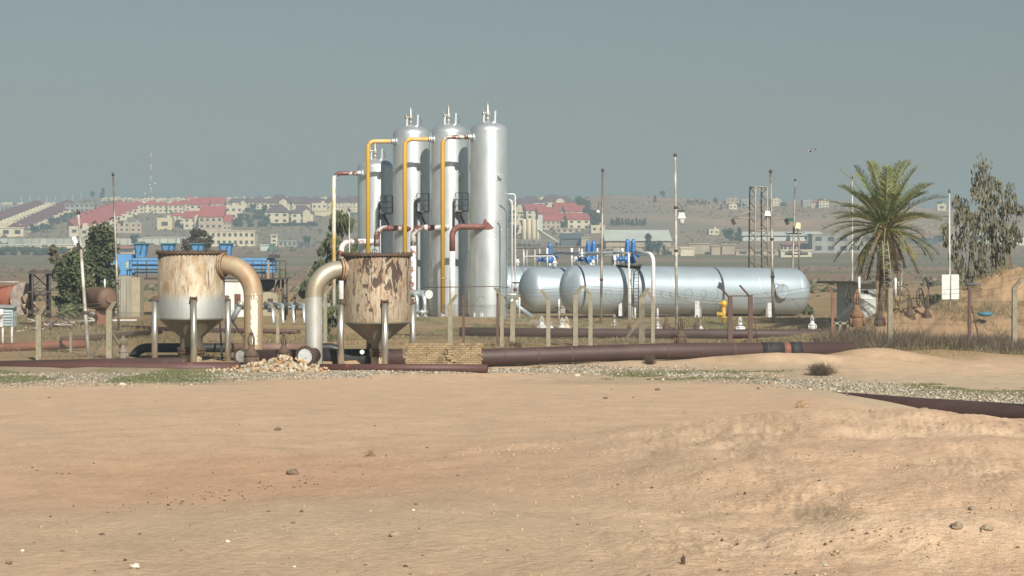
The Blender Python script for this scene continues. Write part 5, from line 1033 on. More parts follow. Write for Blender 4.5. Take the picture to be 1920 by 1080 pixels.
def rubbish(px, d, n, w_, label, seed, m_):
    rd = random.Random(seed); t = thing('scrap_heap', label, 'scrap heap', tuple(G(px, d)))
    for i in range(n):
        q = G(px+rd.uniform(-w_, w_), d+rd.uniform(-1, 1), rd.uniform(.05, .5)); a = rd.uniform(0, PI); v = Vector((math.cos(a), math.sin(a)*.5, rd.uniform(-.3, .5)))*rd.uniform(.3, .8); b = MB(); b.tube([q-v, q+v], rd.uniform(.03, .09), 6); b.build('scrap_piece', m_[i % len(m_)], t)
rubbish(112, 120, 16, 16, 'tangle of scrap pipes and beams right of the black lattice tower', 3, [DULLSILVER, BROWNRUST, MATS['nozzle_tan'], DARKSTEEL]); rubbish(72, 119, 9, 14, 'pale scrap pieces lying under the black lattice tower', 5, [WHITE, MATS['nozzle_tan'], ORANGERUST]); rubbish(170, 136, 10, 16, 'dark scrap heap in the shade under the left trees', 6, [DARKSTEEL, BROWNRUST, DULLSILVER])
# ---------------------------------------------------------------- blue plant
def plant():
    d = 150; t = thing('blue_process_plant', 'long blue process plant on dark legs with walkway railings, behind the left hopper', 'industrial plant', tuple(G(380, d))); X = lambda p: W(p, 0, d).x; Zp = lambda p: W(0, p, d).z
    b = MB(); b.box(((X(211)+X(251))/2, d, (Zp(477)+Zp(516))/2), (X(251)-X(211), 1.8, Zp(477)-Zp(516))); b.build('end_box', BLUE, t)
    b = MB(); b.box((X(215), d-.93, Zp(500)), (.08, .03, .9)); b.box((X(243), d-.93, Zp(497)), (.18, .03, .45)); b.build('faded_patch', M('faded_yellow', (.42, .42, .2), (.3, .36, .3), 5, .7), t)
    b = MB(); b.box(((X(251)+X(517))/2, d+.1, (Zp(484)+Zp(511))/2), (X(517)-X(251)-.02, 1.5, Zp(484)-Zp(511))); b.build('conveyor_box', BLUE, t)
    b = MB(); b.box(((X(251)+X(517))/2, d-.68, Zp(496)), (X(517)-X(251), .12, .10)); b.build('side_rib', DBLUE, t)
    b = MB(); b.box(((X(255)+X(500))/2, d-.66, Zp(508)), (X(500)-X(255), .12, .42)); b.build('lower_skirt', M('skirt_blue_grey', (.07, .12, .17), (.10, .15, .19), 2, .6), t)
    b = MB(); b.box(((X(248)+X(543))/2, d-1.3, Zp(522)), (X(543)-X(248), 1.1, .12)); b.build('walkway', DARKSTEEL, t)
    for px in (252, 266, 283, 480, 497, 503, 517, 530, 541): b = MB(); b.tube([(X(px), d-1.8, Zp(522)), (X(px), d-1.8, Zp(489))], .035, 6); b.build('rail_post', DARKSTEEL, t)
    for y_ in (489, 505): b = MB(); b.tube([(X(250), d-1.8, Zp(y_)), (X(541), d-1.8, Zp(y_))], .03, 6); b.build('rail', DARKSTEEL, t)
    for px in (262, 313, 318+50, 421):
        b = MB(); w2 = .40; zt_, zb_ = Zp(458), Zp(482); x = X(px+3)
        b.add([(x-w2*1.1, d-.6, zt_), (x+w2*1.1, d-.6, zt_), (x+w2*1.1, d+.5, zt_), (x-w2*1.1, d+.5, zt_), (x-w2*.75, d-.4, zb_), (x+w2*.75, d-.4, zb_), (x+w2*.75, d+.4, zb_), (x-w2*.75, d+.4, zb_)], [(3, 2, 1, 0), (0, 1, 5, 4), (1, 2, 6, 5), (2, 3, 7, 6), (3, 0, 4, 7), (4, 5, 6, 7)]); hp = b.build('feed_hopper', BLUE, t)
        b = MB(); b.box((x, d-.05, zt_+.04), (w2*2.5, 1.3, .08)); b.build('rim', M('rim_teal', (.05, .17, .2), None, 3, .6), hp)
        for s in (-1, 1): b = MB(); b.box((x+s*w2*.55-.1, d-.62, (zt_+zb_)/2+.15), (.07, .1, .55), 0, 0, .25*s); b.build('rib', DBLUE, hp)
    for px, y0, y1, r_, m_ in ((268, 524, 602, .09, ORANGERUST), (526, 524, 590, .08, ORANGERUST), (533, 524, 590, .09, DARKSTEEL), (541, 524, 590, .08, DARKSTEEL), (516, 526, 590, .06, MATS['nozzle_tan']), (400, 524, 600, .09, DARKSTEEL)):
        b = MB(); b.tube([(X(px), d-1, Zp(y1)), (X(px), d-1, Zp(y0))], r_, 6); b.build('leg', m_, t)
    for xa, ya, xb, yb in ((268, 526, 254, 552), (525, 526, 514, 556), (268, 545, 262, 525)): b = MB(); b.tube([(X(xa), d-1.1, Zp(ya)), (X(xb), d-1.1, Zp(yb))], .07, 6); b.build('strut', DARKSTEEL, t)
    for px in (532, 538): b = MB(); b.tube([(X(533.5), d-1, Zp(530+(px-532)*4)), (X(541), d-1, Zp(530+(px-532)*4))], .03, 5); b.build('rung', DARKSTEEL, t)
    b = MB(); b.lathe([(.75, Zp(524)), (.75, Zp(534)), (.3, Zp(548)), (.28, Zp(560))], (X(497), d-.4, 0), 20); b.build('chute', M('chute_dark', (.055, .06, .055), (.08, .08, .07), 3, .7), t)
    b = MB(); b.lathe([(.5, Zp(524)), (.5, Zp(532)), (.2, Zp(542))], (X(256), d-.6, 0), 16); b.build('chute', DARKSTEEL, t); b = MB(); b.box((X(254), d-1.2, Zp(555)), (.3, .3, .42)); b.build('motor_box', DARKSTEEL, t)
    b = MB(); b.box((X(517), d-1, Zp(480.5)), (.8, .1, .24)); b.build('dark_board', DARKSTEEL, t); b = MB(); b.tube([(X(517), d-1, Zp(490)), (X(517), d-1, Zp(482))], .04, 6); b.build('board_post', DARKSTEEL, t)
    b = MB(); b.box((X(509), d-1.85, Zp(505)), (.14, .1, 1.3)); b.build('pale_post', MATS['nozzle_tan'], t)
    b = MB(); b.box((X(535), d-1.6, Zp(513)), (.4, .4, .5)); b.build('motor', M('motor_olive', (.12, .13, .06), (.06, .06, .04), 5, .7), t)
plant()
def outhouse():
    d = 144; X = lambda p: W(p, 0, d).x; Zp = lambda p: W(0, p, d).z; t = thing('white_outbuilding', 'white rendered outbuilding with a brown pierced grille, beside the left hopper', 'building', tuple(G(443, d))); g = tz(X(440), d)-.2
    b = MB(); b.box(((X(415)+X(468))/2, d+1, (Zp(527)+g)/2), (X(468)-X(415), 2, Zp(527)-g)); b.build('wall', WHITEWALL, t)
    b = MB(); b.box(((X(440)+X(451))/2, d-.01, Zp(563)), (.42, .06, .85)); b.build('grille_frame', ORANGERUST, t)
    for k in range(3): b = MB(); b.box((X(442.3+k*3.3), d-.05, Zp(563)), (.06, .03, .75)); b.build('grille_slot', DARKSTEEL, t)
    b = MB(); b.box(((X(415)+X(469))/2, d+1, Zp(526)), (X(469)-X(415)+.15, 2.2, .10)); b.build('roof_edge', CONCW, t)
    d = 146; t2 = thing('arched_outbuilding', 'small beige outbuilding with a dark doorway under the blue plant\'s right end', 'building', tuple(G(497, d))); b = MB(); g = tz(X(497), d)-.2
    pts = [(-.75, g), (.75, g), (.75, Zp(560))]+[(.75*math.cos(a), Zp(560)+.45*math.sin(a)) for a in np.linspace(0, PI, 12)[1:]]; n = len(pts); vs = [(X(500)+x_, d+yy, z_) for yy in (0, 1.5) for x_, z_ in pts]; b.add(vs, [tuple(range(n)), tuple(reversed(range(n, 2*n)))]+[(i, i+n, (i+1) % n+n, (i+1) % n) for i in range(n)]); b.build('wall', MATS['beige_wall'], t2)
    b = MB(); b.box((X(507), d-.02, Zp(572)), (.35, .06, .9)); b.build('doorway', DARKSTEEL, t2)
outhouse()
# ---------------------------------------------------------------- the far town on the hill
def flat(name, c, c2=None, sc_=.3): return M(name, c, c2, sc_, .85)
CRW = flat('house_cream', (.56, .50, .36), (.44, .39, .28)); PEACH = flat('house_peach', (.42, .33, .24), (.33, .27, .2)); GREYH = flat('house_grey', (.30, .30, .27), (.22, .22, .2)); YELH = flat('house_yellow', (.55, .47, .29), (.47, .40, .25))
RRED = flat('roof_red', (.36, .075, .07), (.28, .065, .06)); RPUR = flat('roof_maroon', (.11, .065, .075), (.085, .055, .062)); RPURL = flat('roof_purple_red', (.15, .06, .07), (.12, .05, .06)); RFLAT = flat('roof_pale', (.40, .38, .33), (.3, .29, .26))
WIN = M('far_window', (.03, .035, .04), (.06, .065, .07), .5, .3); FLH = flat('hall_roof', (.48, .52, .47), (.40, .44, .40), .1); DKS = flat('dark_shed', (.05, .07, .08), (.08, .1, .11), .1); RUIN = flat('ruin_wall', (.36, .30, .21), (.27, .23, .17), .2)
PROTO = {}
def house(w_, dp, h, roof, rh, wall, rmat, floors=2, cols=3, tower=False, key=None):
    """a house at the origin facing -y: walls, roof, windows"""
    t = bpy.data.objects.new('house', None); C.objects.link(t); t['_w'] = (0, 0, 0)
    b = MB(); b.box((0, 0, h/2-2.5), (w_, dp, h+5)); 
    if tower: b.box((w_*.22, -dp/2-.9, h*.55-2.5), (w_*.34, 2.2, h*1.12+5)); b.add([(w_*.03, -dp/2-2.1, h*1.11), (w_*.41, -dp/2-2.1, h*1.11), (w_*.22, -dp/2-2.1, h*1.11+1.5), (w_*.03, -dp/2+1.5, h*1.11), (w_*.41, -dp/2+1.5, h*1.11), (w_*.22, -dp/2+1.5, h*1.11+1.5)], [(0, 1, 2), (5, 4, 3), (0, 2, 5, 3), (1, 4, 5, 2), (0, 3, 4, 1)])
    b.build('wall', wall, t); x, y = w_/2+.4, dp/2+.5; b = MB()
    if roof == 'hip':
        r_ = max(0, x-y*.8); b.add([(-x, -y, h), (x, -y, h), (x, y, h), (-x, y, h), (-r_, 0, h+rh), (r_, 0, h+rh)], [(0, 1, 5, 4), (1, 2, 5), (2, 3, 4, 5), (3, 0, 4), (3, 2, 1, 0)])
    elif roof == 'gable':
        b.add([(-x, -y, h), (x, -y, h), (x, y, h), (-x, y, h), (-x, 0, h+rh), (x, 0, h+rh)], [(0, 1, 5, 4), (1, 2, 5), (2, 3, 4, 5), (3, 0, 4), (3, 2, 1, 0)])
    elif roof == 'slope':   # long slope towards the viewer
        b.add([(-x, -y, h), (x, -y, h), (x, y, h), (-x, y, h), (-x, y*.6, h+rh), (x, y*.6, h+rh)], [(0, 1, 5, 4), (1, 2, 5), (2, 3, 4, 5), (3, 0, 4), (3, 2, 1, 0)])
    else:
        for (cx, cy, sx, sy) in ((0, -dp/2+.1, w_+.2, .3), (0, dp/2-.1, w_+.2, .3), (-w_/2+.1, 0, .3, dp-.2), (w_/2-.1, 0, .3, dp-.2)): b.box((cx, cy, h+.35), (sx, sy, .8))
        b.box((w_*.2, dp*.1, h+1.1), (w_*.22, dp*.3, 2.2))
    b.build('roof', rmat, t); fh = h/floors
    for f in range(floors):
        for c_ in range(cols):
            xx = -w_/2+w_*(c_+.5)/cols; 
            if tower and xx > w_*.04: 
                if xx > w_*.3: continue
                xx = w_*.22; yy = -dp/2-2.03
            else: yy = -dp/2-.03
            b = MB(); b.box((xx, yy, fh*f+fh*.55), (w_/cols*.42, .1, fh*.42)); b.build('window', WIN, t)
    return t
HK = {'red2': lambda: house(11, 10, 5.8, 'slope', 4.2, CRW, RRED, 2, 3), 'redt': lambda: house(11.5, 10, 5.8, 'slope', 4.2, CRW, RRED, 2, 3, True), 'redp': lambda: house(11.5, 11, 6.2, 'slope', 5.5, PEACH, RRED, 2, 4), 'pur2': lambda: house(12, 10, 5.8, 'hip', 4.2, CRW, RPUR, 2, 3), 'purt': lambda: house(12, 10, 5.8, 'hip', 4.6, CRW, RPUR, 2, 3, True),
      'cr2': lambda: house(10, 9, 6.6, 'flat', 0, CRW, CRW, 2, 3), 'crs': lambda: house(8, 8, 3.6, 'flat', 0, CRW, CRW, 1, 2), 'redhip': lambda: house(12, 10, 5.6, 'hip', 3.2, CRW, RRED, 2, 3), 'grey': lambda: house(10, 8, 6.5, 'flat', 0, GREYH, GREYH, 2, 3), 'peach': lambda: house(11, 8, 6.4, 'flat', 0, PEACH, GREYH, 2, 3), 'yel': lambda: house(8, 8, 5.2, 'flat', 0, YELH, YELH, 1, 1),
      'purrow': lambda: house(9.5, 13, 4.2, 'gable', 5.2, CRW, RPURL, 1, 2), 'redrow': lambda: house(13, 17, 4.6, 'slope', 6.0, CRW, RRED, 1, 3)}
def put(key, px, py, label, group, cat='house', rz=0, s=1.0, d=None):
    if key not in PROTO: PROTO[key] = HK[key](); o = PROTO[key]; first = True
    else: first = False
    dd = d or find(px, py); x = (px-960)/F*dd; z = tz(x, dd); s2 = s if isinstance(s, tuple) else (s, s, s)
    if first: o.location = (x, dd, z); o.rotation_euler = (0, 0, rz); o.scale = s2
    else: o = dup(PROTO[key], (x, dd, z), rz, None, s2)
    o['label'] = label; o['category'] = cat
    if group: o['group'] = group
    return o
def row(key, p0, p1, n, label, group, rz, s=1.0):
    for i in range(n):
        u = i/(n-1); put(key, p0[0]+(p1[0]-p0[0])*u, p0[1]+(p1[1]-p0[1])*u, label, group, 'house', rz, s)
tr_ = random.Random(9)
# diagonal terraces on the left slope (each house its own object)
row('purrow', (-18, 420), (70, 390), 19, 'terrace house with purple-red roof in the upper left diagonal row', 'upper left diagonal terrace', 1.32, (.75, .7, .55))
row('purrow', (32, 437), (128, 391), 24, 'terrace house with purple-red roof in the long diagonal row above the pale wall', 'long diagonal terrace', 1.30, (.75, .75, .6))
row('crs', (2, 428), (88, 393), 15, 'small cream house in the crowded strip between the two purple-roofed terraces', 'cream strip between the terraces', .3, .8)
row('crs', (12, 432), (104, 394), 14, 'small cream annexe just above the long purple-roofed terrace', 'cream annexes above the long terrace', .35, .62)
row('crs', (52, 436), (128, 404), 9, 'little cream house front below the long purple-roofed terrace', 'cream fronts below the long terrace', -.1, .62)
for k, (a_, b_, n) in enumerate((((152, 438), (236, 402), 9), ((168, 424), (230, 400), 7))): row('redrow', a_, b_, n, 'broad red-roofed house in the %s red terrace row' % ('lower' if k == 0 else 'upper'), 'red terrace rows behind the leaning pole', .55, (.8, .8, .72) if k == 0 else (.78, .78, .7))
for px, py, lab in ((152, 441, 'cream lower wing at the left foot of the red terrace rows'), (171, 443, 'cream lower wing at the right foot of the red terrace rows'), (10, 437, 'wide low cream house with one dark window at the left edge, below the terraces')):
    put('crs', px, py, lab, None, 'house', 0, (2.3 if px < 20 else 1.4, 1, 1.1))
# long unfinished blocks on the left skyline
def slab(px0, px1, ytop, ybase, label, wall, cols, floors, name='apartment_block', d=None, rmat=None, cat='building', dep=10, roofh=0, base=None):
    pc = (px0+px1)/2; dd = d or find(pc, ybase); w_ = (px1-px0)/F*dd; h = (ybase-ytop)/F*dd; x = (pc-960)/F*dd; z = tz(x, dd) if base is None else base; t = thing(name, label, cat, (x, dd, z))
    b = MB(); b.box((x, dd+dep/2, z+h/2-2), (w_, dep, h+4)); b.build('wall', wall, t)
    b = MB()
    if roofh: x0, x1 = x-w_/2-.6, x+w_/2+.6; b.add([(x0, dd-1, z+h), (x1, dd-1, z+h), (x1, dd+dep+1, z+h), (x0, dd+dep+1, z+h), (x0, dd+dep/2, z+h+roofh), (x1, dd+dep/2, z+h+roofh)], [(0, 1, 5, 4), (1, 2, 5), (2, 3, 4, 5), (3, 0, 4), (3, 2, 1, 0)])
    else: b.box((x, dd+dep/2, z+h+.2), (w_+.8, dep+.8, .5))
    b.build('roof', rmat or wall, t)
    for f in range(floors):
        for c_ in range(cols): b = MB(); b.box((x-w_/2+w_*(c_+.5)/cols, dd-.04, z+h*(f+.55)/floors), (w_/cols*.5, .12, h/floors*.45)); b.build('window', WIN, t)
    return t
slab(-20, 44, 386, 398, 'long grey unfinished block with dark openings on the left skyline', GREYH, 9, 1, dep=8); slab(122, 176, 383, 398, 'two-storey grey unfinished block behind the leaning pole top', GREYH, 6, 2, dep=9)
slab(0, 44, 428, 444, 'low cream house with a parapet at the left edge above the pale wall', CRW, 2, 1, 'house', cat='house')
# cluster of red and cream houses in the middle left
for px, py in ((258, 399), (284, 398), (304, 399), (330, 399), (346, 396)): put('redhip', px, py, 'cream house with a low red hipped roof in the row right of the red terraces', 'row of red hipped houses', 'house', tr_.uniform(-.1, .1), .82)
for px, py in ((270, 392), (294, 391), (318, 391), (338, 389)): put('cr2', px, py, 'tall cream house peeping over the row of red hipped houses', 'cream houses over the red hipped row', 'house', tr_.uniform(-.2, .2), .6)
for k, (px, py, key, s_, lab) in enumerate(((375, 403, 'red2', 1.05, 'upper left of the four red-roofed houses'), (404, 401, 'red2', 1.05, 'upper right of the four red-roofed houses'), (366, 429, 'redt', 1.0, 'red-roofed house with a pointed cream gable, lower left of the four'), (398, 431, 'redp', 1.15, 'red-roofed peach house, lower right of the four'), (420, 432, 'redp', .75, 'smaller red-roofed grey house beside the four red-roofed ones'))): put(key, px, py, lab, 'block of red-roofed houses', 'house', .0, s_)
put('cr2', 432, 412, 'tall plain cream house with no visible roof right of the red-roofed block', None, 'house', .5, 1.15)
put('redhip', 334, 418, 'low pinkish roofed house left of the red-roofed block', None, 'house', 0, .7); put('yel', 311, 430, 'plain windowless yellow cube house above the white boundary wall', None, 'house', 0, 1.05)
put('peach', 230, 436, 'peach and grey two-storey house, left one of two behind the steel pole', None, 'house', 0, .78); put('peach', 252, 436, 'peach and grey two-storey house, right one of two behind the steel pole', None, 'house', 0, .78)
put('crs', 226, 412, 'small cream house above the two peach houses', None, 'house', .2, .8)
# purple roofs
for px, py, key, s_, lab in ((524, 402, 'purt', 1.2, 'large maroon-roofed house with gabled porch, upper left of four'), (572, 402, 'pur2', 1.1, 'large maroon-roofed house, upper right of four'), (521, 420, 'pur2', 1.15, 'maroon-roofed house with wide pale base, lower left of four'), (568, 420, 'purt', 1.05, 'maroon-roofed house with gabled porch, lower right of four')): put(key, px, py, lab, 'four large maroon-roofed houses', 'house', 0, s_)
put('cr2', 600, 402, 'cream block with three dark windows beside the maroon-roofed houses', None, 'house', 0, .95); slab(588, 655, 396, 405, 'long low pale yellow wall building left of the towers', YELH, 0, 1, 'boundary_building')
for px in (440, 452, 466, 480, 494, 505, 516, 530, 542, 553, 566, 580, 592, 603, 618, 632, 646, 660, 672): put(tr_.choice(['pur2', 'purt']), px, 391+tr_.uniform(-1.5, 1.5), 'cream house with a dark maroon roof in the ridge row left of the towers', 'ridge row of maroon roofs', 'house', tr_.uniform(-.15, .15), .72)
for px in range(352, 676, 15): put(tr_.choice(['cr2', 'pur2', 'redhip'] if px < 430 else ['cr2', 'pur2', 'pur2']), px+tr_.uniform(-4, 4), 382+tr_.uniform(-1, 2), 'tiny pale house along the hilltop line between the radio mast and the towers', 'hilltop houses', 'house', tr_.uniform(-.3, .3), .58)
for px in range(200, 352, 11): put('crs', px+tr_.uniform(-3, 3), 377+tr_.uniform(-1.5, 2), 'tiny white house on the ridge near the radio mast', 'ridge houses near the mast', 'house', tr_.uniform(-.3, .3), .5)
for px in range(-10, 130, 16): put('crs', px+tr_.uniform(-4, 4), 386, 'tiny pale hut on the far left skyline', 'far left skyline huts', 'house', 0, .5)
for px in (612, 624, 637, 650, 664): put('cr2', px, 398+tr_.uniform(-1, 1), 'cream house on the slope just left of the shortest tower', 'cream slope houses by the towers', 'house', tr_.uniform(-.2, .2), .62)
# right cluster
for px, py, key, s_, lab in ((978, 399, 'pur2', 1.15, 'dark maroon-roofed house, upper left of the right-hand cluster'), (996, 397, 'pur2', 1.25, 'second dark maroon-roofed house in the right-hand cluster'), (1036, 396, 'purt', 1.3, 'dark maroon-roofed house with porch left of the cluster top'), (1055, 397, 'pur2', 1.3, 'dark maroon-roofed house on the right of the cluster top'),
      (1004, 412, 'red2', 1.2, 'red-roofed house left of the cluster middle, above the silos'), (1026, 416, 'red2', 1.1, 'red-roofed house at the cluster middle behind the silo panel'), (1060, 410, 'red2', 1.25, 'broad red-roofed house right of the cluster middle'), (1077, 413, 'red2', 1.15, 'red-roofed house at the right edge of the cluster'),
      (1030, 430, 'redp', .95, 'low red-roofed peach house at the foot of the cluster, left'), (1062, 430, 'redt', 1.2, 'red-roofed house with small dark windows at the foot of the cluster'), (1082, 430, 'red2', 1.15, 'red-roofed house at the foot of the cluster, right')): put(key, px, py, lab, 'houses of the right-hand cluster', 'house', .15, (s_, s_, s_*.8))
for px, py in ((1070, 387), (1077, 391), (1083, 397), (1089, 403), (1094, 409), (962, 385), (970, 390), (966, 398), (972, 404), (1013, 380), (1018, 385), (1021, 392), (965, 411), (969, 420), (964, 428), (971, 438)): put('crs', px, py, 'small cream annexe edging the right-hand cluster of roofs', 'cream annexes of the right-hand cluster', 'house', .3, .75)
slab(1026, 1048, 369, 378, 'flat pale tank-like building topping the right-hand cluster', RFLAT, 0, 1, 'roof_building'); slab(1042, 1098, 429, 437, 'long low pale wall with a step below the right-hand cluster', PEACH, 5, 1, 'low_building')
# hillside houses on the right
for px, py, key, s_, lab in ((1374, 386, 'peach', .75, 'peach house on the right-hand ridge'), (1372, 392, 'crs', .7, 'small white hut just below the ridge house'), (1398, 388, 'grey', .7, 'grey house left of the lattice mast on the ridge'), (1452, 386, 'cr2', .65, 'cream house right of the lattice mast on the ridge'), (1460, 385, 'crs', .6, 'small cream hut beside the cream ridge house'), (1512, 388, 'grey', .62, 'grey house on the bare slope, left of the palm'), (1531, 389, 'redhip', .5, 'tiny red house on the bare slope left of the palm'), (1544, 389, 'cr2', .65, 'white house on the bare slope nearest the palm'), (1765, 395, 'yel', .8, 'yellow hut right of the palm crown'), (1337, 440, 'crs', .7, 'lone white hut on the plain behind the tall pole'), (1122, 436, 'crs', .9, 'white hut beside the dull steel pole, below the hill')): put(key, px, py, lab, None, 'house', tr_.uniform(-.2, .2), s_)
# halls and works on the plain
slab(1186-50, 1258, 452, 467, 'large hall with a pale vaulted roof behind the blue valves', RUIN, 0, 1, 'hall', rmat=FLH, dep=46, roofh=5.5, cat='hall')
for px, n in ((1387, 0), (1418, 1), (1450, 2), (1482, 3), (1514, 4)): slab(px, px+29, 442, 452, 'pale green shed, %s of five in the long row right of the lattice mast' % ('first', 'second', 'third', 'fourth', 'last')[n], FLH, 0, 1, 'shed', rmat=FLH, dep=24, roofh=2.2, cat='shed')
slab(1052, 1092, 447, 461, 'dark grey green shed right of the silos', DKS, 0, 1, 'shed', rmat=DKS, dep=14, roofh=2.6, cat='shed'); slab(1090, 1106, 446, 461, 'tan end building joined to the dark shed', RUIN, 0, 1, 'shed', cat='shed')
slab(1468, 1540, 460, 473, 'long veranda building with a faded red roof', PEACH, 8, 1, 'veranda_building', rmat=flat('roof_faded', (.27, .10, .08)), dep=8, roofh=1.0); slab(1464, 1522, 470, 482, 'low cream building in front of the red-roofed veranda', CRW, 2, 1, 'low_building', dep=8)
t = slab(1523, 1640, 440, 475, 'unfinished concrete frame building with dark blue glazing, left of the palm', GREYH, 5, 2, 'unfinished_building', dep=14)
slab(1380, 1460, 470, 479, 'long low tan ruin wall behind the lattice mast', RUIN, 3, 1, 'ruin_wall', dep=3, cat='wall')
for k, (a_, b_, y0, y1) in enumerate(((1254, 1290, 464, 478), (1292, 1330, 458, 476), (1334, 1350, 462, 478), (1354, 1378, 460, 477), (1150, 1250, 463, 477), (1276, 1302, 466, 480))): slab(a_, b_, y0, y1, 'crumbling tan wall ruin on the plain, number %s from the left' % ('second', 'third', 'fifth', 'sixth', 'first', 'fourth')[k] if k < 5 else 'pale plastered ruin in front of the tan walls', RUIN if k < 5 else CRW, 0, 1, 'ruin', dep=5, cat='ruin')
slab(384, 478, 434, 462, 'two-storey cream building with a row of small windows above the blue plant', CRW, 9, 2, 'office_building', dep=12); slab(372, 402, 438, 460, 'plain cream wing at the left of the two-storey cream building', CRW, 0, 1, 'office_wing', dep=8)
slab(212, 262, 466, 476, 'small pink-roofed hut behind the tall steel pole', PEACH, 1, 1, 'hut', rmat=flat('roof_pinkish', (.33, .13, .11)), dep=6, roofh=1.2, cat='hut'); slab(270, 348, 446, 456, 'long pale green low building above the blue hopper tops', FLH, 6, 1, 'low_building', rmat=RFLAT, dep=10)
slab(-30, 78, 460, 474, 'long cream low warehouse with a white roof at the left edge', YELH, 6, 1, 'warehouse', rmat=FLH, dep=12); slab(84, 178, 460, 473, 'cream warehouse behind the leaning pole', CRW, 4, 1, 'warehouse', rmat=FLH, dep=12)
for k, (a_, b_, y0, y1, m_) in enumerate(((508, 520, 441, 462, CRW), (522, 556, 452, 463, GREYH), (488, 504, 460, 470, FLH), (505, 512, 459, 472, flat('kiosk_green', (.04, .16, .13))), (560, 578, 456, 466, DKS))): slab(a_, b_, y0, y1, ('slim white tower house', 'low grey shed', 'pale green kiosk', 'small dark green kiosk', 'dark shed')[k]+' on the plain left of the drooping tree', m_, (1, 4, 0, 0, 2)[k], (3, 1, 1, 1, 1)[k], 'small_building', dep=6)
slab(1835, 1960, 443, 460, 'pale green hall behind the weeping eucalyptus', FLH, 0, 1, 'hall', rmat=FLH, dep=20, roofh=1.5); slab(1700, 1760, 448, 458, 'grey sheds behind the palm\'s right side', DKS, 4, 1, 'shed', dep=8)
# boundary wall on the left plain
def bwall():
    pts = []
    for px in np.linspace(-60, 330, 27): dd = find(px, 459); x = (px-960)/F*dd; pts.append((x, dd, tz(x, dd)))
    t = thing('boundary_wall', 'long pale panelled boundary wall crossing the left plain below the houses', 'wall', pts[13]); b = MB(); m_ = flat('wall_panel', (.42, .43, .36), (.34, .36, .3), .1)
    for p, q in zip(pts, pts[1:]): b.add([(p[0], p[1], p[2]-2), (q[0], q[1], q[2]-2), (q[0], q[1], q[2]+3.1), (p[0], p[1], p[2]+3.1), (p[0], p[1]+.3, p[2]-2), (q[0], q[1]+.3, q[2]-2), (q[0], q[1]+.3, q[2]+3.1), (p[0], p[1]+.3, p[2]+3.1)], [(0, 1, 2, 3), (7, 6, 5, 4), (3, 2, 6, 7), (0, 4, 5, 1)])
    b.build('panel_run', m_, t)
    for i in range(0, 27):
        p = pts[i]; b = MB(); b.box((p[0], p[1]-.1, p[2]+.8), (.5, .5, 5.4)); b.build('pier', GREYH, t)
bwall()
# silos
def silos():
    d = find(995, 462); t = thing('silo_battery', 'row of cream silos on legs with a pale green lift panel and sloping conveyor', 'silo', (W(995, 462, d).x, d, tz((995-960)/F*d, d))); g = t.location.z; Zp = lambda p: W(0, p, d).z
    for px in (983, 992, 1001, 1008.5):
        x = W(px, 0, d).x; r_ = 1.05 if px < 1005 else .7; b = MB(); b.lathe([(.05, Zp(452)), (r_, Zp(445)), (r_, Zp(414)), (r_*.6, Zp(411)), (.05, Zp(410))], (x, d, 0), 14); s = b.build('silo', flat('silo_cream', (.60, .54, .38), (.5, .45, .33)), t)
        for k in (-1, 1): b = MB(); b.tube([(x+k*r_*.85, d, g-1), (x+k*r_*.85, d, Zp(444))], .16, 5); b.build('leg', GREYH, s)
    b = MB(); x = W(1013, 0, d).x; b.box((x, d+.5, (Zp(403)+Zp(433))/2), (2.2, 2.2, Zp(403)-Zp(433))); b.build('lift_panel', FLH, t)
    b = MB(); b.tube([W(1009, 430, d-1), W(1048, 455, d-1)], .45, 5); b.build('conveyor', FLH, t)
    b = MB(); b.tube([W(1013, 432, d), W(1013, 462, d)], .3, 5); b.tube([W(1030, 443, d), W(1030, 462, d)], .2, 5); b.tube([W(1048, 455, d), W(1046, 463, d)], .2, 5); b.build('support', GREYH, t)
silos()
# radio mast and street lamps
def rmast():
    d = 1590; x = (283-960)/F*d; g = tz(x, d); zt = W(0, 286, d).z; t = thing('radio_mast', 'very tall thin red and white radio mast on the left ridge', 'radio mast', (x, d, g)); m_ = [flat('mast_red', (.40, .16, .14)), flat('mast_white', (.6, .6, .58))]; n = 8
    for i in range(n):
        z0 = g+(zt-g)*i/n; z1 = g+(zt-g)*(i+1)/n; b = MB()
        for a in (0, 2.09, 4.19): b.tube([(x+math.cos(a)*.62, d+math.sin(a)*.62, z0), (x+math.cos(a)*.62, d+math.sin(a)*.62, z1)], .10, 4)
        for k in range(3): zz = z0+(z1-z0)*k/3; b.tube([(x-.6, d, zz), (x+.6, d, zz+(z1-z0)/3)], .07, 4); b.tube([(x+.6, d, zz), (x-.6, d, zz)], .07, 4)
        b.build('mast_section', m_[i % 2], t)
    for px, py in ((281, 347), (291, 344), (272, 363), (285, 370)): b = MB(); b.ico(W(px, py, d-.8), .6, 0, 2, (1, .5, 1)); b.build('dish', WHITE, t)
rmast()
for px in range(40, 160, 16):
    d = 1560; x = (px-960)/F*d; g = tz(x, d); b = MB(); b.tube([(x, d, g), (x, d, g+5)], .12, 4); b.ico((x, d, g+5.2), .45, 0, 1); o = b.build('street_lamp', WHITE); tag(o, 'tiny white globe street lamp on the left skyline', 'street lamp', 'skyline street lamps')
for px, yt, yb in ((1315-25, 0, 0),): pass
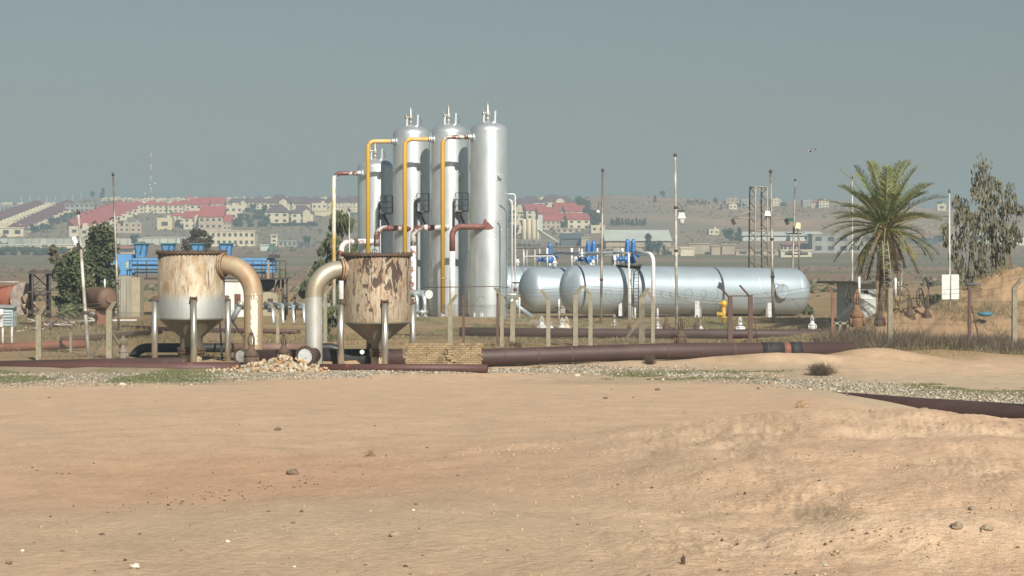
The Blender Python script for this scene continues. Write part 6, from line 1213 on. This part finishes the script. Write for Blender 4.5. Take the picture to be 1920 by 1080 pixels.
# far trees: three prototypes, copied
FT = []
def fartree(key, px, py, s, label, group=None, d=None, cat='tree'):
    while len(FT) < 3:
        k = len(FT); rng = np.random.default_rng(40+k); rd_ = random.Random(k+3); t = bpy.data.objects.new('far_tree', None); C.objects.link(t); t['_w'] = (0.0, 0.0, 0.0)
        b = MB(); b.tube([(0, 0, -1.5), (0, 0, 4.5)], [.3, .12], 5); b.build('trunk', BARK, t); cl_ = []
        for i in range(16):
            if k == 0: cl_.append((rd_.uniform(-1.8, 1.8), rd_.uniform(-1.5, 1.5), rd_.uniform(2, 6), rd_.uniform(.9, 1.5)))
            elif k == 1: z_ = rd_.uniform(.8, 7.5); q_ = (8-z_)/7; cl_.append((rd_.uniform(-1.6, 1.6)*q_, rd_.uniform(-1.4, 1.4)*q_, z_, .5+.9*q_))
            else: cl_.append((rd_.uniform(-2.6, 2.6), rd_.uniform(-1.5, 1.5), rd_.uniform(.6, 3), rd_.uniform(.7, 1.2)))
        foliage('crown', cl_, 42, .62, FARG, t, rng); FT.append(t); t['used'] = 0
    o = FT[key]; dd = d or find(px, py); x = (px-960)/F*dd; loc = (x, dd, tz(x, dd)-.2)
    if o['used'] == 0: o['used'] = 1; r = o; r.location = loc; r.scale = (s,)*3
    else: r = dup(o, loc, tr_.uniform(0, 6), None, s)
    r['label'] = label; r['category'] = cat
    if group: r['group'] = group
    return r
SPT = [(173, 371, 0, .75, 'dark tree on the left ridge, smaller of two'), (193, 371, 1, 1.15, 'dark tree on the left ridge, taller of two'), (1242, 371, 0, .8, 'round lone tree on top of the sandy hill'), (1228, 380, 1, .7, 'small pointed tree below the round hilltop tree'), (1341, 384, 0, .75, 'dark tree on the ridge between two poles'), (1361, 382, 2, .6, 'low tree left of the peach ridge house'), (1392, 388, 2, .8, 'low tree by the grey ridge house'), (1384, 386, 1, .5, 'small pointed tree by the grey ridge house'), (1468, 386, 2, .8, 'spreading bush by the cream ridge house'), (1352, 394, 1, .5, 'little tree on the slope between two poles'),
       (1764, 392, 0, 1.1, 'dark tree on the skyline right of the palm'), (1215, 480, 1, 1.25, 'tallest dark evergreen behind the overflow pipe'), (1232, 480, 0, .95, 'round dark tree right of the tallest evergreen'), (1245, 480, 1, .62, 'short dark tree at the right of the evergreen trio'), (1366, 456, 0, 1.15, 'bushy dark tree left of the lattice mast'), (1386, 456, 1, 1.05, 'pointed dark tree just left of the lattice mast'), (253, 462, 0, .9, 'round grey green tree behind the leftmost blue hopper top'), (265, 464, 2, .8, 'spreading tree behind the leftmost blue hopper top'), (1045, 424, 1, .9, 'dark tree in the middle of the right-hand cluster'), (1274-20, 478, 2, .5, 'low bush right of the evergreen trio'), (1902, 404, 2, 1.2, 'spreading bush on the ridge at the right edge'), (1760, 454, 2, 1.0, 'dark bush right of the palm crown on the plain'), (575, 462, 0, .8, 'dark round tree left of the drooping tree')]
for px, py, k, s, lab in SPT: fartree(k, px, py, s, lab)
for i in range(15): px = 1086+i*2.4+tr_.uniform(-2, 2); fartree(tr_.choice([0, 0, 1]), px+tr_.uniform(-3, 7), 391+i*3.1+tr_.uniform(-3, 3), tr_.uniform(.8, 1.25), 'dark tree in the belt running down the right side of the house cluster', 'tree belt beside the cluster')
for i in range(13): fartree(1, 1146+i*5.3+tr_.uniform(-1.5, 1.5), 423+tr_.uniform(-1, 1), tr_.uniform(.45, .62), 'small tree in the planted row on the sandy hillside', 'planted row on the hillside')
for i in range(8): fartree(tr_.choice([0, 1]), 1290+i*5.5, 383+tr_.uniform(-1, 1), tr_.uniform(.35, .5), 'tiny tree in the short row near the hilltop', 'short row near the hilltop')
for i in range(24): fartree(2, -8+i*5.6, 478+tr_.uniform(-1, 1), tr_.uniform(.7, 1.1), 'dark bush in the hedge line below the left warehouses', 'hedge below the warehouses', cat='bush')
for i in range(22): fartree(tr_.choice([0, 2]), tr_.uniform(438, 500), tr_.uniform(396, 426), tr_.uniform(.6, .95), 'dark garden tree between the red-roofed and maroon-roofed houses', 'garden trees between the house blocks')
for i in range(22): fartree(tr_.choice([0, 2]), 62+i*3.6+tr_.uniform(-4, 4), 440-i*1.6+tr_.uniform(-3, 3), tr_.uniform(.5, .8), 'dark street tree along the lane below the long diagonal terrace', 'trees along the left lane')
for i in range(18): fartree(2, 488+i*6, 424+tr_.uniform(-1, 1), tr_.uniform(.5, .8), 'dark bush in the hedge below the maroon-roofed houses', 'hedge below the maroon roofs', cat='bush')
for i in range(12): fartree(tr_.choice([0, 1, 2]), tr_.uniform(955, 985), tr_.uniform(405, 450), tr_.uniform(.6, .9), 'dark tree between the rightmost tower and the silos', 'trees left of the silos')
for i in range(18): fartree(2, tr_.uniform(330, 360), tr_.uniform(400, 430), tr_.uniform(.5, .8), 'dark shrub left of the red-roofed block', 'shrubs left of the red block', cat='bush')
SHORT = {'upper left diagonal terrace': 'purple-red roofed house of the upper left diagonal terrace', 'long diagonal terrace': 'purple-red roofed house of the long diagonal terrace', 'cream strip between the terraces': 'small cream house between the two purple-roofed terraces',
 'cream annexes above the long terrace': 'small cream annexe above the long diagonal terrace', 'cream fronts below the long terrace': 'little cream front below the long diagonal terrace', 'red terrace rows behind the leaning pole': None,
 'row of red hipped houses': 'cream house with low red hipped roof in its row', 'cream houses over the red hipped row': 'tall cream house over the red hipped row', 'ridge row of maroon roofs': 'cream maroon-roofed house in the ridge row', 'hilltop houses': 'tiny pale hilltop house right of the radio mast', 'ridge houses near the mast': 'tiny white house on the ridge near the mast',
 'far left skyline huts': 'tiny pale hut on the far left skyline', 'cream slope houses by the towers': 'cream slope house left of the shortest tower', 'cream annexes of the right-hand cluster': 'small cream annexe of the right-hand cluster', 'skyline street lamps': 'tiny white globe lamp on the left skyline', 'tree belt beside the cluster': 'dark tree in the belt beside the right-hand cluster',
 'planted row on the hillside': 'small tree in the planted hillside row', 'short row near the hilltop': 'tiny tree in the short hilltop row', 'hedge below the warehouses': 'dark bush in the hedge below the warehouses', 'garden trees between the house blocks': 'dark garden tree between the red and maroon roofs', 'trees along the left lane': 'dark street tree along the left lane', 'hedge below the maroon roofs': 'dark bush in the hedge below the maroon roofs',
 'trees left of the silos': 'dark tree between tower and silos', 'shrubs left of the red block': 'dark shrub left of the red-roofed block'}
SHORT = {k: v for k, v in SHORT.items() if v}
# ---------------------------------------------------------------- two birds
for px, py, s, lab in ((1519, 284, .30, 'lower of two small dark and white birds in flight'), (1528, 281, .34, 'upper of two small dark and white birds in flight')):
    q = W(px, py, 130); t = thing('bird', lab, 'bird', tuple(q), 'pair of birds in flight'); b = MB()
    b.tube([q+Vector((-s*.6, 0, .0)), q+Vector((-s*.3, 0, .02)), q+Vector((s*.15, 0, .02)), q+Vector((s*.42, 0, .04)), q+Vector((s*.6, 0, .03))], [.01, .05, .06, .035, .008], 8)
    for sg in (-1, 1): b.add([q+Vector((-s*.15, sg*.03, .03)), q+Vector((s*.2, sg*.03, .03)), q+Vector((s*.05, sg*.32, .1)), q+Vector((-s*.35, sg*.55, .03))], [(0, 1, 2, 3)])
    b.build('body', M('bird_grey', (.10, .10, .10), (.55, .58, .6), 5, .8, stops=(.48, .52)), t)
    b = MB(); b.add([q+Vector((-s*.5, -.03, .0)), q+Vector((-s*.5, .03, 0)), q+Vector((-s*1.0, .07, -.01)), q+Vector((-s*1.0, -.07, -.01))], [(0, 1, 2, 3)]); b.build('tail', DARKSTEEL, t)
# ---------------------------------------------------------------- gravel, stones, grass, brush
GT = {}
def ground_at(px, py, d0=7, d1=130, n=420):
    px = np.asarray(px, float); py = np.asarray(py, float)
    if not GT:
        GT['d'] = 1/np.linspace(1/7., 1/130., 520); GT['p'] = np.linspace(-80, 2420, 126); P_, D_ = np.meshgrid(GT['p'], GT['d'], indexing='ij'); Z_ = terr((P_-960)/F*D_, D_); GT['y'] = np.minimum.accumulate(HY-(Z_-H)/D_*F, 1)
    out = np.empty(len(px)); kk = np.clip(((px+80)/20).astype(int), 0, 124); ff = (px+80)/20-kk
    for k in np.unique(kk):
        m = kk == k; a, b_ = [np.interp(-py[m], -GT['y'][j], GT['d']) for j in (k, k+1)]; out[m] = a*(1-ff[m])+b_*ff[m]
    return out
def ground_at_slow(px, py, d0=7, d1=130, n=420):
    ds = np.linspace(d0, d1, n); px = np.asarray(px); out = np.full(len(px), d1)
    for k0 in range(0, len(px), 4000):
        p = px[k0:k0+4000, None]; q = np.asarray(py)[k0:k0+4000, None]; x = (p-960)/F*ds[None]; z = terr(x, np.broadcast_to(ds[None], x.shape)); yy = HY-(z-H)/ds*F; hit = yy <= q; out[k0:k0+4000] = ds[np.argmax(hit, 1)]
    return out
def pebbles(name, px, py, s0, s1, mat, rng, d=None, flat_=.6, tone=None):
    d = ground_at(px, py) if d is None else d; d = d+rng.uniform(-.15, .15, len(d)); x = (px-960)/F*d; z = terr(x, d); n = len(d); s = s0+(s1-s0)*rng.random(n)**2.6
    base = np.array([(1, 0, 0), (0, 1, 0), (-1, 0, 0), (0, -1, 0), (0, 0, 1), (.55, .55, -.5), (-.55, .55, -.5), (-.5, -.6, -.5), (.6, -.5, -.5)], float)
    fc = [(0, 1, 4), (1, 2, 4), (2, 3, 4), (3, 0, 4), (0, 5, 1), (1, 6, 2), (2, 7, 3), (3, 8, 0), (5, 6, 1), (6, 7, 2), (7, 8, 3), (8, 5, 0)]
    V = base[None]*(1+rng.uniform(-.3, .3, (n, 9, 1))); a = rng.uniform(0, 6.28, n); c_, s_ = np.cos(a)[:, None], np.sin(a)[:, None]
    V = np.stack([V[..., 0]*c_-V[..., 1]*s_*.8, V[..., 0]*s_+V[..., 1]*c_*.8, V[..., 2]*flat_], -1)*s[:, None, None]+np.stack([x, d, z+s*flat_*.35], -1)[:, None]
    o0 = np.array([x.mean(), d.mean(), z.mean()]); me = bpy.data.meshes.new(name); me.vertices.add(n*9); me.vertices.foreach_set('co', (V-o0).reshape(-1).astype(np.float32))
    f = (np.arange(n)[:, None, None]*9+np.array(fc)[None]).reshape(-1); me.loops.add(len(f)); me.loops.foreach_set('vertex_index', f); me.polygons.add(n*12); me.polygons.foreach_set('loop_start', np.arange(n*12)*3); me.update(calc_edges=True); me.validate()
    at = me.attributes.new('tone', 'FLOAT', 'POINT'); at.data.foreach_set('value', np.repeat(rng.random(n) if tone is None else tone, 9).astype(np.float32)); me.materials.append(mat); o = bpy.data.objects.new(name, me); C.objects.link(o); o.location = o0; return struct(o, 'stuff')
rg = np.random.default_rng(77)
STN = leafmat('gravel_tones', (.13, .11, .085), (.28, .25, .19), (.49, .46, .38), .9, 0); SND = leafmat('clod_tones', (.34, .24, .155), (.43, .31, .205), (.47, .345, .23), .95, 0); DRK = leafmat('dark_bits', (.06, .045, .035), (.14, .10, .07), (.22, .16, .1), .95, 0)
n = 11000; px = rg.uniform(-60, 700, n); py = 699+rg.beta(1.3, 2, n)*np.interp(px, [-60, 330, 450, 700], [31, 27, 16, 10]); pebbles('gravel', px, py, .012, .055, STN, rg)
n = 18000; px = rg.uniform(620, 2380, n); cen = np.interp(px, [620, 950, 1100, 1250, 1400, 1500, 1620, 1750, 1990, 2380], [699, 696, 694, 700, 709, 718, 727, 738, 755, 775]); hw = np.interp(px, [620, 960, 1050, 1250, 1990], [3, 5, 9, 13, 13]); py = cen+rg.normal(0, .42, n)*hw; pebbles('gravel', px, py, .014, .075, STN, rg)
n = 380; px = rg.uniform(0, 1920, n); py = 730+350*rg.random(n)**.8; pebbles('scattered_pebbles', px, py, .004, .017, SND, rg)
px = np.concatenate([rg.uniform(0, 1920, 240), rg.normal(430, 130, 130)]); py = np.concatenate([730+350*rg.random(240), 0*rg.random(130)]); py[240:] = 925-(px[240:]-430)*.16+rg.normal(0, 9, 130); pebbles('dark_pebbles', px, py, .005, .020, DRK, rg)
n = 2400; px = rg.normal(1450, 300, n); py = rg.normal(930, 85, n); k = (py > 800) & (py < 1085) & (px < 1960) & (px > 900) & (fbm(px*.012, py*.02, 3, 5) > -.06); pebbles('soil_clods', px[k], py[k], .004, .020, SND, rg, flat_=.45)
n = 70; px = rg.normal(960, 60, n); py = 846+rg.normal(0, 3.5, n)-(px-960)*.05; pebbles('soil_clods', px, py, .006, .03, SND, rg, flat_=.5)
GRM = leafmat('grass_tones', (.10, .115, .05), (.17, .185, .085), (.28, .27, .15), .8, .3); DRY = leafmat('dry_grass_tones', (.13, .115, .06), (.24, .20, .11), (.40, .33, .19), .85, .3); BRM = leafmat('brush_tones', (.055, .045, .034), (.11, .09, .065), (.19, .155, .11), .9, .1)
def grass(name, px, d, h0, h1, mat, rng, wd=.012, lean=.5, zoff=0):
    x = (px-960)/F*d; z = terr(x, d)-.01+zoff; n = len(d); h = (h0+(h1-h0)*rng.random(n)**1.6)*(.35+1.5*np.clip(fbm(x*.55, d*.5, 4, 140)+.42, 0, 1) if name == 'dry_brush' else 1); D = np.stack([rng.normal(0, lean, n)*h, rng.normal(0, lean, n)*h, h], -1); a = rng.uniform(0, 6.28, n); Wv = np.stack([np.cos(a), np.sin(a)*.5, 0*a], -1)*wd*(.6+.8*rng.random((n, 1)))
    return struct(strips(name, np.stack([x, d, z], -1), D, Wv, rng.random(n), mat, None, taper=.1), 'stuff')
def patch(px0, px1, d0, d1, n, thr, sx, sy, seed, rng):
    px = rng.uniform(px0, px1, n*3); d = rng.uniform(d0, d1, n*3); x = (px-960)/F*d; e0 = np.minimum(np.minimum((px-px0)/((px1-px0)*.2), (px1-px)/((px1-px0)*.2)), np.minimum((d-d0)/((d1-d0)*.35), (d1-d)/((d1-d0)*.35))); k = (fbm(x*sx, d*sy, 4, seed) > thr)*(rng.random(n*3) < np.clip(e0, .0, 1)); return px[k][:n], d[k][:n]
px, d = patch(-60, 420, 67, 77, 26000, .03, .5, .3, 91, rg); grass('green_grass', px, d, .02, .075, GRM, rg)
px, d = patch(1120, 1500, 71, 78, 9000, .0, .5, .4, 92, rg); grass('green_grass', px, d, .03, .09, GRM, rg)
px, d = patch(1690, 1990, 63, 77, 16000, .0, .2, .25, 95, rg); grass('green_grass', px, d, .02, .06, GRM, rg)
px, d = patch(-300, 2250, 84, 118, 50000, -.03, .35, .3, 97, rg); grass('dry_grass', px, d, .04, .22, DRY, rg, .014)
px, d = patch(700, 1600, 112, 127, 16000, -.02, .35, .3, 98, rg); grass('dry_grass', px, d, .04, .16, GRM, rg, .016)
px, d = patch(-80, 320, 104, 150, 9000, -.02, .25, .2, 99, rg); grass('dry_grass', px, d, .06, .3, DRY, rg, .02)
# dark dry brush along the right fence
px = rg.uniform(1520, 2250, 44000); d = rg.uniform(88.5, 100, 44000); k = (fbm(px*.012, d*.4, 3, 33) > -.14+.30*(1-sst(1520, 1600, px))); px, d = px[k], d[k]; hm = np.interp(px, [1520, 1600, 1700, 1800, 1900, 2000], [.25, .62, .62, .55, .5, .5])
o = grass('dry_brush', px, d, .12, .72, BRM, rg, .011, .5)
px = rg.uniform(1540, 2250, 16000); d = rg.uniform(88, 99, 16000); grass('dry_brush', px, d, .08, .38, DRY, rg, .010, .6)
px = np.concatenate([rg.normal(c_, 16, 160) for c_ in (1620, 1690, 1720, 1880, 1560)]); d = rg.uniform(92, 100, len(px)); grass('dry_brush', px, d, .4, 1.1, BRM, rg, .009, .4)
SCR = leafmat('scrub_tones', (.07, .07, .045), (.12, .11, .07), (.19, .145, .10), .95, 0)
n = 5200; d = np.exp(rg.uniform(math.log(190), math.log(1000), n)); px = rg.uniform(-100, 2020, n); k = fbm(px*.004, np.log(d)*9, 4, 55) > .0; pebbles('plain_scrub', px[k], py=0*px[k], s0=.15, s1=.9, mat=SCR, rng=rg, d=d[k], flat_=.6)
n = 5000; d = rg.uniform(950, 1590, n); px = rg.uniform(1090, 2020, n); k = fbm(px*.006, d*.012, 4, 56) > -.02; pebbles('hillside_scrub', px[k], py=0*px[k], s0=.3, s1=1.5, mat=SCR, rng=rg, d=d[k], flat_=.6)
n = 2600; d = rg.uniform(950, 1560, n); px = rg.uniform(-100, 1060, n); pebbles('hillside_scrub', px, py=0*px, s0=.4, s1=2.2, mat=SCR, rng=rg, d=d, flat_=.7)
px = rg.uniform(1680, 2010, 12000); d = rg.uniform(98, 122, 12000); k = fbm(px*.01, d*.3, 4, 35) > .02; grass('dry_brush', px[k], d[k], .08, .4, DRY, rg, .012, .6)
# twiggy bushes and tumbleweed as things
def twigs(px, py, wpx, hpx, n, mat, label, seed, name='dry_bush', d=None):
    rd = random.Random(seed); dd = d or float(ground_at(np.array([px]), np.array([py]))[0]); g = G(px, dd, -.02); rw = wpx/F*dd/2; rh = hpx/F*dd; b = MB()
    for i in range(n):
        a = rd.uniform(0, 2*PI); e = rd.uniform(.15, 1.4); p = g+Vector((rd.uniform(-.3, .3)*rw, rd.uniform(-.3, .3)*rw, 0)); q = p+Vector((math.cos(a)*math.cos(e)*rw, math.sin(a)*math.cos(e)*rw*.8, math.sin(e)*rh))*rd.uniform(.5, 1); mid = p.lerp(q, .5)+Vector((rd.uniform(-.1, .1)*rw, 0, rd.uniform(0, .15)*rh))
        b.tube([p, mid, q], [.006, .005, .003] if dd > 30 else [.003, .0025, .001], 3, False); 
        for _ in range(2): u = mid.lerp(q, rd.random()); b.tube([u, u+Vector((rd.uniform(-.3, .3)*rw, rd.uniform(-.2, .2)*rw, rd.uniform(0, .3)*rh))], .003 if dd > 30 else .0015, 3, False)
    o = b.build(name, mat, None, tuple(g)); tag(o, label, 'bush'); return o
TW1 = M('twig_brown', (.13, .095, .06), (.09, .07, .05), 20, .9); TW2 = M('twig_tan', (.34, .24, .14), (.27, .19, .11), 20, .9)
twigs(1218, 672, 26, 20, 260, TW1, 'dry grey brown bush growing against the thick maroon pipeline', 1, d=80); twigs(1538, 704, 62, 26, 420, TW1, 'wide dead brown bush at the edge of the white gravel', 2); twigs(1504, 758, 26, 10, 60, TW2, 'small twigs behind the tan earth clod', 3); twigs(692, 856, 34, 18, 46, TW2, 'faint dead twig tuft on the open sand, left of centre', 4); twigs(1281, 1058, 12, 26, 60, TW1, 'upright brown dead tuft near the bottom edge', 5); twigs(966, 642, 40, 16, 160, TW1, 'low dry bush by the cranked posts', 6, d=97); twigs(1010, 690, 30, 9, 60, TW2, 'thin dead weeds under the thick maroon pipeline', 7)
twigs(1560, 700, 30, 14, 90, TW2, 'pale dry tuft right of the wide dead brown bush', 8)
# single stones on the sand
def rock(px, py, w_, col, label, seed, sq=(1, .8, .62)):
    d = float(ground_at(np.array([px]), np.array([py]))[0]); rd = random.Random(seed); g = G(px, d); r = w_/F*d/2; b = MB(); b.ico(g+Vector((0, 0, r*sq[2]*.55)), r, .22, 2, sq, rd); o = b.build('rock', col, None, tuple(g)); tag(o, label, 'rock')
RB = M('rock_dark', (.10, .075, .055), (.20, .15, .10), 30, .9, bmp=.5); RT = M('rock_tan', (.34, .24, .145), (.24, .165, .10), 25, .95, bmp=.5); RW = M('rock_white', (.62, .58, .48), (.45, .40, .32), 25, .9); RGn = M('rock_green', (.36, .40, .31), (.28, .30, .24), 25, .9); RG_ = M('rock_grey', (.20, .165, .125), (.30, .24, .18), 30, .9, bmp=.4)
for a in ((548, 890, 24, RB, 'dark brown rock standing alone left of centre on the sand', 1), (1504, 764, 26, RT, 'tan earth clod below the dark pipeline on the right', 2), (1233, 732, 10, RB, 'small dark brown stone near the gravel, upper middle right'), (1136, 748, 9, RB, 'small brown stone left of a similar one, below the gravel'), (1146, 731, 4, RB, 'tiny dark stone above the small brown one'), (1187, 746, 5, RB, 'tiny dark stone between two brown stones'), (521, 807, 13, RB, 'flat dark stone above and left of the dark brown rock'), (1795, 990, 26, RG_, 'flat grey brown stone, left of the lower right pair'), (1851, 995, 22, RG_, 'rounded grey brown stone, right of the lower right pair'), (1823, 957, 18, RG_, 'flat grey stone above the lower right pair'), (740, 1006, 22, RG_, 'grey flat stone low in the middle left'), (253, 1066, 20, RW, 'white flat stone near the bottom left corner'), (1497, 1076, 15, RT, 'tan pebble at the bottom edge, right of centre'), (1548, 1062, 11, RGn, 'pale green pebble near the bottom edge'), (16, 1058, 14, RB, 'brown stone in the bottom left corner'), (230, 723, 12, RW, 'white stone at the edge of the green verge'), (130, 889, 6, RB, 'tiny dark stone on the left sand, right of a pair'), (116, 889, 6, RB, 'tiny dark stone on the left sand, left of a pair'), (859, 892, 7, RB, 'small dark stone on the open sand near the middle'), (92, 747, 6, RB, 'small dark stone under the left green verge'), (427, 1017, 9, RW, 'white pebble in the lower left'), (775, 958, 7, RW, 'small white pebble left of the low grey stone'), (552, 1064, 7, RW, 'white pebble at the bottom, left of centre'), (42, 1034, 8, RW, 'small white pebble above the bottom left corner'), (801, 840, 6, RB, 'tiny dark stone left of the pale crust'), (1083, 706, 10, RW, 'white stone on the sand at the gravel edge'), (1446, 720, 12, RT, 'tan clod in the gravel right of centre'), (1635, 772, 12, RT, 'tan clod near the dark pipeline'), (1284, 776, 10, RT, 'tan clod on the upper right sand'), (1772, 797, 9, RT, 'tan clod on the crest below the dark pipeline'), (1109, 1052, 6, RB, 'tiny dark stone low in the middle right'), (1626, 1002, 8, RB, 'small dark stone low on the right'), (1434, 1063, 6, RB, 'tiny brown stone at the bottom, right of centre'), (1600, 1010, 7, RT, 'small tan stone low on the right')): rock(*(a if len(a) > 5 else a+(hash(a[0:2]) % 97,)))
b = MB(); rd = random.Random(3); g = W(655, 684, 78.2); b.ico(g, .36, .2, 2, (1.25, .7, .5), rd); o = b.build('boulder', RT); tag(o, 'flat tan boulder between the peeling hopper legs', 'rock'); b = MB(); b.box(tuple(W(614, 681, 77.8)), (.34, .2, .12), .1, 0, .05); o = b.build('stone_block', RT); tag(o, 'small squared tan block right of the blind flange', 'rock')
# rubble heap: every stone an object
RS = []; rd = random.Random(12)
RM = [M('rubble_cream', (.38, .30, .19), (.46, .39, .28), 9, .9, bmp=.3), M('rubble_orange', (.36, .22, .12), (.30, .19, .105), 9, .9, bmp=.3), M('rubble_grey', (.34, .32, .26), (.26, .24, .2), 9, .9, bmp=.3), M('rubble_white', (.50, .45, .35), (.42, .37, .28), 9, .9, bmp=.3)]
for k in range(8): b = MB(); b.ico((0, 0, 0), .1, .28, 1 if k % 2 else 2, (1, .85, .75), rd); RS.append(b.build('rubble_stone', RM[(0, 1, 0, 3, 0, 2, 1, 3)[k]], None, (0, 0, 0)))
n = 0
for i in range(285):
    u = rd.betavariate(2.3, 2.3) if i < 190 else rd.betavariate(1.2, 1.5); px = 385+255*u if i >= 190 else 430+190*u; prof_ = max(0, 1-abs(px-537)/(85 if px > 537 else 115))**1.1; dd = rd.uniform(75.4, 78.4); zt = prof_*.50*max(0, 1-abs(dd-77.1)/1.7); x = (px-960)/F*dd; s = rd.uniform(.35, 1.15)*(1 if i < 190 else .65)
    if i < 8: o = RS[i]
    else: o = RS[rd.randrange(8)].copy(); C.objects.link(o)
    o.location = (x, dd, tz(x, dd)+zt+.03); o.rotation_euler = (rd.uniform(0, 6), rd.uniform(0, 6), rd.uniform(0, 6)); o.scale = (s,)*3; tag(o, 'broken cream or orange stone in the rubble heap below the elbow downpipes', 'rubble stone', 'stones of the rubble heap')
b = MB(); pts = []
n_ = 26
for j in range(7):
    for i in range(n_): px = 420+205*i/(n_-1); dd = 75.3+j*.55; pr = max(0, 1-abs(px-537)/(85 if px > 537 else 115))**1.1; x = (px-960)/F*dd; pts.append((x, dd, tz(x, dd)-.05+pr*.46*max(0, 1-abs(dd-77.1)/1.7)))
b.add(pts, [(j*n_+i, j*n_+i+1, (j+1)*n_+i+1, (j+1)*n_+i) for j in range(6) for i in range(n_-1)], True); o = b.build('rubble_base', RM[0]); struct(o, 'stuff')

ORD = ['first', 'second', 'third', 'fourth', 'fifth', 'sixth', 'seventh', 'eighth', 'ninth', 'tenth', 'eleventh', 'twelfth', 'thirteenth', 'fourteenth', 'fifteenth', 'sixteenth', 'seventeenth', 'eighteenth', 'nineteenth', 'twentieth', 'twenty-first', 'twenty-second', 'twenty-third', 'twenty-fourth', 'twenty-fifth', 'twenty-sixth']
GS = {}
for o in C.objects:
    if o.get('group') and o.parent is None and o.get('label'): GS.setdefault((o['group'], o['label']), []).append(o)
for (g_, l_), L_ in GS.items():
    if 1 < len(L_) <= 26 and g_ != 'stones of the rubble heap':
        L_.sort(key=lambda o: o.location.x/o.location.y)
        for i, o in enumerate(L_): o['label'] = SHORT.get(g_, l_)+', '+ORD[i]+' from the left'
# ---------------------------------------------------------------- haze
hb = MB(); hb.box((0, 0, (84-3)/2), (5300, 5300, 87)); hz = struct(hb.build('haze', [], None), 'stuff')
m = bpy.data.materials.new('air'); m.use_nodes = True; t = m.node_tree; t.nodes.clear()
o_ = t.nodes.new('ShaderNodeOutputMaterial'); v_ = t.nodes.new('ShaderNodeVolumePrincipled')
v_.inputs['Density'].default_value = 0.00056; v_.inputs['Color'].default_value = (.48, .635, .71, 1); v_.inputs['Anisotropy'].default_value = 0.0
t.links.new(v_.outputs[0], o_.inputs['Volume']); hz.data.materials.append(m)
for o in bpy.data.objects:
    if '_w' in o: del o['_w']
